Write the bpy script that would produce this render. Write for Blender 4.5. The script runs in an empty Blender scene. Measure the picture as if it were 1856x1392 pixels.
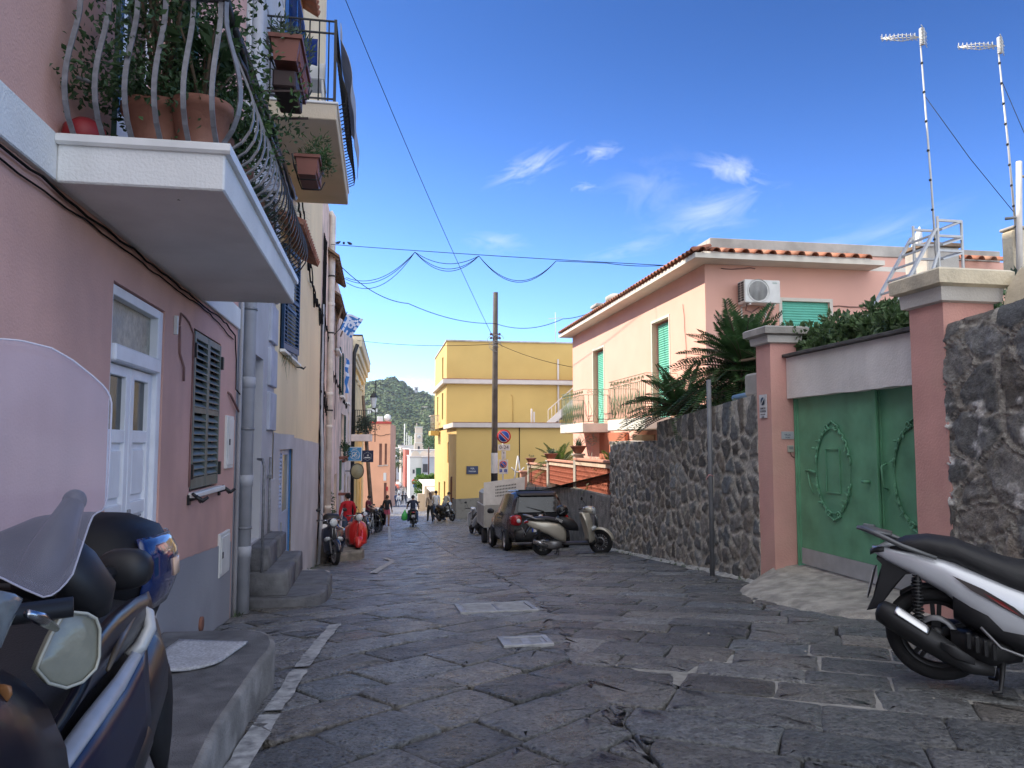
import bpy, math, random
import numpy as np
from mathutils import Matrix, Vector, Euler, Quaternion
R = random.Random(7)
C = bpy.context.scene.collection
RAD = math.radians
# ---------------------------------------------------------------- camera numbers (eye 1.55 m above the stones)
F, CX, CY, EYE = 1390.0, 928.0, 696.0, 1.55
PITCH = math.atan(107/1390.0); YAW = RAD(9.7)
def ray(px, py):
    u = (px-CX)/F; v = (CY-py)/F
    f = math.cos(PITCH)-v*math.sin(PITCH); z = math.sin(PITCH)+v*math.cos(PITCH)
    return (f*math.sin(YAW)+u*math.cos(YAW), f*math.cos(YAW)-u*math.sin(YAW), z)
def P(px, py, X=None, Y=None, Z=None):
    r = ray(px, py)
    t = X/r[0] if X is not None else (Y/r[1] if Y is not None else (Z-EYE)/r[2])
    return Vector((r[0]*t, r[1]*t, EYE+r[2]*t))
GP = [(-8,0.35),(0,0.0),(4.5,0.0),(6.5,-.07),(9,-.27),(11,-.45),(14,-.73),(18.7,-1.2),(22,-1.5),(30,-2.12),(43,-2.95),(47,-3.1),(60,-3.85),(80,-5.2),(105,-6.9),(118,-7.7),(160,-9.4),(250,-10.6),(320,-10.8)]
def G(y, x=1.7):
    for (a, za), (b, zb) in zip(GP, GP[1:]):
        if y <= b:
            t = (y-a)/(b-a); break
    else: t, za, zb = 1, za, zb
    t = max(0, min(1, t)) if y >= GP[0][0] else 0
    z = za+(zb-za)*t
    k = max(0, min(1, (y-9)/9))*max(0, min(1, (60-y)/20))
    return z + k*.035*(max(-2, min(6, x))-1.7)
# ---------------------------------------------------------------- materials
MATS = {}
def mat(name, col=(.5,.5,.5), rough=.7, metal=0, var=.12, vs=3.0, bump=0, bs=60, spec=.5, emit=None, alpha=1, trans=0, coat=0, attr=None, streak=0, var2=0, col2=None, vs2=.6, ior=1.45, leafy=False, bdist=.01):
    if name in MATS: return MATS[name]
    m = bpy.data.materials.new(name); m.use_nodes = True
    nt = m.node_tree; N = nt.nodes; L = nt.links
    b = N['Principled BSDF']
    b.inputs['Roughness'].default_value = rough; b.inputs['Metallic'].default_value = metal
    b.inputs['Specular IOR Level'].default_value = spec
    b.inputs['Coat Weight'].default_value = coat; b.inputs['Coat Roughness'].default_value = .05
    b.inputs['Transmission Weight'].default_value = trans; b.inputs['IOR'].default_value = ior
    b.inputs['Alpha'].default_value = alpha
    tc = N.new('ShaderNodeTexCoord')
    def noise(scale, detail=5, sc=None):
        n = N.new('ShaderNodeTexNoise'); n.inputs['Scale'].default_value = scale; n.inputs['Detail'].default_value = detail
        if sc:
            mp = N.new('ShaderNodeMapping'); mp.inputs['Scale'].default_value = sc
            L.new(tc.outputs['Object'], mp.inputs['Vector']); L.new(mp.outputs['Vector'], n.inputs['Vector'])
        else: L.new(tc.outputs['Object'], n.inputs['Vector'])
        return n.outputs['Fac']
    def mixc(a, bb, fac, mode='MIX'):
        x = N.new('ShaderNodeMix'); x.data_type = 'RGBA'; x.blend_type = mode
        for s, v in ((x.inputs[0], fac), (x.inputs[6], a), (x.inputs[7], bb)):
            if hasattr(v, 'is_linked') or hasattr(v, 'links'): L.new(v, s)
            else: s.default_value = v if not isinstance(v, tuple) else (*v, 1)[:4]
        return x.outputs[2]
    def ramp(fac, lo, hi):
        r = N.new('ShaderNodeMapRange'); r.inputs['From Min'].default_value = lo; r.inputs['From Max'].default_value = hi
        L.new(fac, r.inputs['Value']); return r.outputs[0]
    c = tuple(col)
    cur = None
    if attr:
        a = N.new('ShaderNodeAttribute'); a.attribute_name = attr; cur = a.outputs['Color']
    if var:
        f = ramp(noise(vs), .3, .7)
        lo = tuple(x*(1-var) for x in c); hi = tuple(min(1, x*(1+var)) for x in c)
        v = mixc(lo, hi, f)
        cur = mixc(v, cur, 1.0, 'MULTIPLY') if cur is not None else v
    if col2 is not None:
        f2 = ramp(noise(vs2, 8), .5-.02, .5+.22)
        mm = N.new('ShaderNodeMath'); mm.operation = 'MULTIPLY'; L.new(f2, mm.inputs[0]); mm.inputs[1].default_value = var2
        cur = mixc(cur if cur is not None else c, tuple(col2), mm.outputs[0])
    if streak:
        f3 = ramp(noise(2.2, 6, (1, 1, .12)), .5, .8)
        mm = N.new('ShaderNodeMath'); mm.operation = 'MULTIPLY'; L.new(f3, mm.inputs[0]); mm.inputs[1].default_value = streak
        cur = mixc(cur if cur is not None else c, tuple(x*.45 for x in c), mm.outputs[0])
    if cur is not None: L.new(cur, b.inputs['Base Color'])
    else: b.inputs['Base Color'].default_value = (*c, 1)
    if bump:
        bp = N.new('ShaderNodeBump'); bp.inputs['Strength'].default_value = bump; bp.inputs['Distance'].default_value = bdist
        L.new(noise(bs, 6), bp.inputs['Height']); L.new(bp.outputs['Normal'], b.inputs['Normal'])
    if emit:
        b.inputs['Emission Color'].default_value = (*emit[0], 1); b.inputs['Emission Strength'].default_value = emit[1]
    if leafy:
        b.inputs['Subsurface Weight'].default_value = 0
        tr = N.new('ShaderNodeBsdfTranslucent'); mx = N.new('ShaderNodeMixShader'); mx.inputs[0].default_value = .25
        if cur is not None: L.new(cur, tr.inputs['Color'])
        else: tr.inputs['Color'].default_value = (*c, 1)
        L.new(b.outputs[0], mx.inputs[1]); L.new(tr.outputs[0], mx.inputs[2])
        L.new(mx.outputs[0], N['Material Output'].inputs['Surface'])
    MATS[name] = m
    return m
# ---------------------------------------------------------------- mesh builder
class MB:
    def __init__(s): s.v = []; s.f = []; s.m = []; s.sm = []; s.T = Matrix(); s.mi = 0; s.cols = []
    def add(s, vs, fs, smooth=False, mi=None):
        o = len(s.v); T = s.T
        s.v += [tuple(T @ Vector(p)) for p in vs]
        s.f += [tuple(i+o for i in f) for f in fs]
        k = s.mi if mi is None else mi
        s.m += [k]*len(fs); s.sm += [smooth]*len(fs); return s
    def box(s, x0, x1, y0, y1, z0, z1, ch=0, mi=None):
        if x0 > x1: x0, x1 = x1, x0
        if y0 > y1: y0, y1 = y1, y0
        if z0 > z1: z0, z1 = z1, z0
        ch = min(ch, (x1-x0)*.45, (y1-y0)*.45, (z1-z0)*.45)
        if ch <= 0:
            v = [(x, y, z) for z in (z0, z1) for y in (y0, y1) for x in (x0, x1)]
            return s.add(v, [(0,2,3,1),(4,5,7,6),(0,1,5,4),(2,6,7,3),(0,4,6,2),(1,3,7,5)], mi=mi)
        c = ch; v = []; idx = {}
        for i, (xa, xs) in enumerate(((x0, 1), (x1, -1))):
            for j, (ya, ys) in enumerate(((y0, 1), (y1, -1))):
                for k, (za, zs) in enumerate(((z0, 1), (z1, -1))):
                    for a in range(3):
                        idx[i, j, k, a] = len(v)
                        v.append((xa+(0 if a == 0 else xs*c), ya+(0 if a == 1 else ys*c), za+(0 if a == 2 else zs*c)))
        f = []
        for a in range(3):
            for q in (0, 1):
                def g(p, r):
                    t = [0, 0, 0]; t[a] = q; t[(a+1) % 3] = p; t[(a+2) % 3] = r; return idx[(*t, a)]
                r_ = [g(0,0), g(1,0), g(1,1), g(0,1)]
                f.append(tuple(r_ if q else r_[::-1]))
        for a in range(3):
            b_, c_ = (a+1) % 3, (a+2) % 3
            for p in (0, 1):
                for r in (0, 1):
                    def g(e, ax):
                        t = [0, 0, 0]; t[a] = e; t[b_] = p; t[c_] = r; return idx[(*t, ax)]
                    q = (g(0, b_), g(1, b_), g(1, c_), g(0, c_))
                    f.append(q if (p == r) == True else q[::-1])
        for i in (0, 1):
            for j in (0, 1):
                for k in (0, 1):
                    q = tuple(idx[i, j, k, a] for a in range(3)); f.append(q if (i+j+k) % 2 else q[::-1])
        return s.add(v, f, mi=mi)
    def tube(s, pts, r, n=8, cap=True, closed=False, smooth=True, mi=None):
        pts = [Vector(p) for p in pts]
        rs = r if isinstance(r, (list, tuple)) else [r]*len(pts)
        vs = []; fs = []; up = None
        N_ = len(pts)
        for i, p in enumerate(pts):
            if closed: d = pts[(i+1) % N_]-pts[i-1]
            else: d = pts[min(i+1, N_-1)]-pts[max(i-1, 0)]
            if d.length < 1e-9: d = Vector((0, 0, 1))
            d.normalize()
            if up is None:
                up = Vector((0, 0, 1)) if abs(d.z) < .9 else Vector((1, 0, 0))
            a = up-d*up.dot(d)
            if a.length < 1e-6: a = d.orthogonal()
            a.normalize(); b = d.cross(a); up = a
            for k in range(n):
                t = 2*math.pi*k/n
                vs.append(p+(a*math.cos(t)+b*math.sin(t))*rs[i])
        M_ = N_ if closed else N_-1
        for i in range(M_):
            j = (i+1) % N_
            for k in range(n):
                l = (k+1) % n
                fs.append((i*n+k, i*n+l, j*n+l, j*n+k))
        if cap and not closed:
            fs.append(tuple(range(n))[::-1]); fs.append(tuple((N_-1)*n+k for k in range(n)))
        return s.add(vs, fs, smooth, mi)
    def bar(s, a, b, w, h=None, mi=None):
        # square-section straight bar
        h = h or w; a = Vector(a); b = Vector(b); d = (b-a).normalized()
        u = Vector((0, 0, 1)) if abs(d.z) < .9 else Vector((1, 0, 0))
        p = d.cross(u).normalized()*w/2; q = p.normalized().cross(d)*h/2
        vs = [a+p+q, a-p+q, a-p-q, a+p-q, b+p+q, b-p+q, b-p-q, b+p-q]
        return s.add(vs, [(0,3,2,1),(4,5,6,7),(0,1,5,4),(1,2,6,5),(2,3,7,6),(3,0,4,7)], mi=mi)
    def lathe(s, prof, n=16, smooth=True, mi=None, axis='z', c=(0,0,0), cap=True):
        vs = []; fs = []
        for (r, z) in prof:
            for k in range(n):
                t = 2*math.pi*k/n; x, y = r*math.cos(t), r*math.sin(t)
                p = {'z': (x, y, z), 'x': (z, x, y), 'y': (x, z, -y)}[axis]
                vs.append((p[0]+c[0], p[1]+c[1], p[2]+c[2]))
        for i in range(len(prof)-1):
            for k in range(n):
                l = (k+1) % n; fs.append((i*n+k, i*n+l, (i+1)*n+l, (i+1)*n+k))
        if cap:
            fs.append(tuple(range(n))[::-1]); fs.append(tuple((len(prof)-1)*n+k for k in range(n)))
        return s.add(vs, fs, smooth, mi)
    def prism(s, poly, h0, h1, axis='z', ch=0, mi=None):
        # poly = 2-D outline (counter-clockwise), extruded along axis
        n = len(poly)
        def mk(p, h): return {'z': (p[0], p[1], h), 'y': (p[0], h, p[1]), 'x': (h, p[0], p[1])}[axis]
        if ch:
            cx = sum(p[0] for p in poly)/n; cy = sum(p[1] for p in poly)/n
            def ins(p):
                d = math.hypot(p[0]-cx, p[1]-cy) or 1; k = max(0, 1-ch/d); return (cx+(p[0]-cx)*k, cy+(p[1]-cy)*k)
            rings = [[mk(ins(p), h0) for p in poly], [mk(p, h0+ch) for p in poly], [mk(p, h1-ch) for p in poly], [mk(ins(p), h1) for p in poly]]
        else: rings = [[mk(p, h0) for p in poly], [mk(p, h1) for p in poly]]
        vs = [q for r in rings for q in r]; fs = [tuple(range(n))[::-1], tuple((len(rings)-1)*n+k for k in range(n))]
        for i in range(len(rings)-1):
            for k in range(n):
                l = (k+1) % n; fs.append((i*n+k, i*n+l, (i+1)*n+l, (i+1)*n+k))
        return s.add(vs, fs, mi=mi)
    def loft(s, secs, n=16, smooth=True, mi=None, axis='x', e=2.5, cap=True):
        # secs: (t, cy, cz, hw, hh[, exponent]) superellipse sections across the axis
        vs = []; fs = []
        for q in secs:
            t, cy, cz, hw, hh = q[:5]; ee = q[5] if len(q) > 5 else e
            for k in range(n):
                a = 2*math.pi*(k+.5)/n; ca, sa = math.cos(a), math.sin(a)
                y = cy+hw*math.copysign(abs(ca)**(2/ee), ca); z = cz+hh*math.copysign(abs(sa)**(2/ee), sa)
                vs.append({'x': (t, y, z), 'y': (y, t, z), 'z': (y, z, t)}[axis])
        for i in range(len(secs)-1):
            for k in range(n):
                l = (k+1) % n; fs.append((i*n+k, i*n+l, (i+1)*n+l, (i+1)*n+k))
        if cap: fs.append(tuple(range(n))[::-1]); fs.append(tuple((len(secs)-1)*n+k for k in range(n)))
        return s.add(vs, fs, smooth, mi)
    def sphere(s, c, r, n=12, m=8, sq=(1,1,1), mi=None):
        pr = [(r*math.sin(math.pi*i/m), -r*math.cos(math.pi*i/m)) for i in range(m+1)]
        pr[0] = (r*.02, -r); pr[-1] = (r*.02, r)
        T = s.T; s.T = T @ Matrix.Translation(c) @ Matrix.Diagonal((*sq, 1)); s.lathe(pr, n, mi=mi); s.T = T; return s
    def sheet(s, pts, thick, mi=None, smooth=True):
        # grid of points (rows x cols) given real thickness
        rows, cols = len(pts), len(pts[0]); vs = []; fs = []
        P3 = [[Vector(p) for p in r] for r in pts]
        nr = [[None]*cols for _ in range(rows)]
        for i in range(rows):
            for j in range(cols):
                a = P3[min(i+1, rows-1)][j]-P3[max(i-1, 0)][j]; b = P3[i][min(j+1, cols-1)]-P3[i][max(j-1, 0)]
                q = a.cross(b); nr[i][j] = q.normalized() if q.length > 1e-12 else Vector((0, 0, 1))
        for sg in (.5, -.5):
            for i in range(rows):
                for j in range(cols): vs.append(P3[i][j]+nr[i][j]*thick*sg)
        o = rows*cols; I = lambda i, j, k: k*o+i*cols+j
        for i in range(rows-1):
            for j in range(cols-1):
                fs.append((I(i,j,0), I(i+1,j,0), I(i+1,j+1,0), I(i,j+1,0))); fs.append((I(i,j,1), I(i,j+1,1), I(i+1,j+1,1), I(i+1,j,1)))
        for i in range(rows-1):
            fs.append((I(i,0,0), I(i,0,1), I(i+1,0,1), I(i+1,0,0))); fs.append((I(i,cols-1,0), I(i+1,cols-1,0), I(i+1,cols-1,1), I(i,cols-1,1)))
        for j in range(cols-1):
            fs.append((I(0,j,0), I(0,j+1,0), I(0,j+1,1), I(0,j,1))); fs.append((I(rows-1,j,0), I(rows-1,j,1), I(rows-1,j+1,1), I(rows-1,j+1,0)))
        return s.add(vs, fs, smooth, mi)
    def leaf(s, c, d, up, L_, W_, mi=None):
        d = Vector(d).normalized(); u = Vector(up); w = d.cross(u)
        if w.length < 1e-4: w = d.orthogonal()
        w = w.normalized()*W_*.5; c = Vector(c); nn = w.normalized().cross(d)*L_*.12
        return s.add([c, c+d*L_*.5+w+nn, c+d*L_, c+d*L_*.5-w+nn], [(0,1,2,3)], mi=mi)
    def build(s, name, mats, parent=None, world=True):
        me = bpy.data.meshes.new(name); me.from_pydata(s.v, [], s.f)
        ms = mats if isinstance(mats, (list, tuple)) else [mats]
        for m in ms: me.materials.append(m)
        me.polygons.foreach_set('material_index', s.m); me.polygons.foreach_set('use_smooth', s.sm)
        if s.cols:
            a = me.color_attributes.new('tone', 'FLOAT_COLOR', 'POINT'); a.data.foreach_set('color', np.array(s.cols, 'f').ravel())
        me.update(); o = bpy.data.objects.new(name, me); C.objects.link(o)
        if parent is not None:
            o.parent = parent
            if world: o.location = -origin(parent)
        return o
def origin(p):
    v = Vector(p.get('_o', (0, 0, 0))); return v
def thing(name, label, cat, loc=(0,0,0), rz=0, group=None):
    o = bpy.data.objects.new(name, None); C.objects.link(o); o.location = loc; o.rotation_euler = (0, 0, rz); o.empty_display_size = .2
    o['label'] = label; o['category'] = cat; o['_o'] = tuple(loc)
    if group: o['group'] = group
    return o
def tag(o, label, cat, group=None):
    o['label'] = label; o['category'] = cat
    if group: o['group'] = group
    return o
def struct(o): o['kind'] = 'structure'; return o
def sub(o, par):
    # make o a sub-part of part par (both built in world or root space)
    o.parent = par; o.location = (0, 0, 0); return o
def base(o):
    # give a single-mesh thing an origin at its own foot
    me = o.data; n = len(me.vertices); a = np.empty(n*3, 'f'); me.vertices.foreach_get('co', a); a = a.reshape(-1, 3)
    c = np.array([(a[:,0].min()+a[:,0].max())/2, (a[:,1].min()+a[:,1].max())/2, a[:,2].min()], 'f')
    me.vertices.foreach_set('co', (a-c).ravel()); me.update(); o.location = Vector(c.tolist()); return o
def clone(root, loc, rz, label=None, group=None):
    r = root.copy(); C.objects.link(r); r.location = loc; r.rotation_euler = (0, 0, rz)
    if label: r['label'] = label
    if group: r['group'] = group
    for ch in list(root.children):
        c = ch.copy(); C.objects.link(c); c.parent = r
        for g in ch.children:
            d = g.copy(); C.objects.link(d); d.parent = c
    return r
def wall(mb, axis, at, a0, a1, z0, z1, holes=(), depth=.2, sgn=1, zf=None):
    # plane wall (axis 'x': plane X=at spanning Y; 'y': plane Y=at spanning X); sgn = outward direction; holes get reveals
    A = sorted({a0, a1, *[h[0] for h in holes], *[h[1] for h in holes]}); Z = sorted({z0, z1, *[h[2] for h in holes], *[h[3] for h in holes]})
    A = [a for a in A if a0 <= a <= a1]; Z = [z for z in Z if z0 <= z <= z1]
    def q(a, z, d=0): return (at-sgn*d, a, z) if axis == 'x' else (a, at-sgn*d, z)
    flip = (axis == 'x') == (sgn > 0)
    def face(p):
        mb.add(p, [(0,1,2,3) if flip else (3,2,1,0)])
    for i in range(len(A)-1):
        for k in range(len(Z)-1):
            ca, cz = (A[i]+A[i+1])/2, (Z[k]+Z[k+1])/2
            if any(h[0] < ca < h[1] and h[2] < cz < h[3] for h in holes): continue
            face([q(A[i],Z[k]), q(A[i+1],Z[k]), q(A[i+1],Z[k+1]), q(A[i],Z[k+1])])
    for h in holes:
        b0, b1, y0, y1 = h[:4]; d = h[4] if len(h) > 4 else depth
        face([q(b0,y0), q(b0,y0,d), q(b0,y1,d), q(b0,y1)][::-1]); face([q(b1,y0), q(b1,y0,d), q(b1,y1,d), q(b1,y1)])
        face([q(b0,y1), q(b0,y1,d), q(b1,y1,d), q(b1,y1)][::-1]); face([q(b0,y0), q(b0,y0,d), q(b1,y0,d), q(b1,y0)])
        face([q(b0,y0,d), q(b1,y0,d), q(b1,y1,d), q(b0,y1,d)])
def text_mb(mb, body, size, T, ext=.002, mi=0, align='CENTER'):
    cu = bpy.data.curves.new('lettering', 'FONT'); cu.body = body; cu.size = size; cu.extrude = ext; cu.align_x = align; cu.align_y = 'CENTER'; cu.resolution_u = 2
    o = bpy.data.objects.new('lettering', cu); C.objects.link(o)
    me = bpy.data.meshes.new_from_object(o.evaluated_get(bpy.context.evaluated_depsgraph_get()))
    old = mb.T; mb.T = old @ T
    mb.add([tuple(v.co) for v in me.vertices], [tuple(p.vertices) for p in me.polygons], mi=mi); mb.T = old
    bpy.data.objects.remove(o); bpy.data.curves.remove(cu); bpy.data.meshes.remove(me)
FACE_S = Matrix.Rotation(RAD(90), 4, 'X')                      # text standing up, read from -Y
def faceTo(c, ang):                                            # upright text at c whose normal points along ang (0 = -Y, + turns towards +X)
    return Matrix.Translation(c) @ Matrix.Rotation(ang, 4, 'Z') @ FACE_S
from mathutils import noise as NZ
# ================================================================ street paving
def wallX(y):                                   # line of the right-hand wall
    for (a, xa), (b, xb) in zip(WX, WX[1:]):
        if a <= y <= b: return xa+(xb-xa)*(y-a)/(b-a)
    return WX[-1][1] if y > WX[-1][0] else WX[0][1]
WX = [(-8,5.0),(6.1,5.0),(6.2,5.4),(9.2,5.4),(9.3,5.02),(17.9,5.45),(22,5.62),(31,5.9),(34,9),(47,9)]
def seam(y): return 1.35 if y < 5 else 1.35+min(.55, (y-5)*.12)
def clip(poly, f):
    out = []; n = len(poly)
    for i in range(n):
        a, b = poly[i], poly[(i+1) % n]; fa, fb = f(a), f(b)
        if fa >= 0: out.append(a)
        if (fa >= 0) != (fb >= 0):
            t = fa/(fa-fb); out.append((a[0]+(b[0]-a[0])*t, a[1]+(b[1]-a[1])*t))
    return out
def inset(poly, d):
    n = len(poly); cx = sum(p[0] for p in poly)/n; cy = sum(p[1] for p in poly)/n; out = []
    for i in range(n):
        p0, p, p1 = poly[i-1], poly[i], poly[(i+1) % n]
        e1 = (p[0]-p0[0], p[1]-p0[1]); e2 = (p1[0]-p[0], p1[1]-p[1])
        l1 = math.hypot(*e1) or 1e-6; l2 = math.hypot(*e2) or 1e-6
        n1 = (-e1[1]/l1, e1[0]/l1); n2 = (-e2[1]/l2, e2[0]/l2)
        b = (n1[0]+n2[0], n1[1]+n2[1]); k = max(.35, (b[0]**2+b[1]**2)/2)
        out.append((p[0]+b[0]*d/k, p[1]+b[1]*d/k))
    return out
def area(p): return .5*sum(p[i-1][0]*p[i][1]-p[i][0]*p[i-1][1] for i in range(len(p)))
pave = MB(); rp = random.Random(3)
def stone(poly):
    if area(poly) < .004 or 2*area(poly)/sum(math.dist(poly[i-1], poly[i]) for i in range(len(poly))) < .035: return
    cx = sum(p[0] for p in poly)/len(poly); cy = sum(p[1] for p in poly)/len(poly)
    near = cy < 13
    # cut off the corners and waver the edges a little
    q = []
    n = len(poly)
    for i in range(n):
        a, b, c = poly[i-1], poly[i], poly[(i+1) % n]
        la = math.dist(a, b); lc = math.dist(c, b)
        if la < .02: continue
        if la < .12 or lc < .12: q.append(b); continue
        ka = min(.3, rp.uniform(.02, .05)/la); kc = min(.3, rp.uniform(.02, .05)/max(lc, 1e-3))
        q.append((b[0]+(a[0]-b[0])*ka, b[1]+(a[1]-b[1])*ka)); q.append((b[0]+(c[0]-b[0])*kc, b[1]+(c[1]-b[1])*kc))
        if near and lc > .3:
            for t in (.35, .68): q.append((b[0]+(c[0]-b[0])*t+rp.uniform(-.008,.008), b[1]+(c[1]-b[1])*t+rp.uniform(-.008,.008)))
    poly = q; n = len(poly)
    if n < 3: return
    h = rp.gauss(0, .0035); tx, ty = rp.gauss(0, .009), rp.gauss(0, .009)
    g = rp.uniform(.002, .007) if area(poly) > .03 else .001
    top = lambda p, dz: (p[0], p[1], G(p[1], p[0])+h+tx*(p[0]-cx)+ty*(p[1]-cy)+dz)
    rings = [(g, -.05), (g, -.012), (g+.007, -.003), (g+.022, 0)]
    if near: rings.append((g+.07, .0035))
    vs = []; fs = []
    for d, dz in rings:
        for p in inset(poly, d): vs.append(top(p, dz+(rp.gauss(0, .0011) if d > .01 and near else 0)))
    for i in range(len(rings)-1):
        for k in range(n): fs.append((i*n+k, i*n+(k+1) % n, (i+1)*n+(k+1) % n, (i+1)*n+k))
    o = len(vs); vs.append(top((cx, cy), .004 if near else .001)); b0 = (len(rings)-1)*n
    for k in range(n): fs.append((b0+k, b0+(k+1) % n, o))
    t = max(.55, min(1.6, rp.gauss(1, .26))); w = rp.gauss(0, .04)
    pave.cols += [(t*(1+w), t, t*(1-w), 1)]*len(vs)
    pave.add(vs, fs, True)
def family(th, side):
    a = (math.cos(th), math.sin(th)); b = (-math.sin(th), math.cos(th))
    r = -60.0
    while r < 75:
        w = rp.uniform(.36, .50); s = -60-rp.random()
        while s < 75:
            l = rp.uniform(.48, .86); s0, s1 = s, s+l; s += l
            cx = a[0]*(s+l/2)+b[0]*(r+w/2); cy = a[1]*(s+l/2)+b[1]*(r+w/2)
            if not (-1.5 < cy < 66 and -2.2 < cx < 10): continue
            j = lambda: rp.uniform(-.015, .015)
            poly = [(a[0]*(u+j())+b[0]*(v+j()), a[1]*(u+j())+b[1]*(v+j())) for u, v in ((s0, r), (s1, r), (s1, r+w), (s0, r+w))]
            sx = seam(cy)
            poly = clip(poly, (lambda p: sx-p[0]) if side < 0 else (lambda p: p[0]-sx))
            wx = wallX(cy)+.05
            if len(poly) > 2: poly = clip(poly, lambda p: p[0]+1.49)
            if len(poly) > 2: poly = clip(poly, lambda p: wx-p[0])
            if len(poly) > 2: stone(poly)
        r += w
family(RAD(36), -1); family(RAD(-31), 1)
def pave_mat():
    m = mat('basalt_paving', (.150,.149,.144), .44, var=.45, vs=45, bump=0, attr='tone', col2=(.22,.21,.195), var2=.5, vs2=2.0, spec=.5)
    nt = m.node_tree; N = nt.nodes; L = nt.links; b = N['Principled BSDF']
    tc = N.new('ShaderNodeTexCoord')
    n1 = N.new('ShaderNodeTexNoise'); n1.inputs['Scale'].default_value = 22; n1.inputs['Detail'].default_value = 9; n1.inputs['Roughness'].default_value = .65
    v = N.new('ShaderNodeTexVoronoi'); v.inputs['Scale'].default_value = 26; v.inputs['Randomness'].default_value = 1
    L.new(tc.outputs['Object'], n1.inputs['Vector']); L.new(tc.outputs['Object'], v.inputs['Vector'])
    mr = N.new('ShaderNodeMapRange'); mr.inputs['From Min'].default_value = .1; mr.inputs['From Max'].default_value = .38; L.new(v.outputs['Distance'], mr.inputs['Value'])
    ad = N.new('ShaderNodeMath'); ad.operation = 'MULTIPLY_ADD'; L.new(mr.outputs[0], ad.inputs[0]); ad.inputs[1].default_value = .30; L.new(n1.outputs['Fac'], ad.inputs[2])
    bp = N.new('ShaderNodeBump'); bp.inputs['Strength'].default_value = 1.0; bp.inputs['Distance'].default_value = .034
    pr = N.new('ShaderNodeMapRange'); pr.inputs['From Min'].default_value = .10; pr.inputs['From Max'].default_value = .30; pr.inputs['To Min'].default_value = .45; L.new(v.outputs['Distance'], pr.inputs['Value'])  # pit shade put into the base colour as well as the bump
    n3 = N.new('ShaderNodeTexNoise'); n3.inputs['Scale'].default_value = 11; n3.inputs['Detail'].default_value = 10; n3.inputs['Roughness'].default_value = .75; L.new(tc.outputs['Object'], n3.inputs['Vector'])
    p3 = N.new('ShaderNodeMapRange'); p3.inputs['From Min'].default_value = .35; p3.inputs['From Max'].default_value = .62; p3.inputs['To Min'].default_value = .55; p3.inputs['To Max'].default_value = 1.2; L.new(n3.outputs['Fac'], p3.inputs['Value'])
    mu = N.new('ShaderNodeMath'); mu.operation = 'MULTIPLY'; L.new(pr.outputs[0], mu.inputs[0]); L.new(p3.outputs[0], mu.inputs[1])
    src = b.inputs['Base Color'].links[0].from_socket; vm = N.new('ShaderNodeVectorMath'); vm.operation = 'SCALE'; L.new(src, vm.inputs[0]); L.new(mu.outputs[0], vm.inputs['Scale']); L.new(vm.outputs[0], b.inputs['Base Color'])
    L.new(ad.outputs[0], bp.inputs['Height']); L.new(bp.outputs['Normal'], b.inputs['Normal'])
    n2 = N.new('ShaderNodeTexNoise'); n2.inputs['Scale'].default_value = 3.5; n2.inputs['Detail'].default_value = 8; L.new(tc.outputs['Object'], n2.inputs['Vector'])
    r2 = N.new('ShaderNodeMapRange'); r2.inputs['From Min'].default_value = .35; r2.inputs['From Max'].default_value = .65; r2.inputs['To Min'].default_value = .24; r2.inputs['To Max'].default_value = .46
    L.new(n2.outputs['Fac'], r2.inputs['Value']); L.new(r2.outputs[0], b.inputs['Roughness'])
    return m
M_PAVE = pave_mat()
struct(pave.build('street_paving', M_PAVE))
# bed under the stones, and the wider terrain down to the harbour
def sheet_ground(name, xs, ys, dz, m):
    mb = MB(); vs = [(x, y, G(y, x)+dz) for y in ys for x in xs]; w = len(xs)
    mb.add(vs, [(i*w+k, i*w+k+1, (i+1)*w+k+1, (i+1)*w+k) for i in range(len(ys)-1) for k in range(w-1)], True)
    return struct(mb.build(name, m))
M_BED = mat('joint_dirt', (.035,.032,.028), .95, var=.4, vs=20, bump=.4, bs=80)
sheet_ground('street_bed', [-1.6+.4*i for i in range(29)], [-2+1.0*i for i in range(70)], -.034, M_BED)
M_EARTH = mat('far_ground', (.16,.15,.13), .9, var=.3, vs=.2)
sheet_ground('ground', [-600,-60,-12,-3,2,7,14,60,600], [-60,-20,0,9,14,19,22,30,43,47,60,80,105,118,160,250,300,330], -.09, M_EARTH)
M_ASPH = mat('far_paving', (.15,.15,.155), .6, var=.25, vs=.8, bump=.3, bs=8)
sheet_ground('road', [-1.4,0,1.5,3,4.5,6], [64,70,80,92,105,112,118,130,145,160,200,250,280], -.03, M_ASPH)
sea = MB(); sea.add([(-3000,290,-11.2),(3000,290,-11.2),(3000,4000,-11.2),(-3000,4000,-11.2)], [(0,1,2,3)])
struct(sea.build('water', mat('sea', (.02,.06,.10), .15, var=.2, vs=.05, bump=.3, bs=.6)))
# pale mortar raised in the joints of a patch near the white scooter
M_MORTAR = mat('pale_mortar', (.29,.275,.245), .9, var=.25, vs=14, bump=.5, bs=90)
pm = MB(); pts = [(1.75,5.35),(1.95,4.75),(2.3,4.3),(3.0,4.15),(3.9,4.2),(4.4,4.7),(4.3,5.5),(3.4,5.75),(2.6,5.55),(2.2,5.3)]
pts = pts[::-1]
pm.add([(x, y, G(y, x)-.004) for x, y in pts]+[(3.0, 4.95, G(4.95,3)-.004)], [(i, (i+1) % len(pts), len(pts)) for i in range(len(pts))])
struct(pm.build('pavement_mortar', M_MORTAR))
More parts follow.
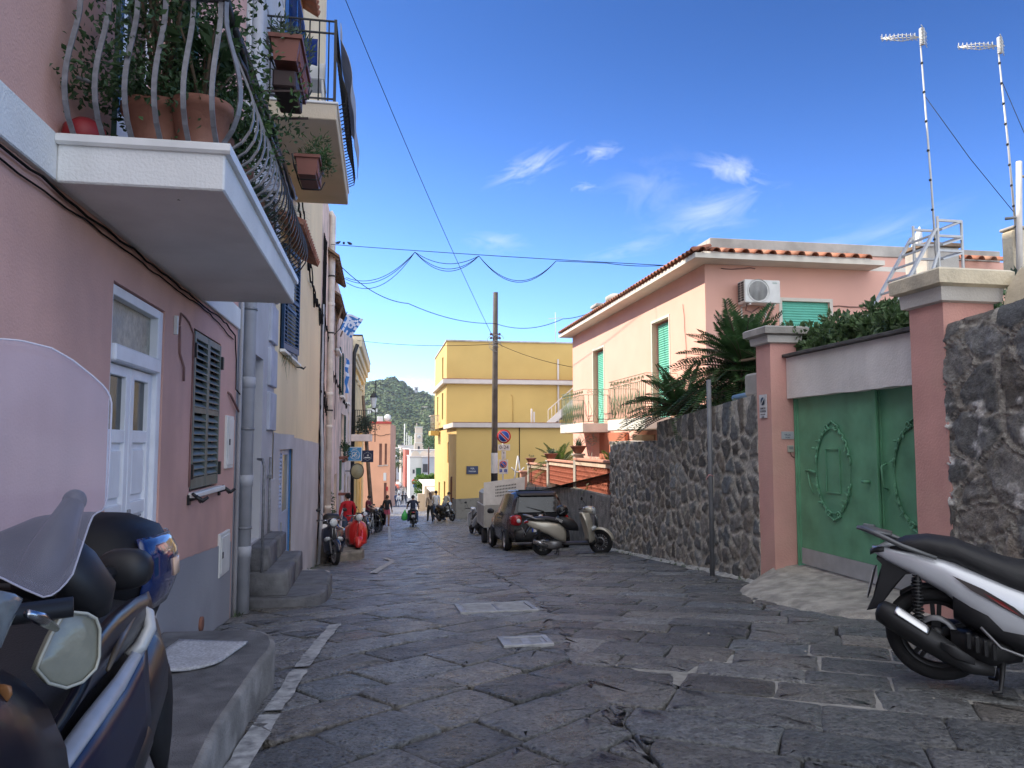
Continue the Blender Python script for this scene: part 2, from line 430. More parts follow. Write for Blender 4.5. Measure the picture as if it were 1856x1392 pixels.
# painted line along the left side: worn strips laid on the stones
M_LINE = mat('worn_white_paint', (.38,.38,.37), .7, var=.3, vs=14, col2=(.12,.12,.125), var2=1.0, vs2=13, bump=.4, bs=60)
def line(name, pts, w):
    mb = MB(); vs = []
    rl = random.Random(len(pts)*7+1)
    P2 = []
    for (a, b) in zip(pts, pts[1:]):
        k = max(2, int(math.dist(a, b)/.09))
        P2 += [(a[0]+(b[0]-a[0])*i/k, a[1]+(b[1]-a[1])*i/k) for i in range(k)]
    P2.append(pts[-1])
    for x, y in P2:
        a, b = rl.uniform(-.007,.007), rl.uniform(-.007,.007)
        vs += [(x-w/2+a, y, G(y, x)+.013), (x+w/2+b, y, G(y, x)+.013)]
    mb.add(vs, [(2*i, 2*i+1, 2*i+3, 2*i+2) for i in range(len(P2)-1)], True); return struct(mb.build(name, M_LINE))
line('road_marking', [(-.39,7.5),(-.46,6.6),(-.53,5.75)], .105); line('road_marking', [(-.535,5.68),(-.57,5.1),(-.60,4.75)], .11)
line('road_marking', [(-.60,4.68),(-.64,4.15),(-.70,3.4),(-.74,2.6)], .12)
line('road_marking', [(-.10,14.2),(.02,15.6),(.24,17.6),(.32,18.8),(.12,20.2)], .14)
line('road_marking', [(.35,27.5),(.45,35),(.5,43)], .1)
line('road_marking', [(2.75,24.5),(2.35,29.5)], .12)
mb = MB()
for x0, x1, y0 in ((.3,3.9,55.2),(.5,4.0,57.0)):
    vs = [(x, y, G(y, x)+.012) for y in (y0, y0+.5) for x in (x0, x1)]; mb.add(vs, [(0,1,3,2)])
struct(mb.build('road_marking', M_LINE))
# concrete apron before the gate, door ramp on the left
M_CONC = mat('rough_concrete', (.40,.37,.32), .9, var=.3, vs=6, col2=(.2,.19,.17), var2=.7, vs2=5, bump=1.0, bs=45, bdist=.02)
def patch(name, grid, m):
    mb = MB(); w = len(grid[0]); mb.add([p for r in grid for p in r], [(i*w+k, i*w+k+1, (i+1)*w+k+1, (i+1)*w+k) for i in range(len(grid)-1) for k in range(w-1)], True)
    return struct(mb.build(name, m))
ed = [(4.62,9.30),(4.28,8.95),(4.18,8.55),(4.17,7.85),(4.16,7.2),(4.2,6.85),(4.42,6.58),(4.66,6.36),(4.95,6.15)]
bk = [(5.1,9.30),(5.45,9.22),(5.5,8.9),(5.5,8.2),(5.5,7.6),(5.5,7.2),(5.5,6.8),(5.5,6.6),(5.45,6.2)]
grid = []
for j in range(9):
    t = j/8; row = []
    for (ex, ey), (bx, by) in zip(ed, bk):
        x, y = ex+(bx-ex)*t, ey+(by-ey)*t
        z0 = G(ey, ex); zz = z0+.012+(.0-z0)*(t**.8)*.9+.02*t
        row.append((x+(R.uniform(-.03,.03) if j == 0 else 0), y+(R.uniform(-.03,.03) if j == 0 else 0), zz-(.05 if j == 0 else 0)))
    grid.append(row)
patch('gate_apron_pavement', grid, M_CONC)
g2 = [[(x, y, G(y, x)+.015+.16*(1-t)*(1 if k else 1)) for k, x in enumerate((-1.56, -1.2, -.85-.1*t))] for y, t in ((11.3,.95),(12.0,.25),(13.2,.1),(14.2,.3),(15.6,.98))]
patch('door_ramp_pavement', [[(p[0], p[1], (G(p[1], p[0])+.02 if i == 2 else p[2])) for i, p in enumerate(r)] for r in g2], mat('pale_concrete', (.42,.41,.39), .85, var=.15, vs=4, bump=.4, bs=60))
# thin cement fillet along the foot of the stone wall
mb = MB(); vs = []
for i in range(40):
    y = 9.5+i*.22; x = wallX(y); w = .07+.06*NZ.noise((y*1.7, 3, 1)); vs += [(x-.02-w*1.4, y, G(y, x)+.005), (x-.03, y, G(y, x)+.05+.02*NZ.noise((y*3, 0, 0))), (x+.1, y, G(y, x)+.06)]
mb.add(vs, [(i*3+k, i*3+k+1, i*3+k+4, i*3+k+3)[::-1] for i in range(39) for k in (0, 1)], True)
struct(mb.build('wall_foot_pavement', mat('cement_fillet', (.40,.39,.36), .9, var=.3, vs=10, bump=.5, bs=50)))
# iron covers
M_IRON = mat('cast_iron_plate', (.34,.34,.345), .55, metal=.35, var=.25, vs=12, bump=.2, bs=120)
M_DARK = mat('dark_void', (.012,.012,.012), .9, var=0)
def cover(name, x0, x1, y0, y1, label, slots):
    cx, cy = (x0+x1)/2, (y0+y1)/2; z = G(cy, cx); sl = (G(y1, cx)-G(y0, cx))/(y1-y0)
    t = thing(name, label, 'drain cover', (cx, cy, z))
    Tm = Matrix.Translation((cx, cy, z+.012)) @ Matrix.Rotation(math.atan(sl), 4, 'X')
    w, h = (x1-x0)/2, (y1-y0)/2
    f = MB(); f.T = Tm
    for a in ((-w,w,-h,-h+.05),(-w,w,h-.05,h),(-w,-w+.05,-h+.051,h-.051),(w-.05,w,-h+.051,h-.051)): f.box(*a, -.05, .012, .004)
    f.build('frame', M_IRON, t)
    g = MB(); g.T = Tm
    if slots:
        g.box(-w+.055,-.035,-h+.055,-h+.08,-.02,.006); g.box(.035,w-.055,-h+.055,-h+.08,-.02,.006); g.box(-w+.055,-.035,h-.08,h-.055,-.02,.006); g.box(.035,w-.055,h-.08,h-.055,-.02,.006)
        g.box(-.034,.034,-h+.055,h-.055,-.02,.006); g.box(-w+.052,-w+.08,-h+.081,h-.081,-.02,.006); g.box(w-.08,w-.052,-h+.081,h-.081,-.02,.006)
        k = 5
        for i in range(k):
            y = -h+.085+(2*h-.17)*(i+.5)/k; g.box(-w+.081,-.0345,y-.008,y+.008,-.02,.005); g.box(.0345,w-.081,y-.008,y+.008,-.02,.005)
        g.build('grate', M_IRON, t); b = MB(); b.T = Tm; b.box(-w+.05,w-.05,-h+.05,h-.05,-.06,-.045); b.build('sump', M_DARK, t)
    else:
        for sx in (0, 1):
            for sy in (0, 1):
                a0, a1 = (-w+.056, -.004) if sx == 0 else (.004, w-.056); b0, b1 = (-h+.056, -.004) if sy == 0 else (.004, h-.056)
                g.box(a0, a1, b0, b1, -.02, .004, .002)
                for i in range(9):
                    y = b0+(b1-b0)*(i+.5)/9; g.box(a0+.02, a1-.02, y-.006, y+.006, .0041, .009)
        g.build('lid', M_IRON, t)
cover('manhole_cover', .82, 1.64, 7.9, 8.6, 'large pale iron double-leaf manhole cover set in the paving', False)
cover('drain_grate', .97, 1.38, 6.07, 6.40, 'small slotted iron drain grate in the paving nearer than the large cover', True)
# ================================================================ doorstep platform and its mat (left)
M_CURB = mat('worn_cement_step', (.18,.175,.165), .85, var=.25, vs=5, col2=(.42,.41,.39), var2=.6, vs2=4, bump=.8, bs=60)
M_PLAT = mat('cement_platform_top', (.12,.12,.122), .8, var=.3, vs=7, col2=(.28,.28,.28), var2=.5, vs2=5, bump=1, bs=120)
pl = [(-1.49,.3),(-.62,.3),(-.68,2.8)]+[(-.735+.013*i, 3.5+.37*i) for i in range(1, 5)]+[(-.66,5.2),(-.67,5.4),(-.71,5.58),(-.79,5.72),(-.90,5.79),(-1.05,5.81),(-1.49,5.83)]
t = thing('doorstep', 'low grey cement doorstep with a rounded corner before the white door', 'doorstep', (-1.1, 4.6, 0))
mb = MB(); n = len(pl); zz = .235
rim = inset(pl, .012); rim2 = inset(pl, .035)
vs = [(x, y, G(y, x)-.08) for x, y in pl]+[(x, y, zz-.02) for x, y in pl]+[(x, y, zz-.004) for x, y in rim]+[(x, y, zz) for x, y in rim2]
mb.add(vs, [(i*n+k, i*n+(k+1) % n, (i+1)*n+(k+1) % n, (i+1)*n+k) for i in range(3) for k in range(n)], True)
mb.build('edge', M_CURB, t)
mb = MB(); mb.add([(x, y, zz) for x, y in rim2], [tuple(range(n))]); mb.build('top', M_PLAT, t)
mm = MB(); gr = []
ca, cb, cc, cd = (-1.38,4.62), (-.94,4.86), (-.84,5.36), (-1.30,5.50)
for i in range(13):
    u = i/12; row = []
    for j in range(11):
        v = j/10
        x = (ca[0]*(1-v)+cb[0]*v)*(1-u)+(cd[0]*(1-v)+cc[0]*v)*u; y = (ca[1]*(1-v)+cb[1]*v)*(1-u)+(cd[1]*(1-v)+cc[1]*v)*u
        lift = .035*max(0, 1-u*5)*(.5+.5*math.sin(v*5+1))+.004*NZ.noise((x*9, y*9, 0))
        row.append((x, y, zz+.012+max(0, lift)))
    gr.append(row)
mm.sheet(gr, .014)
tag(base(mm.build('doormat', mat('grey_mat', (.52,.53,.56), .95, var=.3, vs=60, bump=1, bs=220, bdist=.01, col2=(.3,.3,.32), var2=.5, vs2=6))), 'grey worn doormat with a curled edge on the doorstep', 'doormat')
# ================================================================ basalt stairs at the grey doorway
M_STEP = mat('dark_basalt_step', (.115,.115,.122), .75, var=.3, vs=8, col2=(.2,.2,.2), var2=.5, vs2=3, bump=.9, bs=40, bdist=.012)
t = thing('entrance_stairs', 'three dark basalt block steps beside the grey downpipe', 'stairs', (-1.1, 9.3, G(9.3)))
def block(name, pts, z0, z1):
    mb = MB(); n = len(pts); a = inset(pts, .0); b = inset(pts, .018); c = inset(pts, .05)
    jit = lambda s: R.uniform(-s, s)
    vs = [(x, y, z0) for x, y in pts]+[(x+jit(.008), y+jit(.008), z1-.03) for x, y in a]+[(x, y, z1-.008) for x, y in b]+[(x, y, z1+jit(.004)) for x, y in c]
    mb.add(vs, [(i*n+k, i*n+(k+1) % n, (i+1)*n+(k+1) % n, (i+1)*n+k) for i in range(3) for k in range(n)], True)
    mb.add([(x, y, z1) for x, y in c], [tuple(range(n))]); return mb.build(name, M_STEP, t)
block('step', [(-1.47,8.95),(-1.06,8.95),(-.82,9.0),(-.66,9.15),(-.60,9.4),(-.60,9.75),(-1.47,9.75)][::1], G(9)-.1, -.16)
block('step', [(-1.47,9.76),(-.60,9.76),(-.61,10.6),(-.72,10.85),(-1.47,10.9)], G(10)-.2, -.16)
block('step', [(-1.48,9.08),(-1.02,9.08),(-1.02,9.95),(-1.48,9.95)], -.155, .10); block('step', [(-1.48,9.96),(-1.02,9.96),(-1.02,10.9),(-1.48,10.9)], -.155, .10)
block('step', [(-1.49,9.2),(-1.25,9.2),(-1.25,10.05),(-1.49,10.05)], .105, .36); block('step', [(-1.49,10.06),(-1.25,10.06),(-1.25,10.95),(-1.49,10.95)], .105, .36)
# ================================================================ rubble masonry
def rubble(name, A, B, ztop, zbot, thick, cell, seed, mort, res=.03, label='', cat='wall', parent=None, white=0, raised=0, capround=0, matname='lava_rubble', ends=(True, True), batter=0):
    rr = np.random.RandomState(seed); L_ = math.dist(A, B); nu = int(L_/res)+1
    H = max(ztop(0), ztop(.5), ztop(1))-zbot; nv = int(H/res)+1
    d = ((B[0]-A[0])/L_, (B[1]-A[1])/L_); nrm = (-d[1], d[0])          # to the left of A->B
    gx = int(L_/cell)+3; gy = int(H/cell)+3
    sx = (np.arange(gx)[:,None]-1+rr.uniform(.05,.95,(gx,gy)))*cell; sy = (np.arange(gy)[None,:]-1+rr.uniform(.05,.95,(gx,gy)))*cell*.85
    sx = sx.ravel(); sy = sy.ravel(); tone = rr.normal(1, .24, len(sx)).clip(.5, 1.6); tint = rr.normal(0, .05, len(sx))
    U, V = np.meshgrid(np.linspace(0, L_, nu), np.linspace(0, 1, nv))
    vs = np.zeros((nv, nu, 3)); col = np.ones((nv, nu, 4))
    for i in range(nv):
        for j in range(nu):
            u = U[i, j]; t = u/L_; z = zbot+(ztop(t)-zbot)*V[i, j]
            wu = u+.05*NZ.noise((u*4, z*4, seed)); wz = z-zbot+.05*NZ.noise((u*4, z*4, seed+9))
            q = np.hypot(sx-wu, (sy-wz)*1.15); k = np.argpartition(q, 2)[:2]
            a, b = q[k[0]], q[k[1]]; c = k[0]
            if b < a: a, b = b, a; c = k[1]
            e = b-a; s = min(1, max(0, (e-.03)/.05)); s = s*s*(3-2*s)
            fine = NZ.fractal((u*7, z*7, seed), .8, 2, 5)
            h = .024*s+.022*fine*(.5+.5*s)
            if raised and e < .022: h = raised*(1-e/.022)+.012
            if capround:
                dt = (ztop(t)-z); h -= capround*max(0, 1-dt/.16)**2
            h -= batter*(z-zbot)
            x = A[0]+d[0]*u+nrm[0]*h; y = A[1]+d[1]*u+nrm[1]*h
            vs[i, j] = (x, y, z)
            g_ = tone[c]*(1+.25*fine); mo = mort*(1+.3*fine)
            r_ = [mo*(1.0), mo*.97, mo*.90] if s < .5 else [g_*(1+tint[c]), g_, g_*(1-tint[c])]
            if white:
                wv = NZ.fractal((u*2.6+11, z*3.4, seed+4), .8, 2, 4)
                if wv > .12 and -.05 < z-1.05 < .85: k_ = min(1, (wv-.12)*4)*white; r_ = [v_+(4.6-v_)*k_ for v_ in r_]
            col[i, j, :3] = r_
    mb = MB(); fv = vs.reshape(-1, 3).tolist(); w = nu
    mb.add(fv, [(i*w+k, i*w+k+1, (i+1)*w+k+1, (i+1)*w+k)[::-1] for i in range(nv-1) for k in range(nu-1)], True)
    mb.cols = col.reshape(-1, 4).tolist()
    bp = lambda p: (p[0]-nrm[0]*thick, p[1]-nrm[1]*thick, p[2])
    top = [tuple(p) for p in vs[-1]]; m0 = len(mb.v)
    k = len(top); rowt = []
    for f_ in (0, .33, .66, 1): rowt += [(p[0]-nrm[0]*thick*f_, p[1]-nrm[1]*thick*f_, p[2]+(.02*NZ.noise((p[0]*5, p[1]*5, f_*3)) if 0 < f_ < 1 else 0)+(.1*f_ if capround else 0)) for p in top]
    mb.add(rowt, [(r_*k+i, r_*k+i+1, (r_+1)*k+i+1, (r_+1)*k+i)[::-1] for r_ in range(3) for i in range(k-1)], True)
    for e_, on in zip((0, nu-1), ends):
        if not on: continue
        edge = [tuple(vs[i, e_]) for i in range(nv)]
        mb.add(edge+[bp(p) for p in edge], [((i, i+1, nv+i+1, nv+i) if e_ == 0 else (i, nv+i, nv+i+1, i+1)) for i in range(nv-1)])
    mb.cols += [(mort, mort*.97, mort*.9, 1)]*(len(mb.v)-len(mb.cols))
    return base(mb.build(name, mat(matname, (.185,.178,.166), .88, var=.3, vs=25, bump=1, bs=60, bdist=.012, attr='tone'), parent))
def zt(t):
    y = 9.63+t*(17.85-9.63)
    return 2.21-.26*(y-9.63)/(14.0-9.63) if y < 14.05 else 1.59+.02*NZ.noise((y, 0, 0))
tag(rubble('stone_wall', (5.01,9.63), (5.45,17.85), zt, -1.5, .42, .31, 5, 2.5, .03), 'dark lava rubble garden wall stepping down between the gate pillar and the lattice fence', 'wall')
tag(rubble('stone_wall', (5.0,2.6), (5.02,6.13), lambda t: 2.95-.33*t, -.4, .5, .42, 12, 2.0, .026, white=.95, raised=.03, capround=.05), 'taller dark lava rubble wall with whitish stains behind the white scooter', 'wall')
# ================================================================ shared wall paints
M_PINKA = mat('salmon_plaster', (.64,.375,.315), .92, var=.10, vs=1.2, streak=.2, bump=.3, bs=70, col2=(.46,.285,.25), var2=.9, vs2=.9)
M_WHITEP = mat('white_plaster', (.76,.76,.75), .88, var=.07, vs=2, streak=.2, col2=(.6,.58,.55), var2=.4, vs2=1.5, bump=.45, bs=70)
M_GREYD = mat('grey_dado', (.31,.315,.34), .9, var=.12, vs=2, bump=.4, bs=60, col2=(.17,.17,.19), var2=.4, vs2=1)
M_GREYB = mat('lilac_grey_plaster', (.48,.48,.505), .9, var=.12, vs=1.5, bump=.5, bs=50, col2=(.38,.38,.42), var2=.5, vs2=.8, streak=.2)
M_CREAM = mat('cream_plaster', (.80,.66,.42), .9, var=.08, vs=1, bump=.45, bs=50, col2=(.60,.47,.33), var2=.5, vs2=.5, streak=.25)
M_QUOIN = mat('blue_grey_quoin', (.42,.44,.52), .9, var=.12, vs=3, bump=.3, bs=60)
M_WEATH = mat('weathered_pink_plaster', (.78,.61,.51), .92, var=.2, vs=2, bump=.6, bs=40, col2=(.36,.29,.24), var2=.9, vs2=1.1, streak=.7)
M_PALEP = mat('pale_pink_plaster', (.80,.66,.59), .92, var=.1, vs=2, bump=.4, bs=50, col2=(.42,.36,.34), var2=.6, vs2=.8, streak=.45)
M_WDOOR = mat('white_paint_wood', (.78,.79,.82), .5, var=.08, vs=5, bump=.15, bs=40)
M_MARB = mat('white_marble', (.74,.74,.73), .4, var=.12, vs=4)
M_GLASSD = mat('dark_pane', (.025,.04,.045), .12, var=.3, vs=1.5, spec=.35)
M_FROST = mat('frosted_yellow_pane', (.36,.33,.25), .35, var=.3, vs=22, bump=.6, bs=60, col2=(.24,.24,.22), var2=.8, vs2=3)
M_SHUTG = mat('grey_green_shutter', (.115,.14,.125), .5, var=.2, vs=6, bump=.1, bs=40)
M_SHUTD = mat('bottle_green_shutter', (.014,.055,.045), .45, var=.2, vs=6)
M_SHUTB = mat('navy_blue_shutter', (.012,.045,.115), .45, var=.2, vs=5)
M_SHUTB2 = mat('bright_blue_shutter', (.02,.11,.36), .45, var=.2, vs=5)
M_PIPE = mat('grey_painted_pipe', (.38,.39,.43), .55, var=.12, vs=5, streak=.2)
M_PIPEW = mat('old_white_pipe', (.66,.61,.56), .7, var=.2, vs=4, streak=.4)
M_BLACK = mat('black_iron', (.018,.018,.020), .45, var=.2, vs=20)
M_IRONG = mat('grey_painted_iron', (.19,.195,.215), .42, metal=.2, var=.25, vs=25)
M_CABLE = mat('dark_cable', (.012,.011,.011), .9, spec=.1, var=.2)
M_CABLEP = mat('pink_painted_cable', (.24,.135,.12), .8, var=.2)
M_TERRA = mat('terracotta', (.23,.10,.068), .8, var=.15, vs=8, bump=.3, bs=40, col2=(.42,.26,.2), var2=.4, vs2=3)
M_TERRAP = mat('brown_plastic_planter', (.20,.07,.052), .5, var=.12, vs=6)
M_RED = mat('red_plastic', (.22,.014,.02), .5, var=.1)
M_SOIL = mat('potting_soil', (.03,.022,.016), .95, var=.3, vs=30, bump=.6, bs=60)
M_LEAF = mat('leaf_green', (.06,.115,.035), .55, var=.45, vs=9, leafy=True)
M_LEAFD = mat('leaf_dark', (.042,.085,.032), .5, var=.45, vs=9, leafy=True)
M_LEAFB = mat('leaf_grey_blue', (.085,.125,.085), .6, var=.35, vs=9, leafy=True)
M_BARK = mat('stem_bark', (.10,.07,.045), .9, var=.3, vs=15, bump=.5, bs=40)
M_TILE = mat('roof_tile', (.34,.13,.075), .85, var=.35, vs=6, bump=.4, bs=30, col2=(.40,.30,.22), var2=.6, vs2=2.5)
M_WOODB = mat('weathered_board', (.22,.15,.10), .85, var=.3, vs=5, bump=.3, bs=20)
M_WHITEPL = mat('white_plastic', (.72,.72,.71), .4, var=.04)
M_METW = mat('white_enamel', (.66,.66,.64), .4, var=.08, vs=6, streak=.15)

def foliage(mb, c, r, n, L_, W_=None, rnd=None, droop=0, up=.3, shell=.5):
    rnd = rnd or R; W_ = W_ or L_*.45; clumps = [Vector((rnd.gauss(0,.5)*r[0], rnd.gauss(0,.5)*r[1], rnd.gauss(0,.45)*r[2])) for _ in range(max(3, n//28))]
    for i in range(n):
        k = clumps[i % len(clumps)]; q = Vector((rnd.gauss(0,1), rnd.gauss(0,1), rnd.gauss(0,1))).normalized()*rnd.random()**.5
        p = Vector(c)+k+Vector((q.x*r[0]*.42, q.y*r[1]*.42, q.z*r[2]*.42))
        d = Vector((q.x+rnd.gauss(0,.4), q.y+rnd.gauss(0,.4), q.z*.6+up+rnd.gauss(0,.4)-droop)); s = rnd.uniform(.6, 1.3)
        mb.leaf(p, d, (rnd.gauss(0,1), rnd.gauss(0,1), rnd.gauss(0,1)), L_*s, W_*s)
def blades(mb, c, r, n, L_, w, rnd=None, droop=.5):
    # long thin arching leaves from a point
    rnd = rnd or R
    for _ in range(n):
        a = rnd.uniform(0, 6.283); e = rnd.uniform(.25, 1.3); p = Vector(c)+Vector((rnd.uniform(-r, r), rnd.uniform(-r, r), 0)); l = L_*rnd.uniform(.5, 1.2)
        pts = []
        for k in range(5):
            t = k/4; h = l*t; pts.append(p+Vector((math.cos(a)*math.cos(e)*h, math.sin(a)*math.cos(e)*h, math.sin(e)*h-droop*l*t*t)))
        sd = Vector((-math.sin(a), math.cos(a), 0))*w/2
        vs = []; 
        for k, q in enumerate(pts): f = 1-(k/4)**2*.95; vs += [q-sd*f, q+sd*f]
        mb.add(vs, [(2*k, 2*k+1, 2*k+3, 2*k+2) for k in range(4)], True)
def louvre(par, name, m, x, y0, y1, z0, z1, n=18, tilt=.018, th=.03, T=None, label=None):
    # shutter leaf lying in plane X = x, facing +X
    mb = MB()
    if T is not None: mb.T = T
    s = .045; h = .055
    mb.box(x-th/2, x+th/2, y0, y0+s, z0, z1, .003); mb.box(x-th/2, x+th/2, y1-s, y1, z0, z1, .003)
    for a, b in ((z0, z0+h*1.6), (z1-h, z1), ((z0+z1)/2-h*.4, (z0+z1)/2+h*.4)): mb.box(x-th/2+.002, x+th/2-.002, y0+s, y1-s, a, b)
    for k in range(n):
        z = z0+h*1.6+(z1-z0-h*2.6)*(k+.5)/n
        if abs(z-(z0+z1)/2) < h*.5: continue
        mb.add([(x-th*.4, y0+s, z+tilt), (x-th*.4, y1-s, z+tilt), (x+th*.55, y1-s, z-tilt), (x+th*.55, y0+s, z-tilt), (x-th*.4, y0+s, z+tilt+.008), (x-th*.4, y1-s, z+tilt+.008), (x+th*.55, y1-s, z-tilt+.008), (x+th*.55, y0+s, z-tilt+.008)], [(0,1,2,3),(4,7,6,5),(3,2,6,7),(0,4,5,1)])
    o = mb.build(name, m, par)
    if label: o['label'] = label
    return o
def leafT(x, y, ang):                                           # swing a leaf built around (x, y) hinge about vertical
    return Matrix.Translation((x, y, 0)) @ Matrix.Rotation(ang, 4, 'Z') @ Matrix.Translation((-x, -y, 0))
A = -1.5
# ================================================================ house A, salmon, with the white balcony
hA = thing('corner_house', 'salmon pink house with a white slab balcony and a white double door', 'house', (-1.5, 3, 0))
dY0, dY1 = 4.60, 5.66
mb = MB(); wall(mb, 'x', A, -4, 8.40, -1.2, 2.74, [(dY0, dY1, .10, 2.47, .10), (6.5, 7.56, 1.16, 2.48, .12)], sgn=1)
wall(mb, 'x', A, -4, 8.40, 2.96, 8.9, [(4.55, 5.55, 2.96, 5.3, .25)], sgn=1)
mb.add([(A,8.40,-1.2),(A-6,8.40,-1.2),(A-6,8.40,8.9),(A,8.40,8.9)], [(0,1,2,3)]); mb.add([(A,-4,8.9),(A,8.4,8.9),(A-6,8.4,8.9),(A-6,-4,8.9)], [(0,1,2,3)]); mb.add([(A,-4,-1.2),(A,-4,8.9),(A-6,-4,8.9),(A-6,-4,-1.2)], [(0,1,2,3)]); mb.add([(A-6,-4,-1.2),(A-6,8.4,-1.2),(A-6,8.4,8.9),(A-6,-4,8.9)], [(3,2,1,0)])
mb.build('wall', M_PINKA, hA)
mb = MB(); mb.box(A-.3, A+.03, -4, 8.38, 2.741, 2.959, .006); mb.build('string_course', M_WHITEP, hA)
mb = MB(); y_ = [5.665+.12*i for i in range(23)]
vs = []
for y in y_: vs += [(A+.012, y, -1), (A+.012, y, .66-.055*(y-6.3)+.004*math.sin(y*31))]
mb.add(vs, [(2*i, 2*i+2, 2*i+3, 2*i+1) for i in range(len(y_)-1)]); n = len(vs)
mb.add([(A+.012, 5.665, -1), (A+.012, 5.665, .69), (A-.2, 5.665, .69), (A-.2, 5.665, -1)], [(0,1,2,3)]); mb.build('dado', M_GREYD, hA)
# door: frame, transom light, two panelled leaves
X0 = A-.062
fr = MB(); fr.box(X0-.05, X0+.05, dY0-.05, dY0+.05, .1, 2.46, .006); fr.box(X0-.05, X0+.05, dY1-.10, dY1-.002, .1, 2.46, .006); fr.box(X0-.05, X0+.049, dY0+.051, dY1-.101, 2.40, 2.46, .004); fr.box(X0-.05, X0+.075, dY0+.051, dY1-.101, 2.02, 2.12, .01)
fr.build('door_frame', M_WDOOR, hA)
p = MB(); p.box(X0-.02, X0-.005, dY0+.05, dY1-.1, 2.12, 2.40); p.build('transom_pane', M_FROST, hA)
ym = (dY0+.05+dY1-.10)/2
for y0, y1 in ((dY0+.052, ym-.003), (ym+.003, dY1-.102)):
    d = MB(); st = .075
    d.box(X0-.03, X0+.02, y0, y0+st, .11, 2.015, .004); d.box(X0-.03, X0+.02, y1-st, y1, .11, 2.015, .004)
    for a, b in ((.11,.27),(.62,.70),(1.10,1.18),(1.55,1.63),(1.95,2.015)): d.box(X0-.03, X0+.019, y0+st, y1-st, a, b, .004)
    for a, b in ((.27,.62),(.70,1.10),(1.18,1.55)):
        d.box(X0-.028, X0-.005, y0+st, y1-st, a, b); d.box(X0-.006, X0+.012, y0+st+.03, y1-st-.03, a+.04, b-.04, .01)
    o = d.build('door_leaf', M_WDOOR, hA)
    g = MB(); g.box(X0-.02, X0-.008, y0+st-.002, y1-st+.002, 1.628, 1.952); sub(g.build('pane', M_GLASSD), o)
d = MB(); d.box(X0+.02, X0+.035, ym+.015, ym+.05, 1.0, 1.14, .004); d.tube([(X0+.03, ym+.032, 1.1),(X0+.07, ym+.032, 1.1),(X0+.07, ym+.11, 1.1)], .009, 8); d.build('door_handle', M_IRON, hA)
# louvred window
for y0, y1 in ((6.52, 7.035), (7.04, 7.545)): louvre(hA, 'shutter', M_SHUTG, A-.01, y0, y1, 1.18, 2.46, 20, .02, .04)
mb = MB(); mb.box(A-.1, A-.06, 6.5, 7.56, 1.16, 2.48); mb.build('window_back', M_DARK, hA)
mb = MB(); mb.box(A+.005, A+.07, 6.45, 7.6, 1.115, 1.155, .006); mb.build('window_sill', M_MARB, hA)
for y in (6.47, 7.63):
    mb = MB(); mb.box(A, A+.02, y-.03, y+.03, 1.06, 1.14, .004); mb.tube([(A+.01,y,1.1),(A+.07,y,1.12),(A+.11,y+.02,1.09),(A+.15,y+.03,1.12)], [.014,.02,.018,.012], 6); mb.tube([(A+.05,y-.05,1.15),(A+.07,y,1.12),(A+.09,y+.05,1.08)], .014, 6); mb.build('shutter_catch', M_BLACK, hA)
for z in (2.3, 1.32):
    mb = MB(); mb.box(A-.005, A+.03, 7.545, 7.59, z-.06, z+.06, .004); mb.build('hinge', M_BLACK, hA)
    mb = MB(); mb.box(A-.005, A+.03, 6.49, 6.518, z-.06, z+.06, .004); mb.build('hinge', M_BLACK, hA)
# meter boxes, round vent, cables
def meter(y0, y1, z0, z1, par, x=A):
    mb = MB(); mb.box(x-.05, x+.025, y0, y1, z0, z1, .006); o = mb.build('meter_box', M_METW, par)
    mb = MB(); mb.box(x+.024, x+.034, y0+.035, y1-.035, z0+.035, z1-.035, .004); sub(mb.build('box_door', M_METW), o)
    mb = MB(); mb.box(x+.033, x+.040, y0+.06, y0+.10, (z0+z1)/2-.03, (z0+z1)/2+.03, .002); sub(mb.build('latch', M_BLACK), o)
meter(7.86, 8.2, 1.30, 1.82, hA); meter(7.68, 8.15, .28, .69, hA)
mb = MB(); mb.lathe([(.045,.0),(.062,.004),(.062,.03),(.03,.031)], 16, axis='x', c=(A+.002, 6.99, .02)); mb.build('vent_collar', M_TERRA, hA)
def wob(pts, a=.006, seed=1):
    out = []
    for i in range(len(pts)-1):
        p, q = Vector(pts[i]), Vector(pts[i+1]); k = max(1, int((q-p).length/.12))
        for j in range(k):
            r = p.lerp(q, j/k); out.append(r+Vector((0, a*NZ.noise(r*5+Vector((seed, 0, 0))), a*2*NZ.noise(r*4+Vector((0, seed, 0))))))
    return out+[Vector(pts[-1])]
mb = MB(); mb.tube(wob([(A+.02,.5,2.70),(A+.02,3.2,2.70),(A+.02,4.5,2.71),(A+.02,7.7,2.70),(A+.02,8.15,2.64),(A+.02,8.25,2.4),(A+.02,8.27,2.1),(A+.04,8.4,2.06)], .012), .007, 6); mb.build('wall_cable', M_CABLE, hA); mb = MB(); mb.tube(wob([(A+.012,.5,2.665),(A+.012,7.0,2.68),(A+.012,8.1,2.6)], .008, 4), .005, 6); mb.build('wall_cable', M_CABLE, hA)
mb = MB(); mb.tube(wob([(A+.01,6.02,2.42),(A+.01,6.05,2.52),(A+.01,6.3,2.50),(A+.01,6.46,2.42),(A+.01,6.47,2.2),(A+.01,6.47,1.2)], .01, 2), .007, 6); mb.build('wall_cable', M_CABLEP, hA); mb = MB(); mb.tube(wob([(A+.01,6.02,2.42),(A+.01,6.05,2.22),(A+.015,6.16,2.12),(A+.015,6.17,2.02)], .01, 3), .009, 6); mb.build('wall_cable', M_CABLEP, hA); mb = MB(); mb.tube([(A+.005,7.93,2.05),(A+.02,8.0,2.03),(A+.03,8.4,1.88)], .012, 6); mb.build('wall_cable', M_CABLEP, hA)
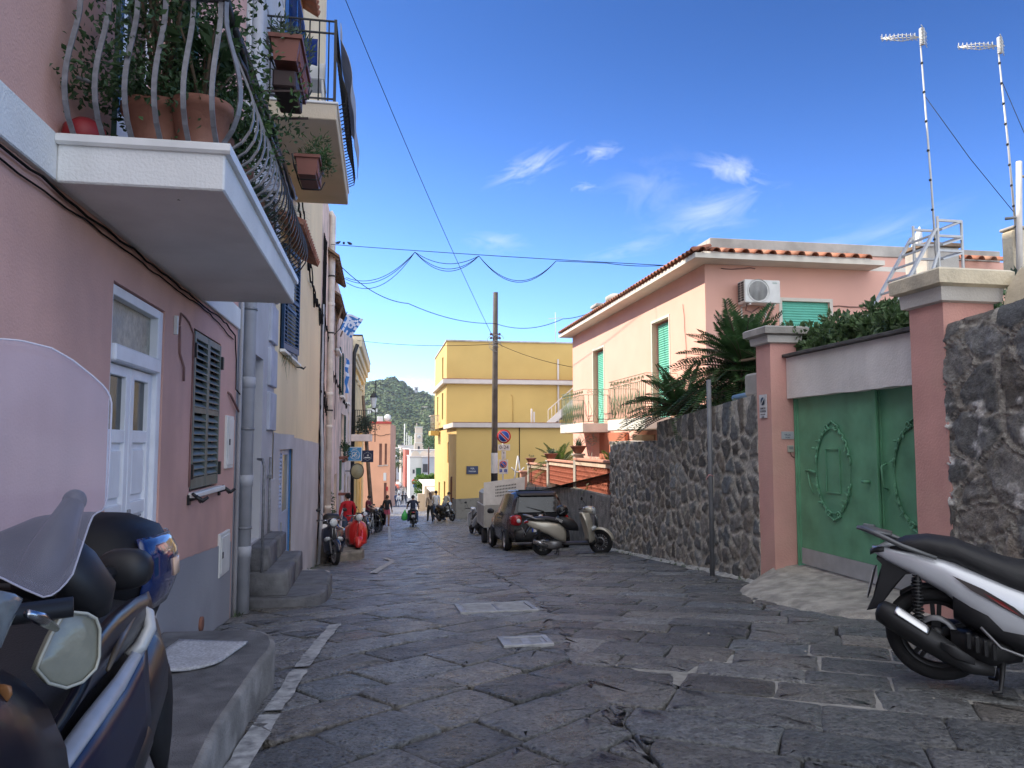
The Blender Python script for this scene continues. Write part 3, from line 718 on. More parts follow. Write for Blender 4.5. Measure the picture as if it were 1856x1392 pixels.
mb = MB(); mb.box(A, A+.03, 5.88, 5.905, 2.34, 2.48, .004); mb.build('bell_push', M_METW, hA)
# balcony slab + moulding
bx, by0, by1 = -.74, 3.70, 6.68
mb = MB(); mb.box(A+.0305, bx, by0, by1, 2.732, 2.93, .008); mb.build('balcony_slab', M_WHITEP, hA)
mb = MB()
out = [(A+.031, by0-.028), (bx+.028, by0-.028), (bx+.028, by1+.028), (A+.031, by1+.028)]
mb.prism(out, 2.905, 2.955, ch=.012); mb.build('balcony_nosing', M_MARB, hA)
# soffit stays grey by lack of light; railing
rt = 3.68
def belly(p0, nx, ny, w=.028, t=.008, h0=2.958, h1=rt, bulge=.135, m=None):
    # flat bar bellying outward along (nx, ny)
    pts = []
    for k in range(13):
        s = k/12; z = h0+(h1-h0)*s
        o = bulge*(math.sin(math.pi*min(1, s*1.15)**.62)**1.3 if s < .87 else 0) if s*1.15 < 1 else 0
        pts.append(Vector((p0[0]+nx*o, p0[1]+ny*o, z)))
    sx, sy = -ny*w/2, nx*w/2; vs = []
    for i, q in enumerate(pts):
        d = (pts[min(i+1, 12)]-pts[max(i-1, 0)]).normalized(); n3 = Vector((nx*d.z, ny*d.z, -(nx*d.x+ny*d.y)))*t/2
        vs += [q+n3+Vector((sx, sy, 0)), q+n3-Vector((sx, sy, 0)), q-n3-Vector((sx, sy, 0)), q-n3+Vector((sx, sy, 0))]
    return vs, [(4*i+k, 4*i+(k+1) % 4, 4*i+4+(k+1) % 4, 4*i+4+k) for i in range(12) for k in range(4)]
def bal_bar(p, nx, ny, m, w=.028, bulge=.135):
    mb = MB(); v, f = belly(p, nx, ny, w=w, bulge=bulge); mb.add(v, f); mb.build('railing_bar', m, hA)
for k in range(6): bal_bar((A+.09+.125*k, by0+.03), 0, -1, M_IRONG, .023)
bal_bar((bx-.02, by0+.03), .7, -.7, M_IRONG, .023)
for k in range(24): bal_bar((bx-.03, by0+.13+.122*k), 1, 0, M_IRONG if k < 9 else M_BLACK, .018)
for k in range(6): bal_bar((A+.1+.12*k, by1-.03), 0, 1, M_BLACK, .018)
mb = MB(); mb.bar((A+.03, by0+.03, rt), (bx-.03, by0+.03, rt), .04, .018); mb.bar((bx-.03, by1-.03, rt), (A+.03, by1-.03, rt), .04, .018); mb.build('handrail', M_IRONG, hA)
mb = MB(); mb.tube(wob([(bx-.03, by0+.01, rt), (bx-.03, by1-.01, rt)], .02), .026, 8); mb.tube(wob([(bx-.01, by0+.2, rt-.16), (bx+.01, 5.2, rt-.14), (bx-.02, by1-.05, rt-.17)], .03, 5), .018, 8); mb.tube(wob([(bx-.02, by0+.2, rt-.05), (bx-.0, by1-.1, rt-.06)], .05, 8), .022, 8); mb.build('handrail', M_BLACK, hA)
mb = MB(); mb.tube([(A+.04, by0+.16, 3.3), (A+.35, by0+.5, 3.33), (bx-.04, by0+1.9, 3.28)], .012, 6); mb.build('brace_rod', M_IRONG, hA)
# balcony door and its open dark shutter
mb = MB(); mb.box(A-.2, A-.14, 4.55, 5.55, 2.965, 5.28); mb.build('balcony_door', M_WDOOR, hA)
o = MB(); o.box(A-.142, A-.13, 4.66, 5.0, 3.6, 5.1); o.box(A-.142, A-.13, 5.1, 5.44, 3.6, 5.1); o.build('pane', M_GLASSD, hA)
louvre(hA, 'shutter', M_SHUTD, A+.04, 5.58, 6.08, 2.99, 5.28, 30, .02, .045); louvre(hA, 'shutter', M_SHUTD, A+.03, 4.02, 4.52, 2.99, 5.28, 30, .02, .045, leafT(A, 4.52, RAD(-62)))
# ---- pots standing on the balcony
def pot_plant(loc, r, h, label, kind, m=None, mpot=None, rim=True, plant_h=.6, spread=.3, n=260, L_=.06):
    t = thing('potted_plant', label, 'potted plant', loc, 0, 'potted plants on the white balcony')
    mb = MB(); mb.lathe([(r*.70,0),(r*.98,h*.82),(r*1.06,h*.83),(r*1.08,h),(r*.94,h),(r*.9,h*.9)], 22, cap=False); mb.add([(r*.9*math.cos(a*.3927), r*.9*math.sin(a*.3927), h*.9) for a in range(16)], [tuple(range(16))], mi=1)
    mb.build('pot', [mpot or M_TERRA, M_SOIL], t, False)
    f = MB()
    if kind == 'bush':
        for _ in range(7):
            a = R.uniform(0, 6.28); e = R.uniform(.1, spread); f.tube([(0,0,h*.9),(math.cos(a)*e*.4, math.sin(a)*e*.4, h+plant_h*.5),(math.cos(a)*e, math.sin(a)*e, h+plant_h)], [.012,.008,.003], 5, mi=1)
        foliage(f, (0,0,h+plant_h*.5), (spread, spread, plant_h*.6), n, L_, L_*.55); foliage(f, (0,-.05,h+.05), (spread*.9, spread*.9, .12), n//3, L_, L_*.55, droop=.4)
    elif kind == 'broad':
        for _ in range(9):
            a = R.uniform(0, 6.28); e = R.uniform(.05, spread); tip = (math.cos(a)*e, math.sin(a)*e, h+plant_h*R.uniform(.5,1)); f.tube([(0,0,h*.9),(tip[0]*.6,tip[1]*.6,tip[2]*.8),tip], [.01,.008,.004], 5, mi=1)
            for q in range(7): f.leaf(Vector(tip)*R.uniform(.75,1)+Vector((0,0,.02)), (R.gauss(0,1),R.gauss(0,1),.6), (R.gauss(0,1),R.gauss(0,1),1), .11, .06)
    else: blades(f, (0,0,h*.92), r*.5, n, L_, .012)
    f.build('plant', [m or M_LEAFD, M_BARK], t, False); return t
zb = 2.957
pot_plant((-1.12, 4.0, zb), .165, .27, 'wide terracotta pot with a tall bushy shrub at the near end of the white balcony', 'bush', M_LEAFD, None, True, 1.15, .36, 5200, .036)
pot_plant((-.98, 4.32, zb), .15, .26, 'terracotta pot with dense low foliage right of the tall shrub on the balcony', 'bush', M_LEAF, None, True, .5, .32, 2400, .036)
pot_plant((-.90, 3.92, zb), .14, .27, 'smooth terracotta pot with round-leaved succulent at the balcony corner', 'broad', M_LEAFD, None, True, .42, .24)
pot_plant((-.92, 4.75, zb), .13, .25, 'small terracotta pot with thin trailing leaves behind the balcony corner', 'bush', M_LEAFD, None, True, .4, .32, 2400, .034)
pot_plant((-.93, 5.3, zb), .13, .22, 'small pot of grey-green spiky leaves midway along the balcony rail', 'blade', M_LEAFB, None, True, .3, .3, 420, .36)
pot_plant((-.92, 5.75, zb), .12, .2, 'small pot of pale arching leaves spilling through the far railing bars', 'blade', M_LEAFB, None, True, .3, .3, 380, .42)
pot_plant((-.9, 6.3, zb), .10, .16, 'last small pot at the far end of the white balcony with a spidery tuft', 'blade', M_LEAFB, None, True, .3, .3, 220, .3)
mb = MB(); mb.lathe([(.08,0),(.10,.02),(.09,.08),(.04,.12),(.02,.125)], 16, c=(-1.40, 3.82, zb)); tag(base(mb.build('bucket', M_RED)), 'red plastic tub in the wall corner of the white balcony', 'tub')
# ---- trough planters hooked outside the rail
def trough(c, L_, label, plant, ang=0):
    t = thing('hanging_planter', label, 'planter', c, ang, 'brown trough planters hooked on the railing')
    mb = MB(); w, h = .085, .16; l = L_/2
    out = lambda s, z, g=0: [(-w*s-g, -l*(.93+.07*s)-g, z), (w*s+g, -l*(.93+.07*s)-g, z), (w*s+g, l*(.93+.07*s)+g, z), (-w*s-g, l*(.93+.07*s)+g, z)]
    vs = out(.78, 0)+out(1, h*.85)+out(1, h*.85, .014)+out(1, h, .016)+out(.92, h)+out(.9, h*.85)
    mb.add(vs, [(3,2,1,0)]+[(i*4+k, i*4+(k+1) % 4, (i+1)*4+(k+1) % 4, (i+1)*4+k) for i in range(5) for k in range(4)]+[(20,21,22,23)])
    for k in range(8): y = -l*.8+l*1.6*k/7; mb.box(w*.86, w*.98, y-.012, y+.012, .02, h*.8)
    mb.build('trough', M_TERRAP, t, False)
    for y in (-l*.6, l*.6): b = MB(); b.tube([(-w-.04,y,h+.03),(-w-.02,y,h*.5),(-w*.8,y,-.015),(w,y,-.015),(w+.03,y,.05)], .006, 6); b.build('bracket', M_BLACK, t, False)
    f = MB()
    if plant == 'thyme': foliage(f, (0, 0, h+.06), (w*1.3, l*1.0, .12), 800, .05, .012, up=.6)
    else: foliage(f, (.04, .05, h+.04), (w*1.5, l*.9, .13), 900, .05, .012, up=.3)
    f.build('plant', M_LEAFB if plant == 'thyme' else M_LEAF, t, False)
trough((-.60, 4.95, 3.86), .62, 'upper brown trough planter with fine green herbs hanging high over the white balcony', 'thyme')
trough((-.60, 6.28, 3.66), .40, 'lower brown trough planter with a bushy overhanging herb near the far balcony end', 'bush')
mb = MB(); mb.box(-.68,-.54,4.70,5.10,3.72,3.83,.01); mb.bar((-.75,4.7,3.68),(-.5,4.7,3.70),.012); mb.bar((-.75,5.1,3.68),(-.5,5.1,3.70),.012); tag(base(mb.build('empty_planter', mat('dark_brown_planter', (.04,.022,.022), .6, var=.2))), 'dark empty trough under the upper herb planter', 'planter')
# ================================================================ house B, grey corner strip then cream
hB = thing('cream_house', 'tall cream house with grey quoins and dark blue shutters beside the salmon house', 'house', (-1.5, 13, -.5))
B1, B2 = 11.25, 19.3
mb = MB(); wall(mb, 'x', A, 8.41, B1, -1.5, 8.9, [(8.97, 10.22, .36, 2.62, .5)], sgn=1); mb.add([(A,8.41,8.9),(A,B1,8.9),(A-6,B1,8.9),(A-6,8.41,8.9)], [(0,1,2,3)])
mb.build('wall', M_GREYB, hB)
mb = MB(); wall(mb, 'x', A, B1, B2, -2.5, 13.5, [(11.75, 14.0, 2.95, 4.6, .14), (11.95, 13.75, -1.2, 1.45, .07), (11.7, 13.4, 5.85, 8.3, .14)], sgn=1)
mb.add([(A,B2,-2.5),(A-6,B2,-2.5),(A-6,B2,13.5),(A,B2,13.5)], [(0,1,2,3)]); mb.add([(A,B1,8.9),(A-6,B1,8.9),(A-6,B1,13.5),(A,B1,13.5)], [(3,2,1,0)]); mb.add([(A,B1,13.5),(A,B2,13.5),(A-6,B2,13.5),(A-6,B1,13.5)], [(0,1,2,3)]); mb.add([(A-6,8.41,-2.5),(A-6,B2,-2.5),(A-6,B2,13.5),(A-6,8.41,13.5)], [(3,2,1,0)])
mb.build('wall', M_CREAM, hB)
mb = MB()
def pl_(y0, y1, z0, z1, d=.012): 
    wall(mb, 'x', A+d, y0, y1, z0, z1, (), sgn=1)
ys = [B1+.0+.3*i for i in range(28)]
vs = []
for y in ys:
    if y > B2: y = B2
    zt_ = 1.70-.02*(y-B1)+.015*NZ.noise((y*1.3, 2, 0))
    vs += [(A+.014, y, -2.5), (A+.014, y, zt_)]
k = len(ys)
F_ = [(2*i, 2*i+2, 2*i+3, 2*i+1) for i in range(k-1) if not (11.9 < (ys[i]+ys[i+1])/2 < 13.8)]
mb.add(vs, F_); wall(mb, 'x', A+.0141, 11.25, 13.85, 1.45, 1.69, (), sgn=1); wall(mb, 'x', A+.0141, 11.62, 11.95, -2, 1.45, (), sgn=1); wall(mb, 'x', A+.0141, 13.75, 13.95, -2, 1.45, (), sgn=1)
mb.build('dado', M_GREYB, hB)
for i, z in enumerate((1.72, 2.32, 2.92, 3.52, 4.12)):
    mb = MB(); mb.box(A-.02, A+.045, 10.62, 11.24, z, z+.52, .012); mb.build('quoin', M_QUOIN, hB)
for z in (5.2, 6.1, 7.0, 7.9):
    mb = MB(); mb.box(A-.02, A+.03, 8.42, 11.2, z, z+.85, .015); mb.build('rusticated_band', M_GREYB, hB)
mb = MB(); mb.box(A-.49, A-.44, 9.1, 10.1, .36, 2.5, .01); mb.build('entrance_door', M_GREYD, hB)
# downpipe
mb = MB(); mb.tube([(A+.085, 8.62, -.42), (A+.085, 8.62, 8.6)], .068, 14)
for z in (.4, 1.15, 2.2, 3.6, 5.2): mb.lathe([(.069,z-.06),(.076,z-.058),(.076,z+.058),(.069,z+.06)], 14, c=(A+.085, 8.62, 0), cap=False)
mb.build('downpipe', M_PIPE, hB)
for z in (.65, 1.7, 3.0): 
    mb = MB(); mb.lathe([(.070,z-.012),(.078,z-.012),(.078,z+.012),(.070,z+.012)], 14, c=(A+.085, 8.62, 0), cap=False); mb.box(A, A+.02, 8.60, 8.64, z-.012, z+.012); mb.build('pipe_bracket', M_IRONG, hB)
mb = MB(); mb.tube([(A+.03, 8.45, -.3),(A+.03, 8.45, 8.4)], .022, 8); mb.build('conduit', M_GREYB, hB)
# handrail by the stairs and two slim conduits
mb = MB(); mb.tube([(-1.30,9.12,.1),(-1.30,9.12,1.28),(-1.33,9.2,1.36),(-1.42,9.45,1.36)], .016, 8); mb.box(-1.32,-1.28,9.1,9.14,.0,.04); mb.build('handrail', M_IRONG, hB)
mb = MB(); mb.tube([(A+.04,10.78,-.1),(A+.04,10.78,1.36)], .018, 8)
for z in (.3, 1.1): mb.box(A+.014, A+.065, 10.74, 10.82, z-.02, z+.02)
mb.build('conduit', M_IRONG, hB)
mb = MB(); mb.box(A+.012, A+.03, 10.95, 11.45, .35, 1.05, .004); mb.build('cable_hatch', M_GREYB, hB)
# blue wooden door in its recess
X1 = A-.045
M_BDOOR = mat('pale_blue_paint', (.34,.40,.55), .5, var=.15, vs=4, streak=.25); M_BEDGE = mat('blue_door_edge', (.06,.19,.42), .5, var=.1)
d = MB(); d.box(X1-.04, X1, 12.0, 12.75, -1.0, .44, .004); d.box(X1-.04, X1, 12.76, 13.70, -1.0, .44, .004); d.box(X1-.04, X1, 12.76, 12.84, .441, 1.44, .004); d.box(X1-.04, X1, 13.6, 13.7, .441, 1.44, .004); d.box(X1-.04, X1-.001, 12.841, 13.599, 1.36, 1.44); d.build('door_leaf', M_BDOOR, hB)
louvre(hB, 'louvred_panel', M_BDOOR, X1-.015, 12.0, 12.75, .445, 1.44, 14, .02, .035)
d = MB(); d.box(X1-.03, X1-.015, 12.84, 13.6, .44, 1.37); d.build('pane', mat('pale_curtained_pane', (.30,.31,.25), .2, var=.25, vs=3), hB)
d = MB(); d.box(X1-.02, X1+.03, 13.70, 13.745, -1.1, 1.45); d.build('door_frame', M_BEDGE, hB); d = MB(); d.box(X1-.02, X1+.03, 11.955, 12.0, -1.1, 1.45); d.build('door_frame', M_BEDGE, hB)
d = MB(); d.box(X1, X1+.02, 12.70, 12.74, .12, .3, .004); d.box(X1, X1+.02, 12.70, 12.74, -.75, -.55, .004); d.build('door_handle', M_IRON, hB)
# blue shuttered windows
mb = MB(); mb.box(A-.13, A-.09, 11.75, 14.0, 2.95, 4.6); mb.build('window_back', M_GLASSD, hB); mb = MB(); mb.box(A-.13, A-.09, 11.7, 13.4, 5.85, 8.3); mb.build('window_back', M_GLASSD, hB)
louvre(hB, 'shutter', M_SHUTB, A+.02, 12.78, 13.9, 2.97, 4.58, 24, .02, .045, leafT(A, 13.9, RAD(-3)))
louvre(hB, 'shutter', M_SHUTB, A+.03, 11.85, 12.85, 2.97, 4.58, 24, .02, .045, leafT(A, 11.85, RAD(-7)))
louvre(hB, 'shutter', M_SHUTB2, A+.03, 11.45, 12.62, 5.86, 9.1, 40, .02, .045); louvre(hB, 'shutter', M_SHUTB2, A+.03, 12.64, 13.82, 5.86, 9.1, 40, .02, .045)
mb = MB(); mb.box(A+.006, A+.09, 11.7, 14.05, 2.90, 2.945, .006); mb.build('window_sill', M_MARB, hB)
mb = MB(); mb.tube([(A,14.1,2.9),(A+.06,14.13,2.91),(A+.12,14.16,2.88),(A+.15,14.2,2.92)], [.012,.02,.018,.01], 6); mb.build('shutter_catch', M_BLACK, hB)
f = MB(); blades(f, (A+.05,12.2,2.9), .1, 40, .3, .008, None, 1.6); f.build('sill_weed', M_LEAFD, hB)
# tiled canopy hoods
def hood(y0, y1, z, par, w=.36):
    mb = MB(); mb.add([(A,y0,z+.16),(A+w,y0,z),(A+w,y1,z),(A,y1,z+.16),(A,y0,z+.12),(A+w,y0,z-.035),(A+w,y1,z-.035),(A,y1,z+.12)], [(0,1,2,3),(7,6,5,4),(1,5,6,2),(0,4,5,1),(3,2,6,7)])
    k = int((y1-y0)/.16)
    for i in range(k): y = y0+(y1-y0)*(i+.5)/k; mb.tube([(A,y,z+.17),(A+w+.02,y,z+.01)], .05, 8, cap=True)
    mb.build('tiled_hood', M_TILE, par)
hood(11.2, 13.9, 4.72, hB); hood(11.6, 13.9, 9.35, hB, .28)
# upper balcony
ux, uy0, uy1 = -.60, 9.6, 13.1
mb = MB(); mb.box(A+.031, ux, uy0, uy1, 5.6, 5.80, .01); mb.build('balcony_slab', mat('balcony_cream', (.58,.47,.33), .9, var=.12, vs=2, bump=.4, bs=50, col2=(.42,.40,.38), var2=.5, vs2=1), hB)
mb = MB(); mb.box(A+.031, ux+.02, uy0-.02, uy1+.02, 5.801, 5.83, .006); mb.build('balcony_nosing', M_MARB, hB)
def rod(pts, r=.009, n=6, name='railing_bar', m=None, par=None):
    mb = MB(); mb.tube(pts, r, n); return mb.build(name, m or M_BLACK, par or hB)
zu0, zu1 = 5.83, 6.9
for z in (zu1, zu1-.16, zu0+.05):
    mb = MB(); mb.bar((A+.03,uy0+.03,z),(ux-.03,uy0+.03,z),.03,.014); mb.bar((ux-.03,uy0+.03,z),(ux-.03,uy1-.03,z),.03,.014); mb.bar((ux-.03,uy1-.03,z),(A+.03,uy1-.03,z),.03,.014); mb.build('rail', M_BLACK, hB)
for x in [A+.08+.118*i for i in range(7)]: rod([(x,uy0+.03,zu0),(x,uy0+.03,zu1)])
mb = MB(); mb.bar((ux-.03,uy0+.03,zu0-.03),(ux-.03,uy0+.03,zu1+.02),.035); mb.build('corner_post', M_BLACK, hB)
mb = MB(); mb.tube([(-1.12+.05*math.cos(a*.5), uy0+.03, zu1-.08+.05*math.sin(a*.5)) for a in range(13)], .006, 5, closed=False); mb.build('scroll', M_BLACK, hB)
for k in range(27):
    y = uy0+.16+.122*k; rod([(ux-.03,y,zu1),(ux-.02,y,6.5),(ux+.05,y,6.25),(ux+.12,y,6.02),(ux+.10,y,5.9),(ux-.02,y,5.84)], .008, 5)
# cloth draped outside the upper rail
mc = MB(); rows = []
for i in range(15):
    z = zu1+.03-1.02*i/14; bul = .17*math.sin(min(1, max(0, (i-3)/9))*math.pi*.62)
    rows.append([(ux+.02+bul+.010*math.sin(y*4+i*.3)+.008*NZ.noise((y*3, z*3, 0)), y, z+.01*math.sin(y*5)) for y in [uy0+.08+(uy1-uy0-.5)*j/24 for j in range(25)]])
mc.sheet(rows, .006); tag(base(mc.build('hanging_cloth', mat('grey_canvas', (.30,.31,.36), .85, var=.12, vs=4, bump=.3, bs=30))), 'grey canvas cloth draped along the outside of the upper balcony railing', 'cloth')
# plastic chair and blue towel on the upper balcony
t = thing('plastic_chair', 'white plastic chair standing on the upper balcony behind its railing', 'chair', (-1.0, 10.1, 5.83))
mb = MB(); mb.box(-.22,.22,-.21,.21,.42,.45,.012); mb.build('seat', M_WHITEPL, t, False)
mb = MB(); gr = [[(-.2+.4*j/6, .2+.05*i/5+.03*((j-3)/3)**2*-1, .45+.4*i/5) for j in range(7)] for i in range(6)]; mb.sheet(gr, .015); mb.build('backrest', M_WHITEPL, t, False)
for sx in (-1, 1):
    for sy in (-1, 1): mb = MB(); mb.tube([(sx*.19,sy*.18,.42),(sx*.22,sy*.22,0)], [.022,.016], 8); mb.build('leg', M_WHITEPL, t, False)
mb = MB(); gr = [[(-1.28+.42*j/8, 9.74+.02*math.sin(j*1.7)*i/8+.03*(i<1), 6.72-.36*i/8) for j in range(9)] for i in range(9)]; mb.sheet(gr, .012); tag(base(mb.build('towel', mat('blue_cloth', (.01,.035,.20), .9, var=.2, vs=12))), 'dark blue towel hung over the upper balcony rail', 'towel')
# ================================================================ house C, weathered, cables and pipe
hC = thing('weathered_house', 'narrow weathered pinkish house wrapped in cables with a pale downpipe', 'house', (-1.5, 21, -1.4))
C1, C2 = 19.31, 23.2
mb = MB(); wall(mb, 'x', A, C1, C2, -3, 8.1, [(20.6,21.3,-1.2,.95,.3)], sgn=1); mb.add([(A,C2,-3),(A-6,C2,-3),(A-6,C2,8.1),(A,C2,8.1)], [(0,1,2,3)]); mb.add([(A,C1,8.1),(A,C2,8.1),(A-6,C2,8.1),(A-6,C1,8.1)], [(0,1,2,3)]); mb.add([(A-6,C1,8.1),(A,C1,8.1),(A,C1,7),(A-6,C1,7)],[(0,1,2,3)]); mb.build('wall', M_WEATH, hC)
mb = MB(); pl2 = [C1+.02, 20.55]; wall(mb, 'x', A+.014, C1+.05, 20.58, -3, 1.9, (), sgn=1); wall(mb, 'x', A+.014, 21.32, C2, -3, 1.75, (), sgn=1); mb.build('dado', M_PALEP, hC)
mb = MB(); mb.tube([(A+.10,21.7,-1.6),(A+.10,21.7,7.9),(A+.02,21.7,8.02)], .085, 12)
for z in (-.2, 2.0, 2.9, 5.4): mb.lathe([(.086,z-.05),(.098,z-.045),(.098,z+.045),(.086,z+.05)], 12, c=(A+.10,21.7,0), cap=False)
mb.build('downpipe', M_PIPEW, hC)
for z in (2.45, 4.6, 6.2): mb = MB(); mb.lathe([(.087,z-.02),(.10,z-.02),(.10,z+.02),(.087,z+.02)], 12, c=(A+.10,21.7,0), cap=False); mb.build('pipe_bracket', M_BLACK, hC)
mb = MB()
for i in range(9):
    y = 19.36+.12*i+R.uniform(-.04,.04); mb.tube(wob([(A+.03+.03*(i%3),y,-1.5+R.uniform(0,2)),(A+.03,y+R.uniform(-.1,.1),3),(A+.04,y+R.uniform(-.1,.1),6.8)], .12, i*3+1), R.uniform(.008,.02), 5)
mb.tube(wob([(A+.05,14.0,5.9),(A+.05,16.5,4.95),(A+.05,18.8,4.6),(A+.06,19.5,4.9),(A+.05,22,4.2)], .2, 3), .014, 5); mb.tube(wob([(A+.06,13.2,5.6),(A+.05,17,4.75),(A+.05,19.4,4.5)], .25, 5), .018, 5)
mb.tube(wob([(A+.05,19.5,3.3),(A+.06,20.8,2.6),(A+.05,22.9,2.45)], .2, 6), .012, 5); mb.tube(wob([(A+.05,19.4,2.9),(A+.06,20.5,2.5),(A+.05,21.5,2.4)], .2, 9), .012, 5)
mb.build('cable_bundle', M_CABLE, hC)
mb = MB(); mb.tube(wob([(A+.06,19.3,-1.5),(A+.12,19.25,0),(A+.10,19.3,1.4),(A+.05,19.45,2.2),(A+.04,19.45,5)], .05, 2), .04, 8); mb.build('cable_trunk', M_PIPE, hC)
mb = MB(); mb.box(A-.28, A-.24, 20.6, 21.3, -1.2, .95); mb.build('doorway', M_GLASSD, hC)
f = MB(); foliage(f, (A+.12, 22.6, -.55), (.14,.45,.6), 500, .09); f.build('climber', M_LEAFD, hC)
# ================================================================ house D
hD = thing('flag_house', 'long faded pink house with dark shutters where the flags hang', 'house', (-1.5, 32, -2.2))
D1, D2, DT = 23.21, 41.0, 7.0
wins = [(25.2,26.6,4.6,6.0,.15),(28.6,30.0,3.3,5.0,.15),(30.2,32.4,.9,2.7,.15),(33.5,35.0,3.3,5.0,.15),(26.0,27.6,-1.75,.5,.3),(29.2,30.6,-1.8,.45,.3),(33.2,34.8,-2.2,.2,.3),(36.5,38,-2.4,0,.3),(36.3,37.6,1.2,3,.15)]
mb = MB(); wall(mb, 'x', A, D1, D2, -4, DT, wins, sgn=1); mb.add([(A,D2,-4),(A-6,D2,-4),(A-6,D2,DT),(A,D2,DT)], [(0,1,2,3)]); mb.add([(A,D1,DT),(A,D2,DT),(A-6,D2,DT),(A-6,D1,DT)], [(0,1,2,3)]); mb.build('wall', M_WEATH, hD)
mb = MB(); wall(mb, 'x', A+.012, D1, 25.9, -4, 2.1, (), sgn=1); wall(mb, 'x', A+.012, 27.7, 29.1, -4, 1.0, (), sgn=1); wall(mb, 'x', A+.012, 30.7, 33.1, -4, .85, (), sgn=1); mb.build('dado', M_PALEP, hD)
for w in wins: mb = MB(); mb.box(A-w[4]+.01, A-w[4]+.04, w[0], w[1], w[2], w[3]); mb.build('window' if w[2] > 0 else 'doorway', M_GLASSD, hD)
for w in wins:
    if w[2] > 0: mb = MB(); mb.box(A+.003, A+.16, w[0]-.15, w[1]+.15, w[2]-.09, w[2]-.01, .008); mb.build('window_sill', M_MARB if w[2] > 2.8 else M_TERRAP, hD)
louvre(hD, 'shutter', M_SHUTD, A+.03, 29.6, 30.2, .92, 2.7, 20, .02, .045, leafT(A, 30.2, RAD(-70))); louvre(hD, 'shutter', M_SHUTD, A+.03, 32.4, 33.2, .92, 2.7, 20, .02, .045)
louvre(hD, 'shutter', M_SHUTD, A+.03, 28.0, 28.6, 3.3, 5.0, 18, .02, .045); louvre(hD, 'shutter', M_SHUTD, A+.03, 30.0, 30.6, 3.3, 5.0, 18, .02, .045)
mb = MB(); mb.box(A+.01, A+.32, 28.9, 29.3, .95, 1.06, .01); mb.box(A+.01, A+.45, 28.7, 29.0, -.35, -.26, .01); mb.build('bracket_shelf', M_TERRAP, hD)
mb = MB(); mb.box(A+.02, A+.06, 29.1, 30.0, -.2, .9); mb.build('green_panel', mat('green_board', (.03,.10,.05), .6, var=.2), hD)
mb = MB(); mb.tube([(A+.08,40.6,-2.8),(A+.08,40.6,6.2),(A+.25,40.6,6.7)], .10, 10); mb.build('downpipe', M_BLACK, hD)
def eave(y0, y1, z, w, m, par, name='eave', slats=0):
    mb = MB(); mb.add([(A,y0,z+.22),(A+w,y0,z),(A+w,y1,z),(A,y1,z+.22),(A,y0,z+.15),(A+w,y0,z-.06),(A+w,y1,z-.06),(A,y1,z+.15)], [(0,1,2,3),(7,6,5,4),(1,5,6,2),(0,4,5,1),(3,2,6,7)])
    for i in range(slats): y = y0+(y1-y0)*(i+.5)/slats; mb.bar((A,y,z+.10),(A+w-.03,y,z-.09),.06,.06)
    mb.build(name, m, par)
eave(21.3, 25.5, 6.72, .32, M_WOODB, hD, 'roof_overhang', 12); eave(22.6, 27.2, 5.86, .32, M_WOODB, hD, 'wooden_canopy', 12)
mb = MB(); mb.bar((A+.1,24.2,5.2),(A+.3,24.2,5.85),.05); mb.bar((A+.1,26.8,5.2),(A+.3,26.8,5.85),.05); mb.build('canopy_strut', M_WOODB, hD)
mb = MB(); mb.tube(wob([(A+.05,23.5,3.7),(A+.06,27,3.5),(A+.05,31,3.2),(A+.05,34,3.1)], .15, 2), .015, 5); mb.tube(wob([(A+.05,25,2.3),(A+.05,25,5.5)], .1, 2), .012, 5); mb.build('wall_cable', M_CABLE, hD)
f = MB(); foliage(f, (A+.2, 29.6, 1.35), (.15,.5,.3), 420, .09); f.build('window_box_plant', M_LEAFD, hD)
# flags
M_FB = mat('flag_blue', (.03,.16,.42), .8, var=.1); M_FW = mat('flag_white', (.62,.66,.72), .8, var=.06)
t = thing('checkered_flag', 'blue and white flag flying from a pole out of an upper window', 'flag', P(616,596,X=-1.25))
c0, c1, c2, c3 = P(616,596,X=-1.28), P(628,568,X=-1.12), P(659,578,Y=25.6), P(637,613,Y=25.0)
N_ = 20; mb = MB(); pts = []
for i in range(N_+1):
    u = i/N_; row = []
    for j in range(N_+1):
        v = j/N_; p = (c0*(1-u)+c1*u)*(1-v)+(c3*(1-u)+c2*u)*v; row.append(p+Vector((0, .06*math.sin(v*9+u*3), .02*math.sin(v*7+u*5))))
    pts.append(row)
def flagcol(u, v):
    if v > .78: return int(u*8) % 2
    if u < .2: return int(v*7) % 2
    r = math.hypot((u-.48)*1.15, v-.52)
    if r < .07: return 0
    if r < .17: return 1
    if abs(u-.68-(v-.5)*.5) < .05 or abs(u-.68+(v-.5)*.5) < .05: return 1
    if abs(v-.22) < .06 and .25 < u < .8: return 1
    if u > .9 and v < .7: return 1
    return 0
for i in range(N_):
    for j in range(N_): mb.add([pts[i][j], pts[i+1][j], pts[i+1][j+1], pts[i][j+1]], [(0,1,2,3)], True, flagcol((i+.5)/N_, (j+.5)/N_))
mb.build('cloth', [M_FB, M_FW], t)
mb = MB(); mb.tube([c0+Vector((-.25,-.1,-.3)), c0, c1+Vector((.02,.02,.05))], .014, 6); mb.build('pole', M_BLACK, t)
mb = MB(); pts = [[(A+.12+.10*j/6+.03*math.sin(i*.8+j), 30.3+.7*j/6+.05*math.sin(j*2), 4.85-1.35*i/20) for j in range(7)] for i in range(21)]
for i in range(20):
    for j in range(6): mb.add([pts[i][j], pts[i+1][j], pts[i+1][j+1], pts[i][j+1]], [(0,1,2,3)], True, 1 if i in (3, 4, 8, 9) or (j == 5 and i > 10) else 0)
tag(base(mb.build('striped_flag', [M_FB, M_FW])), 'furled blue and white flag hanging straight down below the flying one', 'flag')
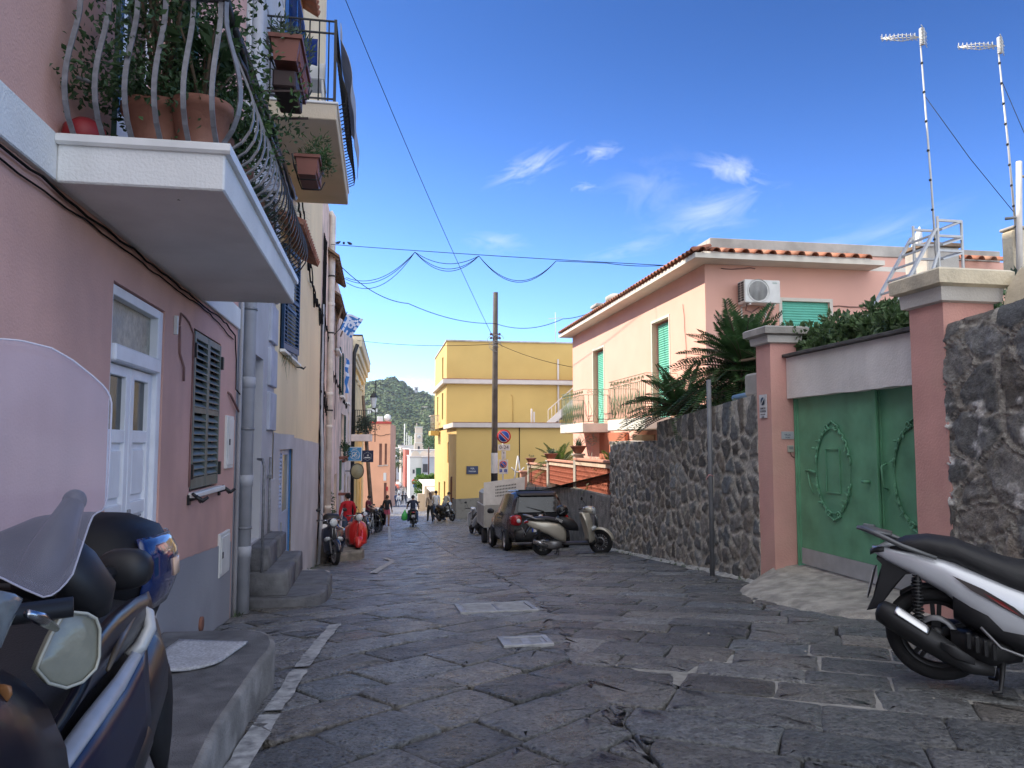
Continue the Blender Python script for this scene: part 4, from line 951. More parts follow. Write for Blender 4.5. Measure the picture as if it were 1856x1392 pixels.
# plant balcony far along (end of D) and street lamp
t = thing('leafy_balcony', 'small balcony with rail grown over by plants beyond the pink house', 'balcony', (-1, 41.5, 1.65))
mb = MB(); mb.box(-1.5, -.46, 40.4, 43.6, 1.64, 2.0, .02); mb.build('slab', M_PALEP, t)
mb = MB(); mb.bar((-1.4,40.45,3.25),(-.5,40.45,3.25),.05,.03); mb.bar((-.5,40.45,3.25),(-.5,43.5,3.25),.05,.03); mb.bar((-1.4,40.45,2.1),(-.5,40.45,2.1),.05,.03)
mb.build('rail', M_BLACK, t)
for i in range(10): mb = MB(); mb.tube([(-1.4+.1*i,40.45,2.0),(-1.4+.1*i,40.45,3.25)], .014, 5); mb.build('railing_bar', M_BLACK, t)
f = MB(); foliage(f, (-.95,40.6,2.5), (.5,.15,.5), 900, .11); foliage(f, (-.6,41.6,2.4), (.2,.9,.4), 500, .11); f.build('plant', M_LEAFB, t)
t = thing('street_lamp', 'black lantern street lamp with white glass beside the leafy balcony', 'street lamp', (-.36, 39.6, 1.7))
mb = MB(); mb.tube([(-.28,39.6,1.6),(-.28,39.6,4.75)], .022, 6); mb.tube([(-.28,39.6,3.2),(-.37,39.6,3.28)], .02, 6); mb.build('post', M_BLACK, t)
mb = MB(); mb.lathe([(.10,3.33),(.17,3.85)], 6, smooth=False, c=(-.37,39.6,0)); mb.build('lantern_glass', mat('milky_glass', (.62,.64,.64), .3, var=.05), t)
mb = MB(); mb.lathe([(.20,3.86),(.19,3.92),(.07,4.06),(.03,4.10),(.04,4.15),(.01,4.2)], 6, smooth=False, c=(-.37,39.6,0)); mb.lathe([(.05,3.26),(.11,3.32)], 6, smooth=False, c=(-.37,39.6,0)); mb.build('lantern_cap', M_BLACK, t)
# projecting shop signs
t = thing('blue_shop_sign', 'square light blue projecting sign with a white round emblem', 'sign', (-1.1, 33, .8))
zc = P(643,823,Y=33); q = .27
mb = MB(); mb.box(zc.x-q-.03, zc.x+q+.03, 32.97, 33.03, zc.z-q-.03, zc.z+q+.03, .008); mb.build('frame', M_METW, t)
mb = MB(); mb.box(zc.x-q, zc.x+q, 32.955, 32.969, zc.z-q, zc.z+q); mb.build('panel', mat('sign_light_blue', (.05,.25,.50), .4, var=.05), t)
mb = MB()
def ring(r, w, c, y, n=28):
    mb.add([(c[0]+rr_*math.cos(6.2832*k/n), y, c[1]+rr_*math.sin(6.2832*k/n)) for rr_ in (r, r-w) for k in range(n)], [(k, (k+1) % n, n+(k+1) % n, n+k) for k in range(n)])
ring(.20, .018, (zc.x, zc.z-.02), 32.95); ring(.09, .025, (zc.x-.03, zc.z), 32.95); ring(.07, .02, (zc.x+.04, zc.z-.07), 32.95); mb.bar((zc.x-.12,32.95,zc.z-.13),(zc.x+.1,32.95,zc.z+.1),.004,.03); mb.bar((zc.x-.1,32.95,zc.z+.205),(zc.x+.1,32.95,zc.z+.225),.004,.025); mb.bar((zc.x+.15,32.95,zc.z-.2),(zc.x+.22,32.95,zc.z-.05),.004,.02); mb.build('emblem', M_METW, t)
mb = MB(); mb.bar((A,33,zc.z+.2),(zc.x-q,33,zc.z+.2),.03); mb.build('arm', M_BLACK, t)
t = thing('navy_shop_sign', 'square navy blue projecting sign with a white hexagon outline', 'sign', (-.6, 36, .8))
zc = P(666,827,Y=36); q = .27
mb = MB(); mb.box(zc.x-q, zc.x+q, 35.96, 36.04, zc.z-q, zc.z+q, .006); mb.build('panel', mat('sign_navy', (.008,.012,.045), .35, var=.05), t)
mb = MB(); hx = [(zc.x+.2*math.sin(k*math.pi/3), 35.95, zc.z+.2*math.cos(k*math.pi/3)) for k in range(6)]
for k in range(6): mb.bar(hx[k], hx[(k+1) % 6], .016, .006)
mb.bar((zc.x-.13,35.95,zc.z-.06),(zc.x+.13,35.95,zc.z-.06),.006,.05); mb.bar((zc.x-.02,35.95,zc.z+.01),(zc.x+.04,35.95,zc.z+.12),.03,.006); ring(.035,.018,(zc.x+.02,zc.z+.04),35.95,14); mb.build('emblem', M_METW, t)
mb = MB(); mb.bar((A,36,zc.z+.1),(zc.x-q,36,zc.z+.1),.03); mb.build('arm', M_BLACK, t)
t = thing('round_sign', 'round yellowish disc sign on a wall arm below the shop signs', 'sign', (-1.1, 34, -.2))
zc = P(647,854,Y=34); mb = MB(); mb.T = Matrix.Translation(zc) @ Matrix.Rotation(RAD(35), 4, 'Z'); mb.lathe([(.30,-.02),(.32,0),(.30,.02)], 24, axis='y'); mb.build('disc', mat('yellowed_sign', (.30,.25,.13), .5, var=.15, vs=5), t)
mb = MB(); mb.T = Matrix.Translation(zc) @ Matrix.Rotation(RAD(35), 4, 'Z'); mb.lathe([(.315,-.03),(.34,-.03),(.34,.03),(.315,.03)], 24, axis='y', cap=False); mb.build('rim', M_BLACK, t)
mb = MB(); mb.tube([(A,34.3,zc.z),(zc.x,34.03,zc.z)], .02, 6); mb.build('arm', M_BLACK, t)
# ================================================================ house E yellow with cornice
hE = thing('yellow_cornice_house', 'tall yellow house with a deep moulded cornice at the left before the street narrows', 'house', (-1.4, 48, -3))
M_YELE = mat('warm_yellow_plaster', (.66,.44,.16), .9, var=.1, vs=1, bump=.3, bs=30, col2=(.7,.56,.34), var2=.5, vs2=.7)
M_TRIM = mat('cream_trim', (.66,.58,.42), .9, var=.08, vs=2)
E0, E1 = (-1.5, 41.02), (-1.28, 56)
TE = Matrix.Translation((E0[0], E0[1], 0)) @ Matrix.Rotation(math.atan2(E1[0]-E0[0], E1[1]-E0[1])*-1, 4, 'Z')
LE = 15.0; zT = 7.0
mb = MB(); mb.T = TE; hs = [(2.2,3.4,2.4,4.9,.2),(6,7.2,2.4,4.9,.2),(10,11.2,2.4,4.9,.2),(2.2,3.4,-3.4,-.6,.3),(6,7.6,-3.6,-.6,.3),(10.2,11.4,-4,-1,.3)]
wall(mb, 'x', 0, 0, LE, -6, zT, hs, sgn=1); mb.add([(0,LE,-6),(-7,LE,-6),(-7,LE,zT),(0,LE,zT)], [(0,1,2,3)]); mb.add([(0,0,-6),(-7,0,-6),(-7,0,zT),(0,0,zT)], [(3,2,1,0)]); mb.add([(0,0,zT),(0,LE,zT),(-7,LE,zT),(-7,0,zT)], [(0,1,2,3)]); mb.build('wall', M_YELE, hE)
mb = MB(); mb.T = TE
for o, z0, z1 in ((.14,5.7,5.95),(.22,5.96,6.2),(.34,6.21,6.6),(.48,6.61,7.2)): mb.box(-.2, o, -.02, LE+.1, z0, z1, .03)
mb.build('cornice', M_TRIM, hE)
mb = MB(); mb.T = TE; mb.box(-.2,.50,-.04,LE+.12,7.201,7.27); mb.build('gutter', M_BLACK, hE)
for h in hs:
    mb = MB(); mb.T = TE; mb.box(-h[4]+.01,-h[4]+.05,h[0],h[1],h[2],h[3]); mb.build('window' if h[2] > 0 else 'doorway', M_GLASSD, hE)
    if h[2] > 0:
        mb = MB(); mb.T = TE; mb.box(.0,.10,h[0]-.25,h[0]-.02,h[2],h[3]+.1,.01); mb.box(.0,.10,h[1]+.02,h[1]+.25,h[2],h[3]+.1,.01); mb.box(.0,.16,h[0]-.35,h[1]+.35,h[3]+.11,h[3]+.4,.02); mb.box(.0,.2,h[0]-.3,h[1]+.3,h[2]-.15,h[2]-.02,.02); mb.build('window_surround', M_TRIM, hE)
mb = MB(); mb.T = TE; mb.box(.0,.12,LE-1.2,LE-.2,-6,5.69,.02); mb.build('pilaster', M_TRIM, hE)
M_PINKH = mat('pink_house_plaster', (.78,.445,.355), .9, var=.05, vs=1, bump=.3, bs=60, col2=(.70,.37,.28), var2=.4, vs2=.6)
M_PINKG = mat('pink_gate_plaster', (.70,.375,.325), .9, var=.10, vs=2.5, bump=.5, bs=45, col2=(.76,.48,.38), var2=.5, vs2=1.3, streak=.15)
M_EAVEW = mat('eave_white', (.70,.65,.57), .85, var=.08, vs=3)
M_MINT = mat('mint_green_shutter', (.15,.52,.40), .5, var=.06, vs=6)
M_CEM = mat('grey_cement', (.46,.43,.39), .92, var=.2, vs=2.5, bump=.6, bs=40, col2=(.2,.19,.17), var2=.6, vs2=1.5, streak=.35)
M_CREAMW = mat('rough_cream_render', (.74,.65,.48), .92, var=.12, vs=4, bump=.8, bs=35, col2=(.36,.32,.25), var2=.6, vs2=2.5)
M_ORANGER = mat('orange_red_plaster', (.46,.16,.09), .9, var=.1, vs=2)
M_ALU = mat('aluminium', (.52,.52,.51), .4, metal=.15, var=.1, vs=8)
M_RAILG = mat('pale_green_iron', (.16,.22,.13), .5, var=.15, vs=10)
# ================================================================ pink house
hx, hy0, hy1, ez = 6.5, 14.6, 25.6, 5.21
hp = thing('pink_house', 'pink house with tiled eaves, mint green roller shutters and two balconies behind the stone wall', 'house', (9, 20, -1))
d2 = (16.62, 17.72, 2.13, 4.45, .22); d1 = (21.87, 23.0, 2.13, 4.40, .22); wn = (8.19, 9.27, 3.2, 4.5, .12)
low = [(18.6,20.0,.2,1.55,.25),(15.2,16.2,.4,1.6,.25)]
mb = MB(); wall(mb, 'x', hx, hy0, hy1, -2.2, ez, [d1, d2]+low, sgn=-1); wall(mb, 'y', hy0, hx, 13.5, -2.2, ez, [wn], sgn=-1)
mb.add([(hx,hy1,-2.2),(hx,hy1,ez),(13.5,hy1,ez),(13.5,hy1,-2.2)], [(3,2,1,0)]); mb.add([(13.5,hy0,-2.2),(13.5,hy1,-2.2),(13.5,hy1,ez),(13.5,hy0,ez)], [(0,1,2,3)])
wall(mb, 'y', hy0+.0, 10.25, 13.5, ez+.0005, 5.52, (), sgn=-1); mb.build('wall', M_PINKH, hp)
mb = MB(); o = .42
pts = [(hx-o, hy0-.52), (10.22, hy0-.52), (10.22, hy0-.003), (hx-.003, hy0-.003), (hx-.003, hy1+.3), (hx-o, hy1+.3)]
mb.box(hx-o, hx-.003, hy0-.52, hy1+.3, ez, ez+.10); mb.box(hx-.0025, 10.22, hy0-.52, hy0-.003, ez, ez+.10); mb.box(hx-.002, 13.5, hy0-.002, hy1+.3, ez+.0005, ez+.0995)
mb.build('eaves_slab', M_EAVEW, hp)
tl = MB(); tr = random.Random(5)
def barrel(a, b, r):
    a, b = Vector(a), Vector(b); d = (b-a).normalized(); sd = d.cross(Vector((0,0,1))).normalized(); u = sd.cross(d)
    tl.sheet([[p+sd*k*math.cos(q)+u*k*math.sin(q) for q in [3.14159*j/7 for j in range(8)]] for p, k in ((a, r), (a.lerp(b,.5), r*.94), (b, r*.86))], .016)
ny = int((hy1+.3-hy0+.52)/.205)
for i in range(ny):
    y = hy0-.45+i*.205+tr.uniform(-.01,.01)
    barrel((hx-o-.05, y, ez+.11), (hx-o+.35, y, ez+.235), .075)
    tl.add([(hx-o-.03,y+.045,ez+.102),(hx-o-.03,y+.16,ez+.102),(hx-o+.36,y+.16,ez+.215),(hx-o+.36,y+.045,ez+.215)], [(0,1,2,3),(3,2,1,0)])
nx = int((10.2-hx+o)/.30)
for i in range(nx):
    x = hx-o+.12+i*.30; barrel((x+tr.uniform(-.01,.01), hy0-.58-tr.uniform(0,.03), ez+.105), (x, hy0-.15, ez+.235), .085)
tl.add([(hx-o,hy0-.5,ez+.101),(10.2,hy0-.5,ez+.101),(10.2,hy0-.1,ez+.21),(hx-o+.4,hy0-.1,ez+.21),(hx-o+.4,hy1+.3,ez+.21),(hx-o,hy1+.3,ez+.101)], [(0,1,2,3),(0,3,4,5)])
for i in range(5): barrel((11.9+i*.3, hy0-.5, ez+.21),(11.9+i*.3, hy0-.1, ez+.33), .085)
tl.build('eaves_tiles', M_TILE, hp)
mb = MB(); mb.box(hx+.12, 13.4, hy0-.03, hy0+.17, 5.521, 5.76, .01); mb.box(hx+.12, hx+.32, hy0+.1705, hy1, ez+.101, 5.76, .01); mb.box(hx+.121, 10.25, hy0-.029, hy0+.169, ez+.102, 5.5205)
mb.add([(hx+.3,hy0,5.5),(13.4,hy0,5.5),(13.4,hy1,5.5),(hx+.3,hy1,5.5)], [(0,1,2,3)]); mb.build('parapet', M_CEM, hp)
def roller(y0, y1, z0, z1, x):
    mb = MB(); k = int((z1-z0)/.055)
    for i in range(k):
        z = z0+(z1-z0)*i/k; h = (z1-z0)/k
        mb.add([(x, y0, z),(x, y1, z),(x-.018, y1, z+h*.5),(x-.018, y0, z+h*.5),(x, y1, z+h),(x, y0, z+h)], [(0,3,2,1)[::1],(3,5,4,2)])
    return mb
for d in (d1, d2):
    roller(d[0]+.05, d[1]-.05, d[2], d[3]-.05, hx+.14).build('roller_shutter', M_MINT, hp)
    mb = MB(); mb.box(hx-.012,hx+.02,d[0]-.06,d[0]-.001,d[2],d[3]+.06,.003); mb.box(hx-.012,hx+.02,d[1]+.001,d[1]+.06,d[2],d[3]+.06,.003); mb.box(hx-.0125,hx+.02,d[0]-.0005,d[1]+.0005,d[3]+.001,d[3]+.06); mb.build('door_surround', M_EAVEW, hp)
mb = MB(); k = 24
for i in range(k):
    z = wn[2]+(wn[3]-wn[2])*i/k; h = (wn[3]-wn[2])/k; y = hy0+.07
    mb.add([(wn[0],y,z),(wn[1],y,z),(wn[1],y-.015,z+h/2),(wn[0],y-.015,z+h/2),(wn[1],y,z+h),(wn[0],y,z+h)], [(0,1,2,3),(3,2,4,5)])
mb.build('roller_shutter', M_MINT, hp)
mb = MB(); mb.box(wn[0]-.07,wn[0]-.001,hy0-.012,hy0+.02,wn[2],wn[3]+.07); mb.box(wn[1]+.001,wn[1]+.07,hy0-.012,hy0+.02,wn[2],wn[3]+.07); mb.box(wn[0]-.0005,wn[1]+.0005,hy0-.0125,hy0+.02,wn[3]+.001,wn[3]+.07); mb.build('window_surround', M_EAVEW, hp)
for l in low: mb = MB(); mb.box(hx+.2,hx+.24,l[0],l[1],l[2],l[3]); mb.build('basement_opening', M_DARK, hp)
mb = MB(); mb.box(hx-.12, hx-.01, 19.6, 22.0, -1, 1.84, .01); mb.build('buttress', M_ORANGER, hp)
mb = MB(); mb.box(hx-.35, hx-.012, 17.6, 18.3, .9, 1.75, .02); mb.box(hx-.5, hx-.0125, 18.35, 19.2, .5, 1.35, .02); mb.build('terrace_wall', M_CREAMW, hp)
mb = MB(); mb.tube(wob([(9.35,hy0-.015,4.42),(10.2,hy0-.015,4.38),(11.3,hy0-.015,4.40)], .03, 2), .01, 5); mb.tube(wob([(hx-.015,15.75,4.6),(hx-.015,15.6,3.6),(hx-.015,15.7,2.6)], .05, 2), .006, 5); mb.tube(wob([(6.85,hy0-.02,5.12),(7.6,hy0-.02,5.15)], .02, 2), .012, 5); mb.build('wall_cable', M_CABLEP, hp)
# balconies with wrought-iron rails
def fancy_balcony(y0, y1, x0, label_m):
    zb = 2.12
    mb = MB(); mb.box(x0, hx-.004, y0, y1, 1.86, zb, .01); mb.build('balcony_slab', mat('pale_stone_slab', (.72,.70,.64), .8, var=.08, vs=3, streak=.15), hp)
    zr0, zr1 = zb+.04, zb+.98
    for z in (zr0, zr1, zr1-.16):
        mb = MB(); mb.bar((x0+.04,y0+.03,z),(x0+.04,y1-.03,z),.028,.012); mb.bar((x0+.04,y0+.03,z),(hx-.01,y0+.03,z),.028,.012); mb.bar((x0+.04,y1-.03,z),(hx-.01,y1-.03,z),.028,.012); mb.build('rail', label_m, hp)
    def panel(p0, p1):
        L_ = math.dist(p0, p1); k = int(L_/.13); dx, dy = (p1[0]-p0[0])/L_, (p1[1]-p0[1])/L_
        Q = lambda s, z: (p0[0]+dx*s, p0[1]+dy*s, z)
        for i in range(k+1):
            s = L_*i/k; mb = MB(); mb.tube([Q(s,zr0),Q(s,zr1-.16)], .009, 5); mb.build('railing_bar', label_m, hp)
        mb = MB()
        for i in range(0, k-1, 2):
            s = L_*(i+1)/k; w = L_/k*.95
            mb.tube([Q(s,zr0+.02),Q(s-w*.8,zr0+.3),Q(s,zr0+.62),Q(s+w*.8,zr0+.3),Q(s,zr0+.02)], .007, 4)
            mb.tube([Q(s+.055*math.cos(a*.7)*(1-a/14),zr1-.08+.06*math.sin(a*.7)*(1-a/14)) for a in range(12)], .007, 4); mb.tube([Q(s+.12+.05*math.cos(a*.7+2)*(1-a/14),zr1-.08+.06*math.sin(a*.7+2)*(1-a/14)) for a in range(12)], .007, 4)
        mb.build('scroll', label_m, hp)
    panel((x0+.04,y0+.03),(x0+.04,y1-.03)); panel((x0+.04,y0+.03),(hx-.02,y0+.03)); panel((x0+.04,y1-.03),(hx-.02,y1-.03))
fancy_balcony(16.15, 18.95, 5.72, M_RAILG); fancy_balcony(21.4, 24.2, 5.72, M_RAILG)
# rooftop bits of the pink house
mb = MB(); mb.box(6.9,7.5,23.9,24.5,5.5,6.0,.02); mb.box(6.85,7.55,23.85,24.55,6.001,6.1,.02); mb.build('chimney', M_CEM, hp)
t = thing('solar_drum', 'small grey cowl on the pink house roof by the far chimney', 'roof vent', (7.1, 22.6, 5.5)); mb = MB(); mb.lathe([(.12,5.5),(.12,5.9),(.3,5.92),(.3,6.05),(.12,6.15)], 14, c=(7.1,22.6,0)); mb.build('cowl', M_CEM, t)
# air conditioner
t = thing('air_conditioner', 'white outdoor air conditioning unit on the shaded end wall of the pink house', 'air conditioner', (7.5, 14.4, 4.37))
ax0, ax1, ay0, ay1, az0, az1 = 7.16, 7.93, 14.18, 14.50, 4.36, 4.83
mb = MB(); mb.box(ax0,ax1,ay0,ay1,az0,az1,.015); mb.build('casing', M_METW, t)
mb = MB(); mb.lathe([(.235,0),(.235,.012),(.20,.014)], 28, axis='y', c=(ax0+.29,ay0-.013,az0+.245), cap=False); mb.build('fan_ring', M_METW, t)
mb = MB(); mb.lathe([(.2,0),(.19,.004)], 24, axis='y', c=(ax0+.29,ay0-.006,az0+.245)); mb.build('fan_opening', mat('fan_grey', (.20,.20,.20), .6, var=.1), t)
mb = MB()
for i in range(15): x = ax0+.29-.18+.36*i/14; h = math.sqrt(max(0,.2**2-(x-ax0-.29)**2)); mb.bar((x,ay0-.016,az0+.245-h),(x,ay0-.016,az0+.245+h),.006)
mb.build('fan_guard', M_METW, t)
mb = MB(); 
for i in range(8):
    for j in range(2): mb.box(ax0-.004,ax0+.0005,ay0+.05+.14*j,ay0+.16+.14*j,az0+.05+.05*i,az0+.085+.05*i)
mb.build('side_vent', M_DARK, t)
mb = MB(); text_mb(mb, 'CLIMA', .035, faceTo((ax1-.12,ay0-.003,az1-.06), 0)); mb.build('badge', mat('badge_green', (.25,.42,.36), .5), t)
for x in (ax0+.12, ax1-.12): mb = MB(); mb.bar((x,14.595,az0-.02),(x,14.2,az0-.02),.03); mb.bar((x,14.59,az0-.25),(x,14.59,az0-.02),.03); mb.build('bracket', M_METW, t)
mb = MB(); mb.tube([(ax0+.1,14.3,az0-.01),(ax0+.12,14.4,az0-.12),(ax0+.3,14.5,az0-.14),(ax0+.5,14.56,az0-.02)], .014, 6); mb.build('hose', M_CABLEP, t)
# ================================================================ gate: pillars, lintel wall, doors
def pillar(x0, x1, y0, y1, zc, zt, big, label, ytop=0):
    t = thing('gate_pillar', label, 'gate pillar', ((x0+x1)/2, (y0+y1)/2, -.2), 0, 'pink pillars of the green gate')
    mb = MB(); n = 9
    rows = []
    for i in range(n+1):
        z = -.5+(zc+.5)*i/n; rows.append(z)
    vs = []
    for z in rows:
        for x, y in ((x0,y0),(x1,y0),(x1,y1),(x0,y1)): vs.append((x+.006*NZ.noise((x*3,y*3,z*2)), y+.006*NZ.noise((x*3+5,y*3,z*2)), z))
    mb.add(vs, [(i*4+k, i*4+(k+1) % 4, i*4+4+(k+1) % 4, i*4+4+k) for i in range(n) for k in range(4)]); mb.build('shaft', M_PINKG, t)
    a, b = (.05, .12); h = zt-zc; zm = zc+h*.46
    m1 = M_CREAMW if big else M_CEM
    mb = MB(); f = lambda o, z: [(x0-o,y0-o,z),(x1+o,y0-o,z),(x1+o,y1+o,z),(x0-o,y1+o,z)]
    v = f(.01,zc)+f(a,zc+.012)+f(a+.01,zm); mb.add(v, [(3,2,1,0)]+[(i*4+k,i*4+(k+1)%4,i*4+4+(k+1)%4,i*4+4+k) for i in (0,1) for k in range(4)]+[(8,9,10,11)]); mb.build('cap_moulding', mat('cap_white', (.66,.63,.58), .88, var=.12, vs=4, bump=.4, bs=50, col2=(.35,.33,.3), var2=.5, vs2=2) , t)
    mb = MB(); v = f(a+.005,zm+.001)+f(b,zm+.02)+f(b+.005,zt-.02)+f(b-.02,zt); v = [(p[0]+.006*NZ.noise((p[0]*7,p[1]*7,p[2]*7)),p[1]+.006*NZ.noise((p[1]*7,p[0]*7,1)),p[2]+.008*NZ.noise((p[0]*4,p[1]*4,9))) for p in v]
    mb.add(v, [(3,2,1,0)]+[(i*4+k,i*4+(k+1)%4,i*4+4+(k+1)%4,i*4+4+k) for i in range(3) for k in range(4)]+[(12,13,14,15)]); mb.build('cap_slab', m1, t)
    return t
pillar(5.0, 5.37, 9.25, 9.63, 2.85, 3.07, False, 'pink pillar left of the green gate with a grey two-step cap and a no-parking notice')
pillar(5.0, 5.52, 6.11, 6.56, 2.82, 3.12, True, 'taller pink pillar right of the green gate with a cream cap, half buried by the stone wall')
t = thing('lintel_wall', 'white plastered wall panel spanning over the green gate', 'wall', (5.3, 7.9, 2.12))
mb = MB(); gx = [(5.22, 6.565+(9.245-6.565)*i/20) for i in range(21)]
zb_ = lambda y: 2.13+.015*NZ.noise((y*3,0,0)); zt2 = lambda y: 2.66
vs = []
for x, y in gx: vs += [(5.22,y,zb_(y)),(5.22,y,zt2(y)),(5.5,y,zb_(y)),(5.5,y,zt2(y))]
mb.add(vs, [f for i in range(20) for f in ((4*i,4*i+1,4*i+5,4*i+4),(4*i+2,4*i+6,4*i+7,4*i+3),(4*i,4*i+4,4*i+6,4*i+2))]); mb.build('panel', mat('white_lintel_plaster', (.80,.76,.72), .9, var=.1, vs=3, bump=.6, bs=40, col2=(.45,.42,.38), var2=.5, vs2=1.5, streak=.3), t)
mb = MB(); mb.box(5.16,5.6,6.565,9.245,2.665,2.705,.006); mb.build('coping', mat('dark_slate_coping', (.10,.095,.09), .85, var=.3, vs=6), t)
M_GATE = mat('green_painted_steel', (.14,.36,.21), .5, var=.22, vs=3, bump=.15, bs=14, col2=(.14,.36,.235), var2=.7, vs2=1.7, streak=.2)
M_GATED = mat('gate_bare_base', (.42,.43,.44), .55, metal=.2, var=.15, vs=5, streak=.2)
t = thing('steel_gate', 'green painted sheet steel double gate with wrought iron ornaments', 'gate', (5.35, 7.9, 0))
gy0, gym, gy1 = 6.57, 7.62, 9.235
def leaf_(y0, y1, x, tilt, nm):
    mb = MB(); mb.box(x, x+.04, y0, y1, .22, 2.15, .004); o = mb.build('gate_leaf', M_GATE, t)
    mb = MB(); mb.box(x-.002, x+.038, y0, y1, .02, .218, .003); mb.build('kick_plate', M_GATED, t)
    mb = MB(); mb.box(x-.02, x+.01, y0-.03, y0+.035, .02, 2.15, .004); mb.build('stile', M_GATE, t); mb = MB(); mb.box(x-.015, x+.01, y1-.03, y1, .02, 2.15, .004); mb.build('stile', M_GATE, t); return o
l1 = leaf_(gym-.02, gy1-.03, 5.33, 0, 'a'); l2 = leaf_(gy0, gym-.012, 5.38, 0, 'b')
mb = MB(); mb.box(5.3,5.4,gy1-.026,gy1,-.02,2.16,.004); mb.build('gate_frame', M_GATE, t)
def orn(yc, zc, x, full):
    rr_ = random.Random(int(yc*10)); A_ = .36; B_ = .52
    pt = lambda a, k=1: (x, yc+A_*k*math.cos(a), zc+B_*k*math.sin(a))
    mb = MB()
    mb.tube([pt(a*.1309, .97) for a in range(48)], .006, 5, closed=True)
    for a0, a1 in ((.15,1.25),(1.9,3.0),(3.4,4.3),(5.0,6.1)):
        ps = [pt(a0+(a1-a0)*i/14, 1+.03*math.sin(i*2.1)) for i in range(15)]; mb.tube(ps, .010, 6)
        for i in range(2, 14, 3):
            q = ps[i]; mb.sphere((q[0]-.012, q[1], q[2]), .02, 6, 4, (.6,1,1.4)); mb.leaf((q[0]-.02,q[1],q[2]), (-.2, rr_.gauss(0,1), rr_.gauss(0,1)), (1,0,0), .07, .035)
    for sy in (-1, 1):
        for zz_, sg in ((zc+B_+.0, 1), (zc-B_-.0, -1)):
            mb.tube([(x-.005, yc+sy*(.10-.05*math.cos(k*.7)*(1-k/14)), zz_-sg*(.05*math.sin(k*.7))*(1-k/14)) for k in range(12)], .011, 6)
    mb.tube([(x, yc-.14, zc+B_), (x, yc, zc+B_+.07), (x, yc+.14, zc+B_)], .011, 6); mb.tube([(x, yc-.14, zc-B_), (x, yc, zc-B_-.07), (x, yc+.14, zc-B_)], .013, 6)
    if full:
        for a, b, c, d in ((-.14,.14,.26,.26),(-.14,.14,-.26,-.26),(-.14,-.14,-.26,.26),(.14,.14,-.26,.26)): mb.bar((x,yc+a,zc+c),(x,yc+b,zc+d),.012)
    mb.build('ornament', M_GATE, t)
orn(8.42, 1.22, 5.318, True); orn(7.02, 1.22, 5.368, False)
def knob(pts, r, nm='gate_handle', m=None): mb = MB(); mb.tube(pts, r, 6); mb.build(nm, m or M_GATE, t)
knob([(5.37,7.48,1.05),(5.31,7.48,1.08),(5.31,7.50,1.3),(5.37,7.50,1.33)], .012); knob([(5.33,7.74,1.12),(5.28,7.74,1.12),(5.28,7.80,1.12)], .018); knob([(5.37,6.72,1.1),(5.32,6.72,1.1),(5.32,6.66,1.1)], .022)
mb = MB(); mb.box(5.30,5.33,7.66,7.84,.60,.66,.004); mb.tube([(5.31,7.80,.63),(5.28,7.74,.62),(5.28,7.6,.63)], .012, 6); mb.build('bolt', M_IRON, t)
mb = MB(); mb.tube([(5.315,9.0,1.2),(5.30,8.9,1.21),(5.31,8.78,1.19)], .014, 6); mb.tube([(5.31,8.95,1.18),(5.305,8.9,1.02),(5.31,8.84,.93)], .008, 5); mb.build('hinge', M_GATE, t)
# notices by the gate
t = thing('no_parking_notice', 'white no-parking notice on the pink pillar left of the gate', 'sign', (4.99, 9.44, 1.88))
mb = MB(); mb.box(4.985,4.994,9.345,9.54,1.88,2.19,.001); mb.build('plate', mat('sign_white', (.66,.66,.66), .5, var=.06, vs=9), t)
mb = MB(); mb.lathe([(.062,0),(.062,.002)], 24, axis='x', c=(4.9825,9.443,2.10)); mb.build('disc', mat('sign_dark', (.03,.05,.08), .5, var=.1), t)
mb = MB(); mb.bar((4.980,9.443-.045,2.10+.045),(4.980,9.443+.045,2.10-.045),.002,.014); mb.lathe([(.062,0),(.054,.0)], 24, axis='x', c=(4.9815,9.443,2.10), cap=False); mb.build('stripe', M_METW, t)
mb = MB()
for i, s in enumerate(('DIVIETO', 'DI SOSTA', 'passo carrabile', 'SEMPRE')): text_mb(mb, s, .036 if i < 2 else .02, faceTo((4.9825,9.443,2.005-.038*i), -math.pi/2), .0008)
mb.build('lettering', mat('sign_black', (.02,.02,.022), .6), t)
t = thing('house_plaque', 'small pale tile with a name on the gate pillar above the intercom', 'plaque', (5.2, 9.245, 1.6))
mb = MB(); mb.box(5.125,5.30,9.236,9.2445,1.60,1.70,.002); mb.build('plate', mat('plaque_tile', (.46,.47,.50), .4, var=.08, vs=8), t)
mb = MB(); text_mb(mb, 'VILLA', .035, faceTo((5.21,9.2345,1.655), 0), .0008); text_mb(mb, 'ROSA', .025, faceTo((5.21,9.2345,1.622), 0), .0008); mb.build('lettering', M_SHUTB, t)
t = thing('intercom', 'small beige intercom box on the gate pillar beneath the tile', 'intercom', (5.24, 9.24, 1.4))
mb = MB(); mb.box(5.2,5.285,9.215,9.2445,1.43,1.52,.006); mb.build('casing', mat('beige_plastic', (.45,.42,.36), .5), t)
mb = MB(); mb.box(5.215,5.27,9.2125,9.2149,1.47,1.505); mb.build('speaker', M_IRON, t); mb = MB(); mb.tube(wob([(5.24,9.235,1.43),(5.26,9.238,1.38),(5.3,9.24,1.36)], .01), .006, 5); mb.build('cord', M_CABLEP, t)
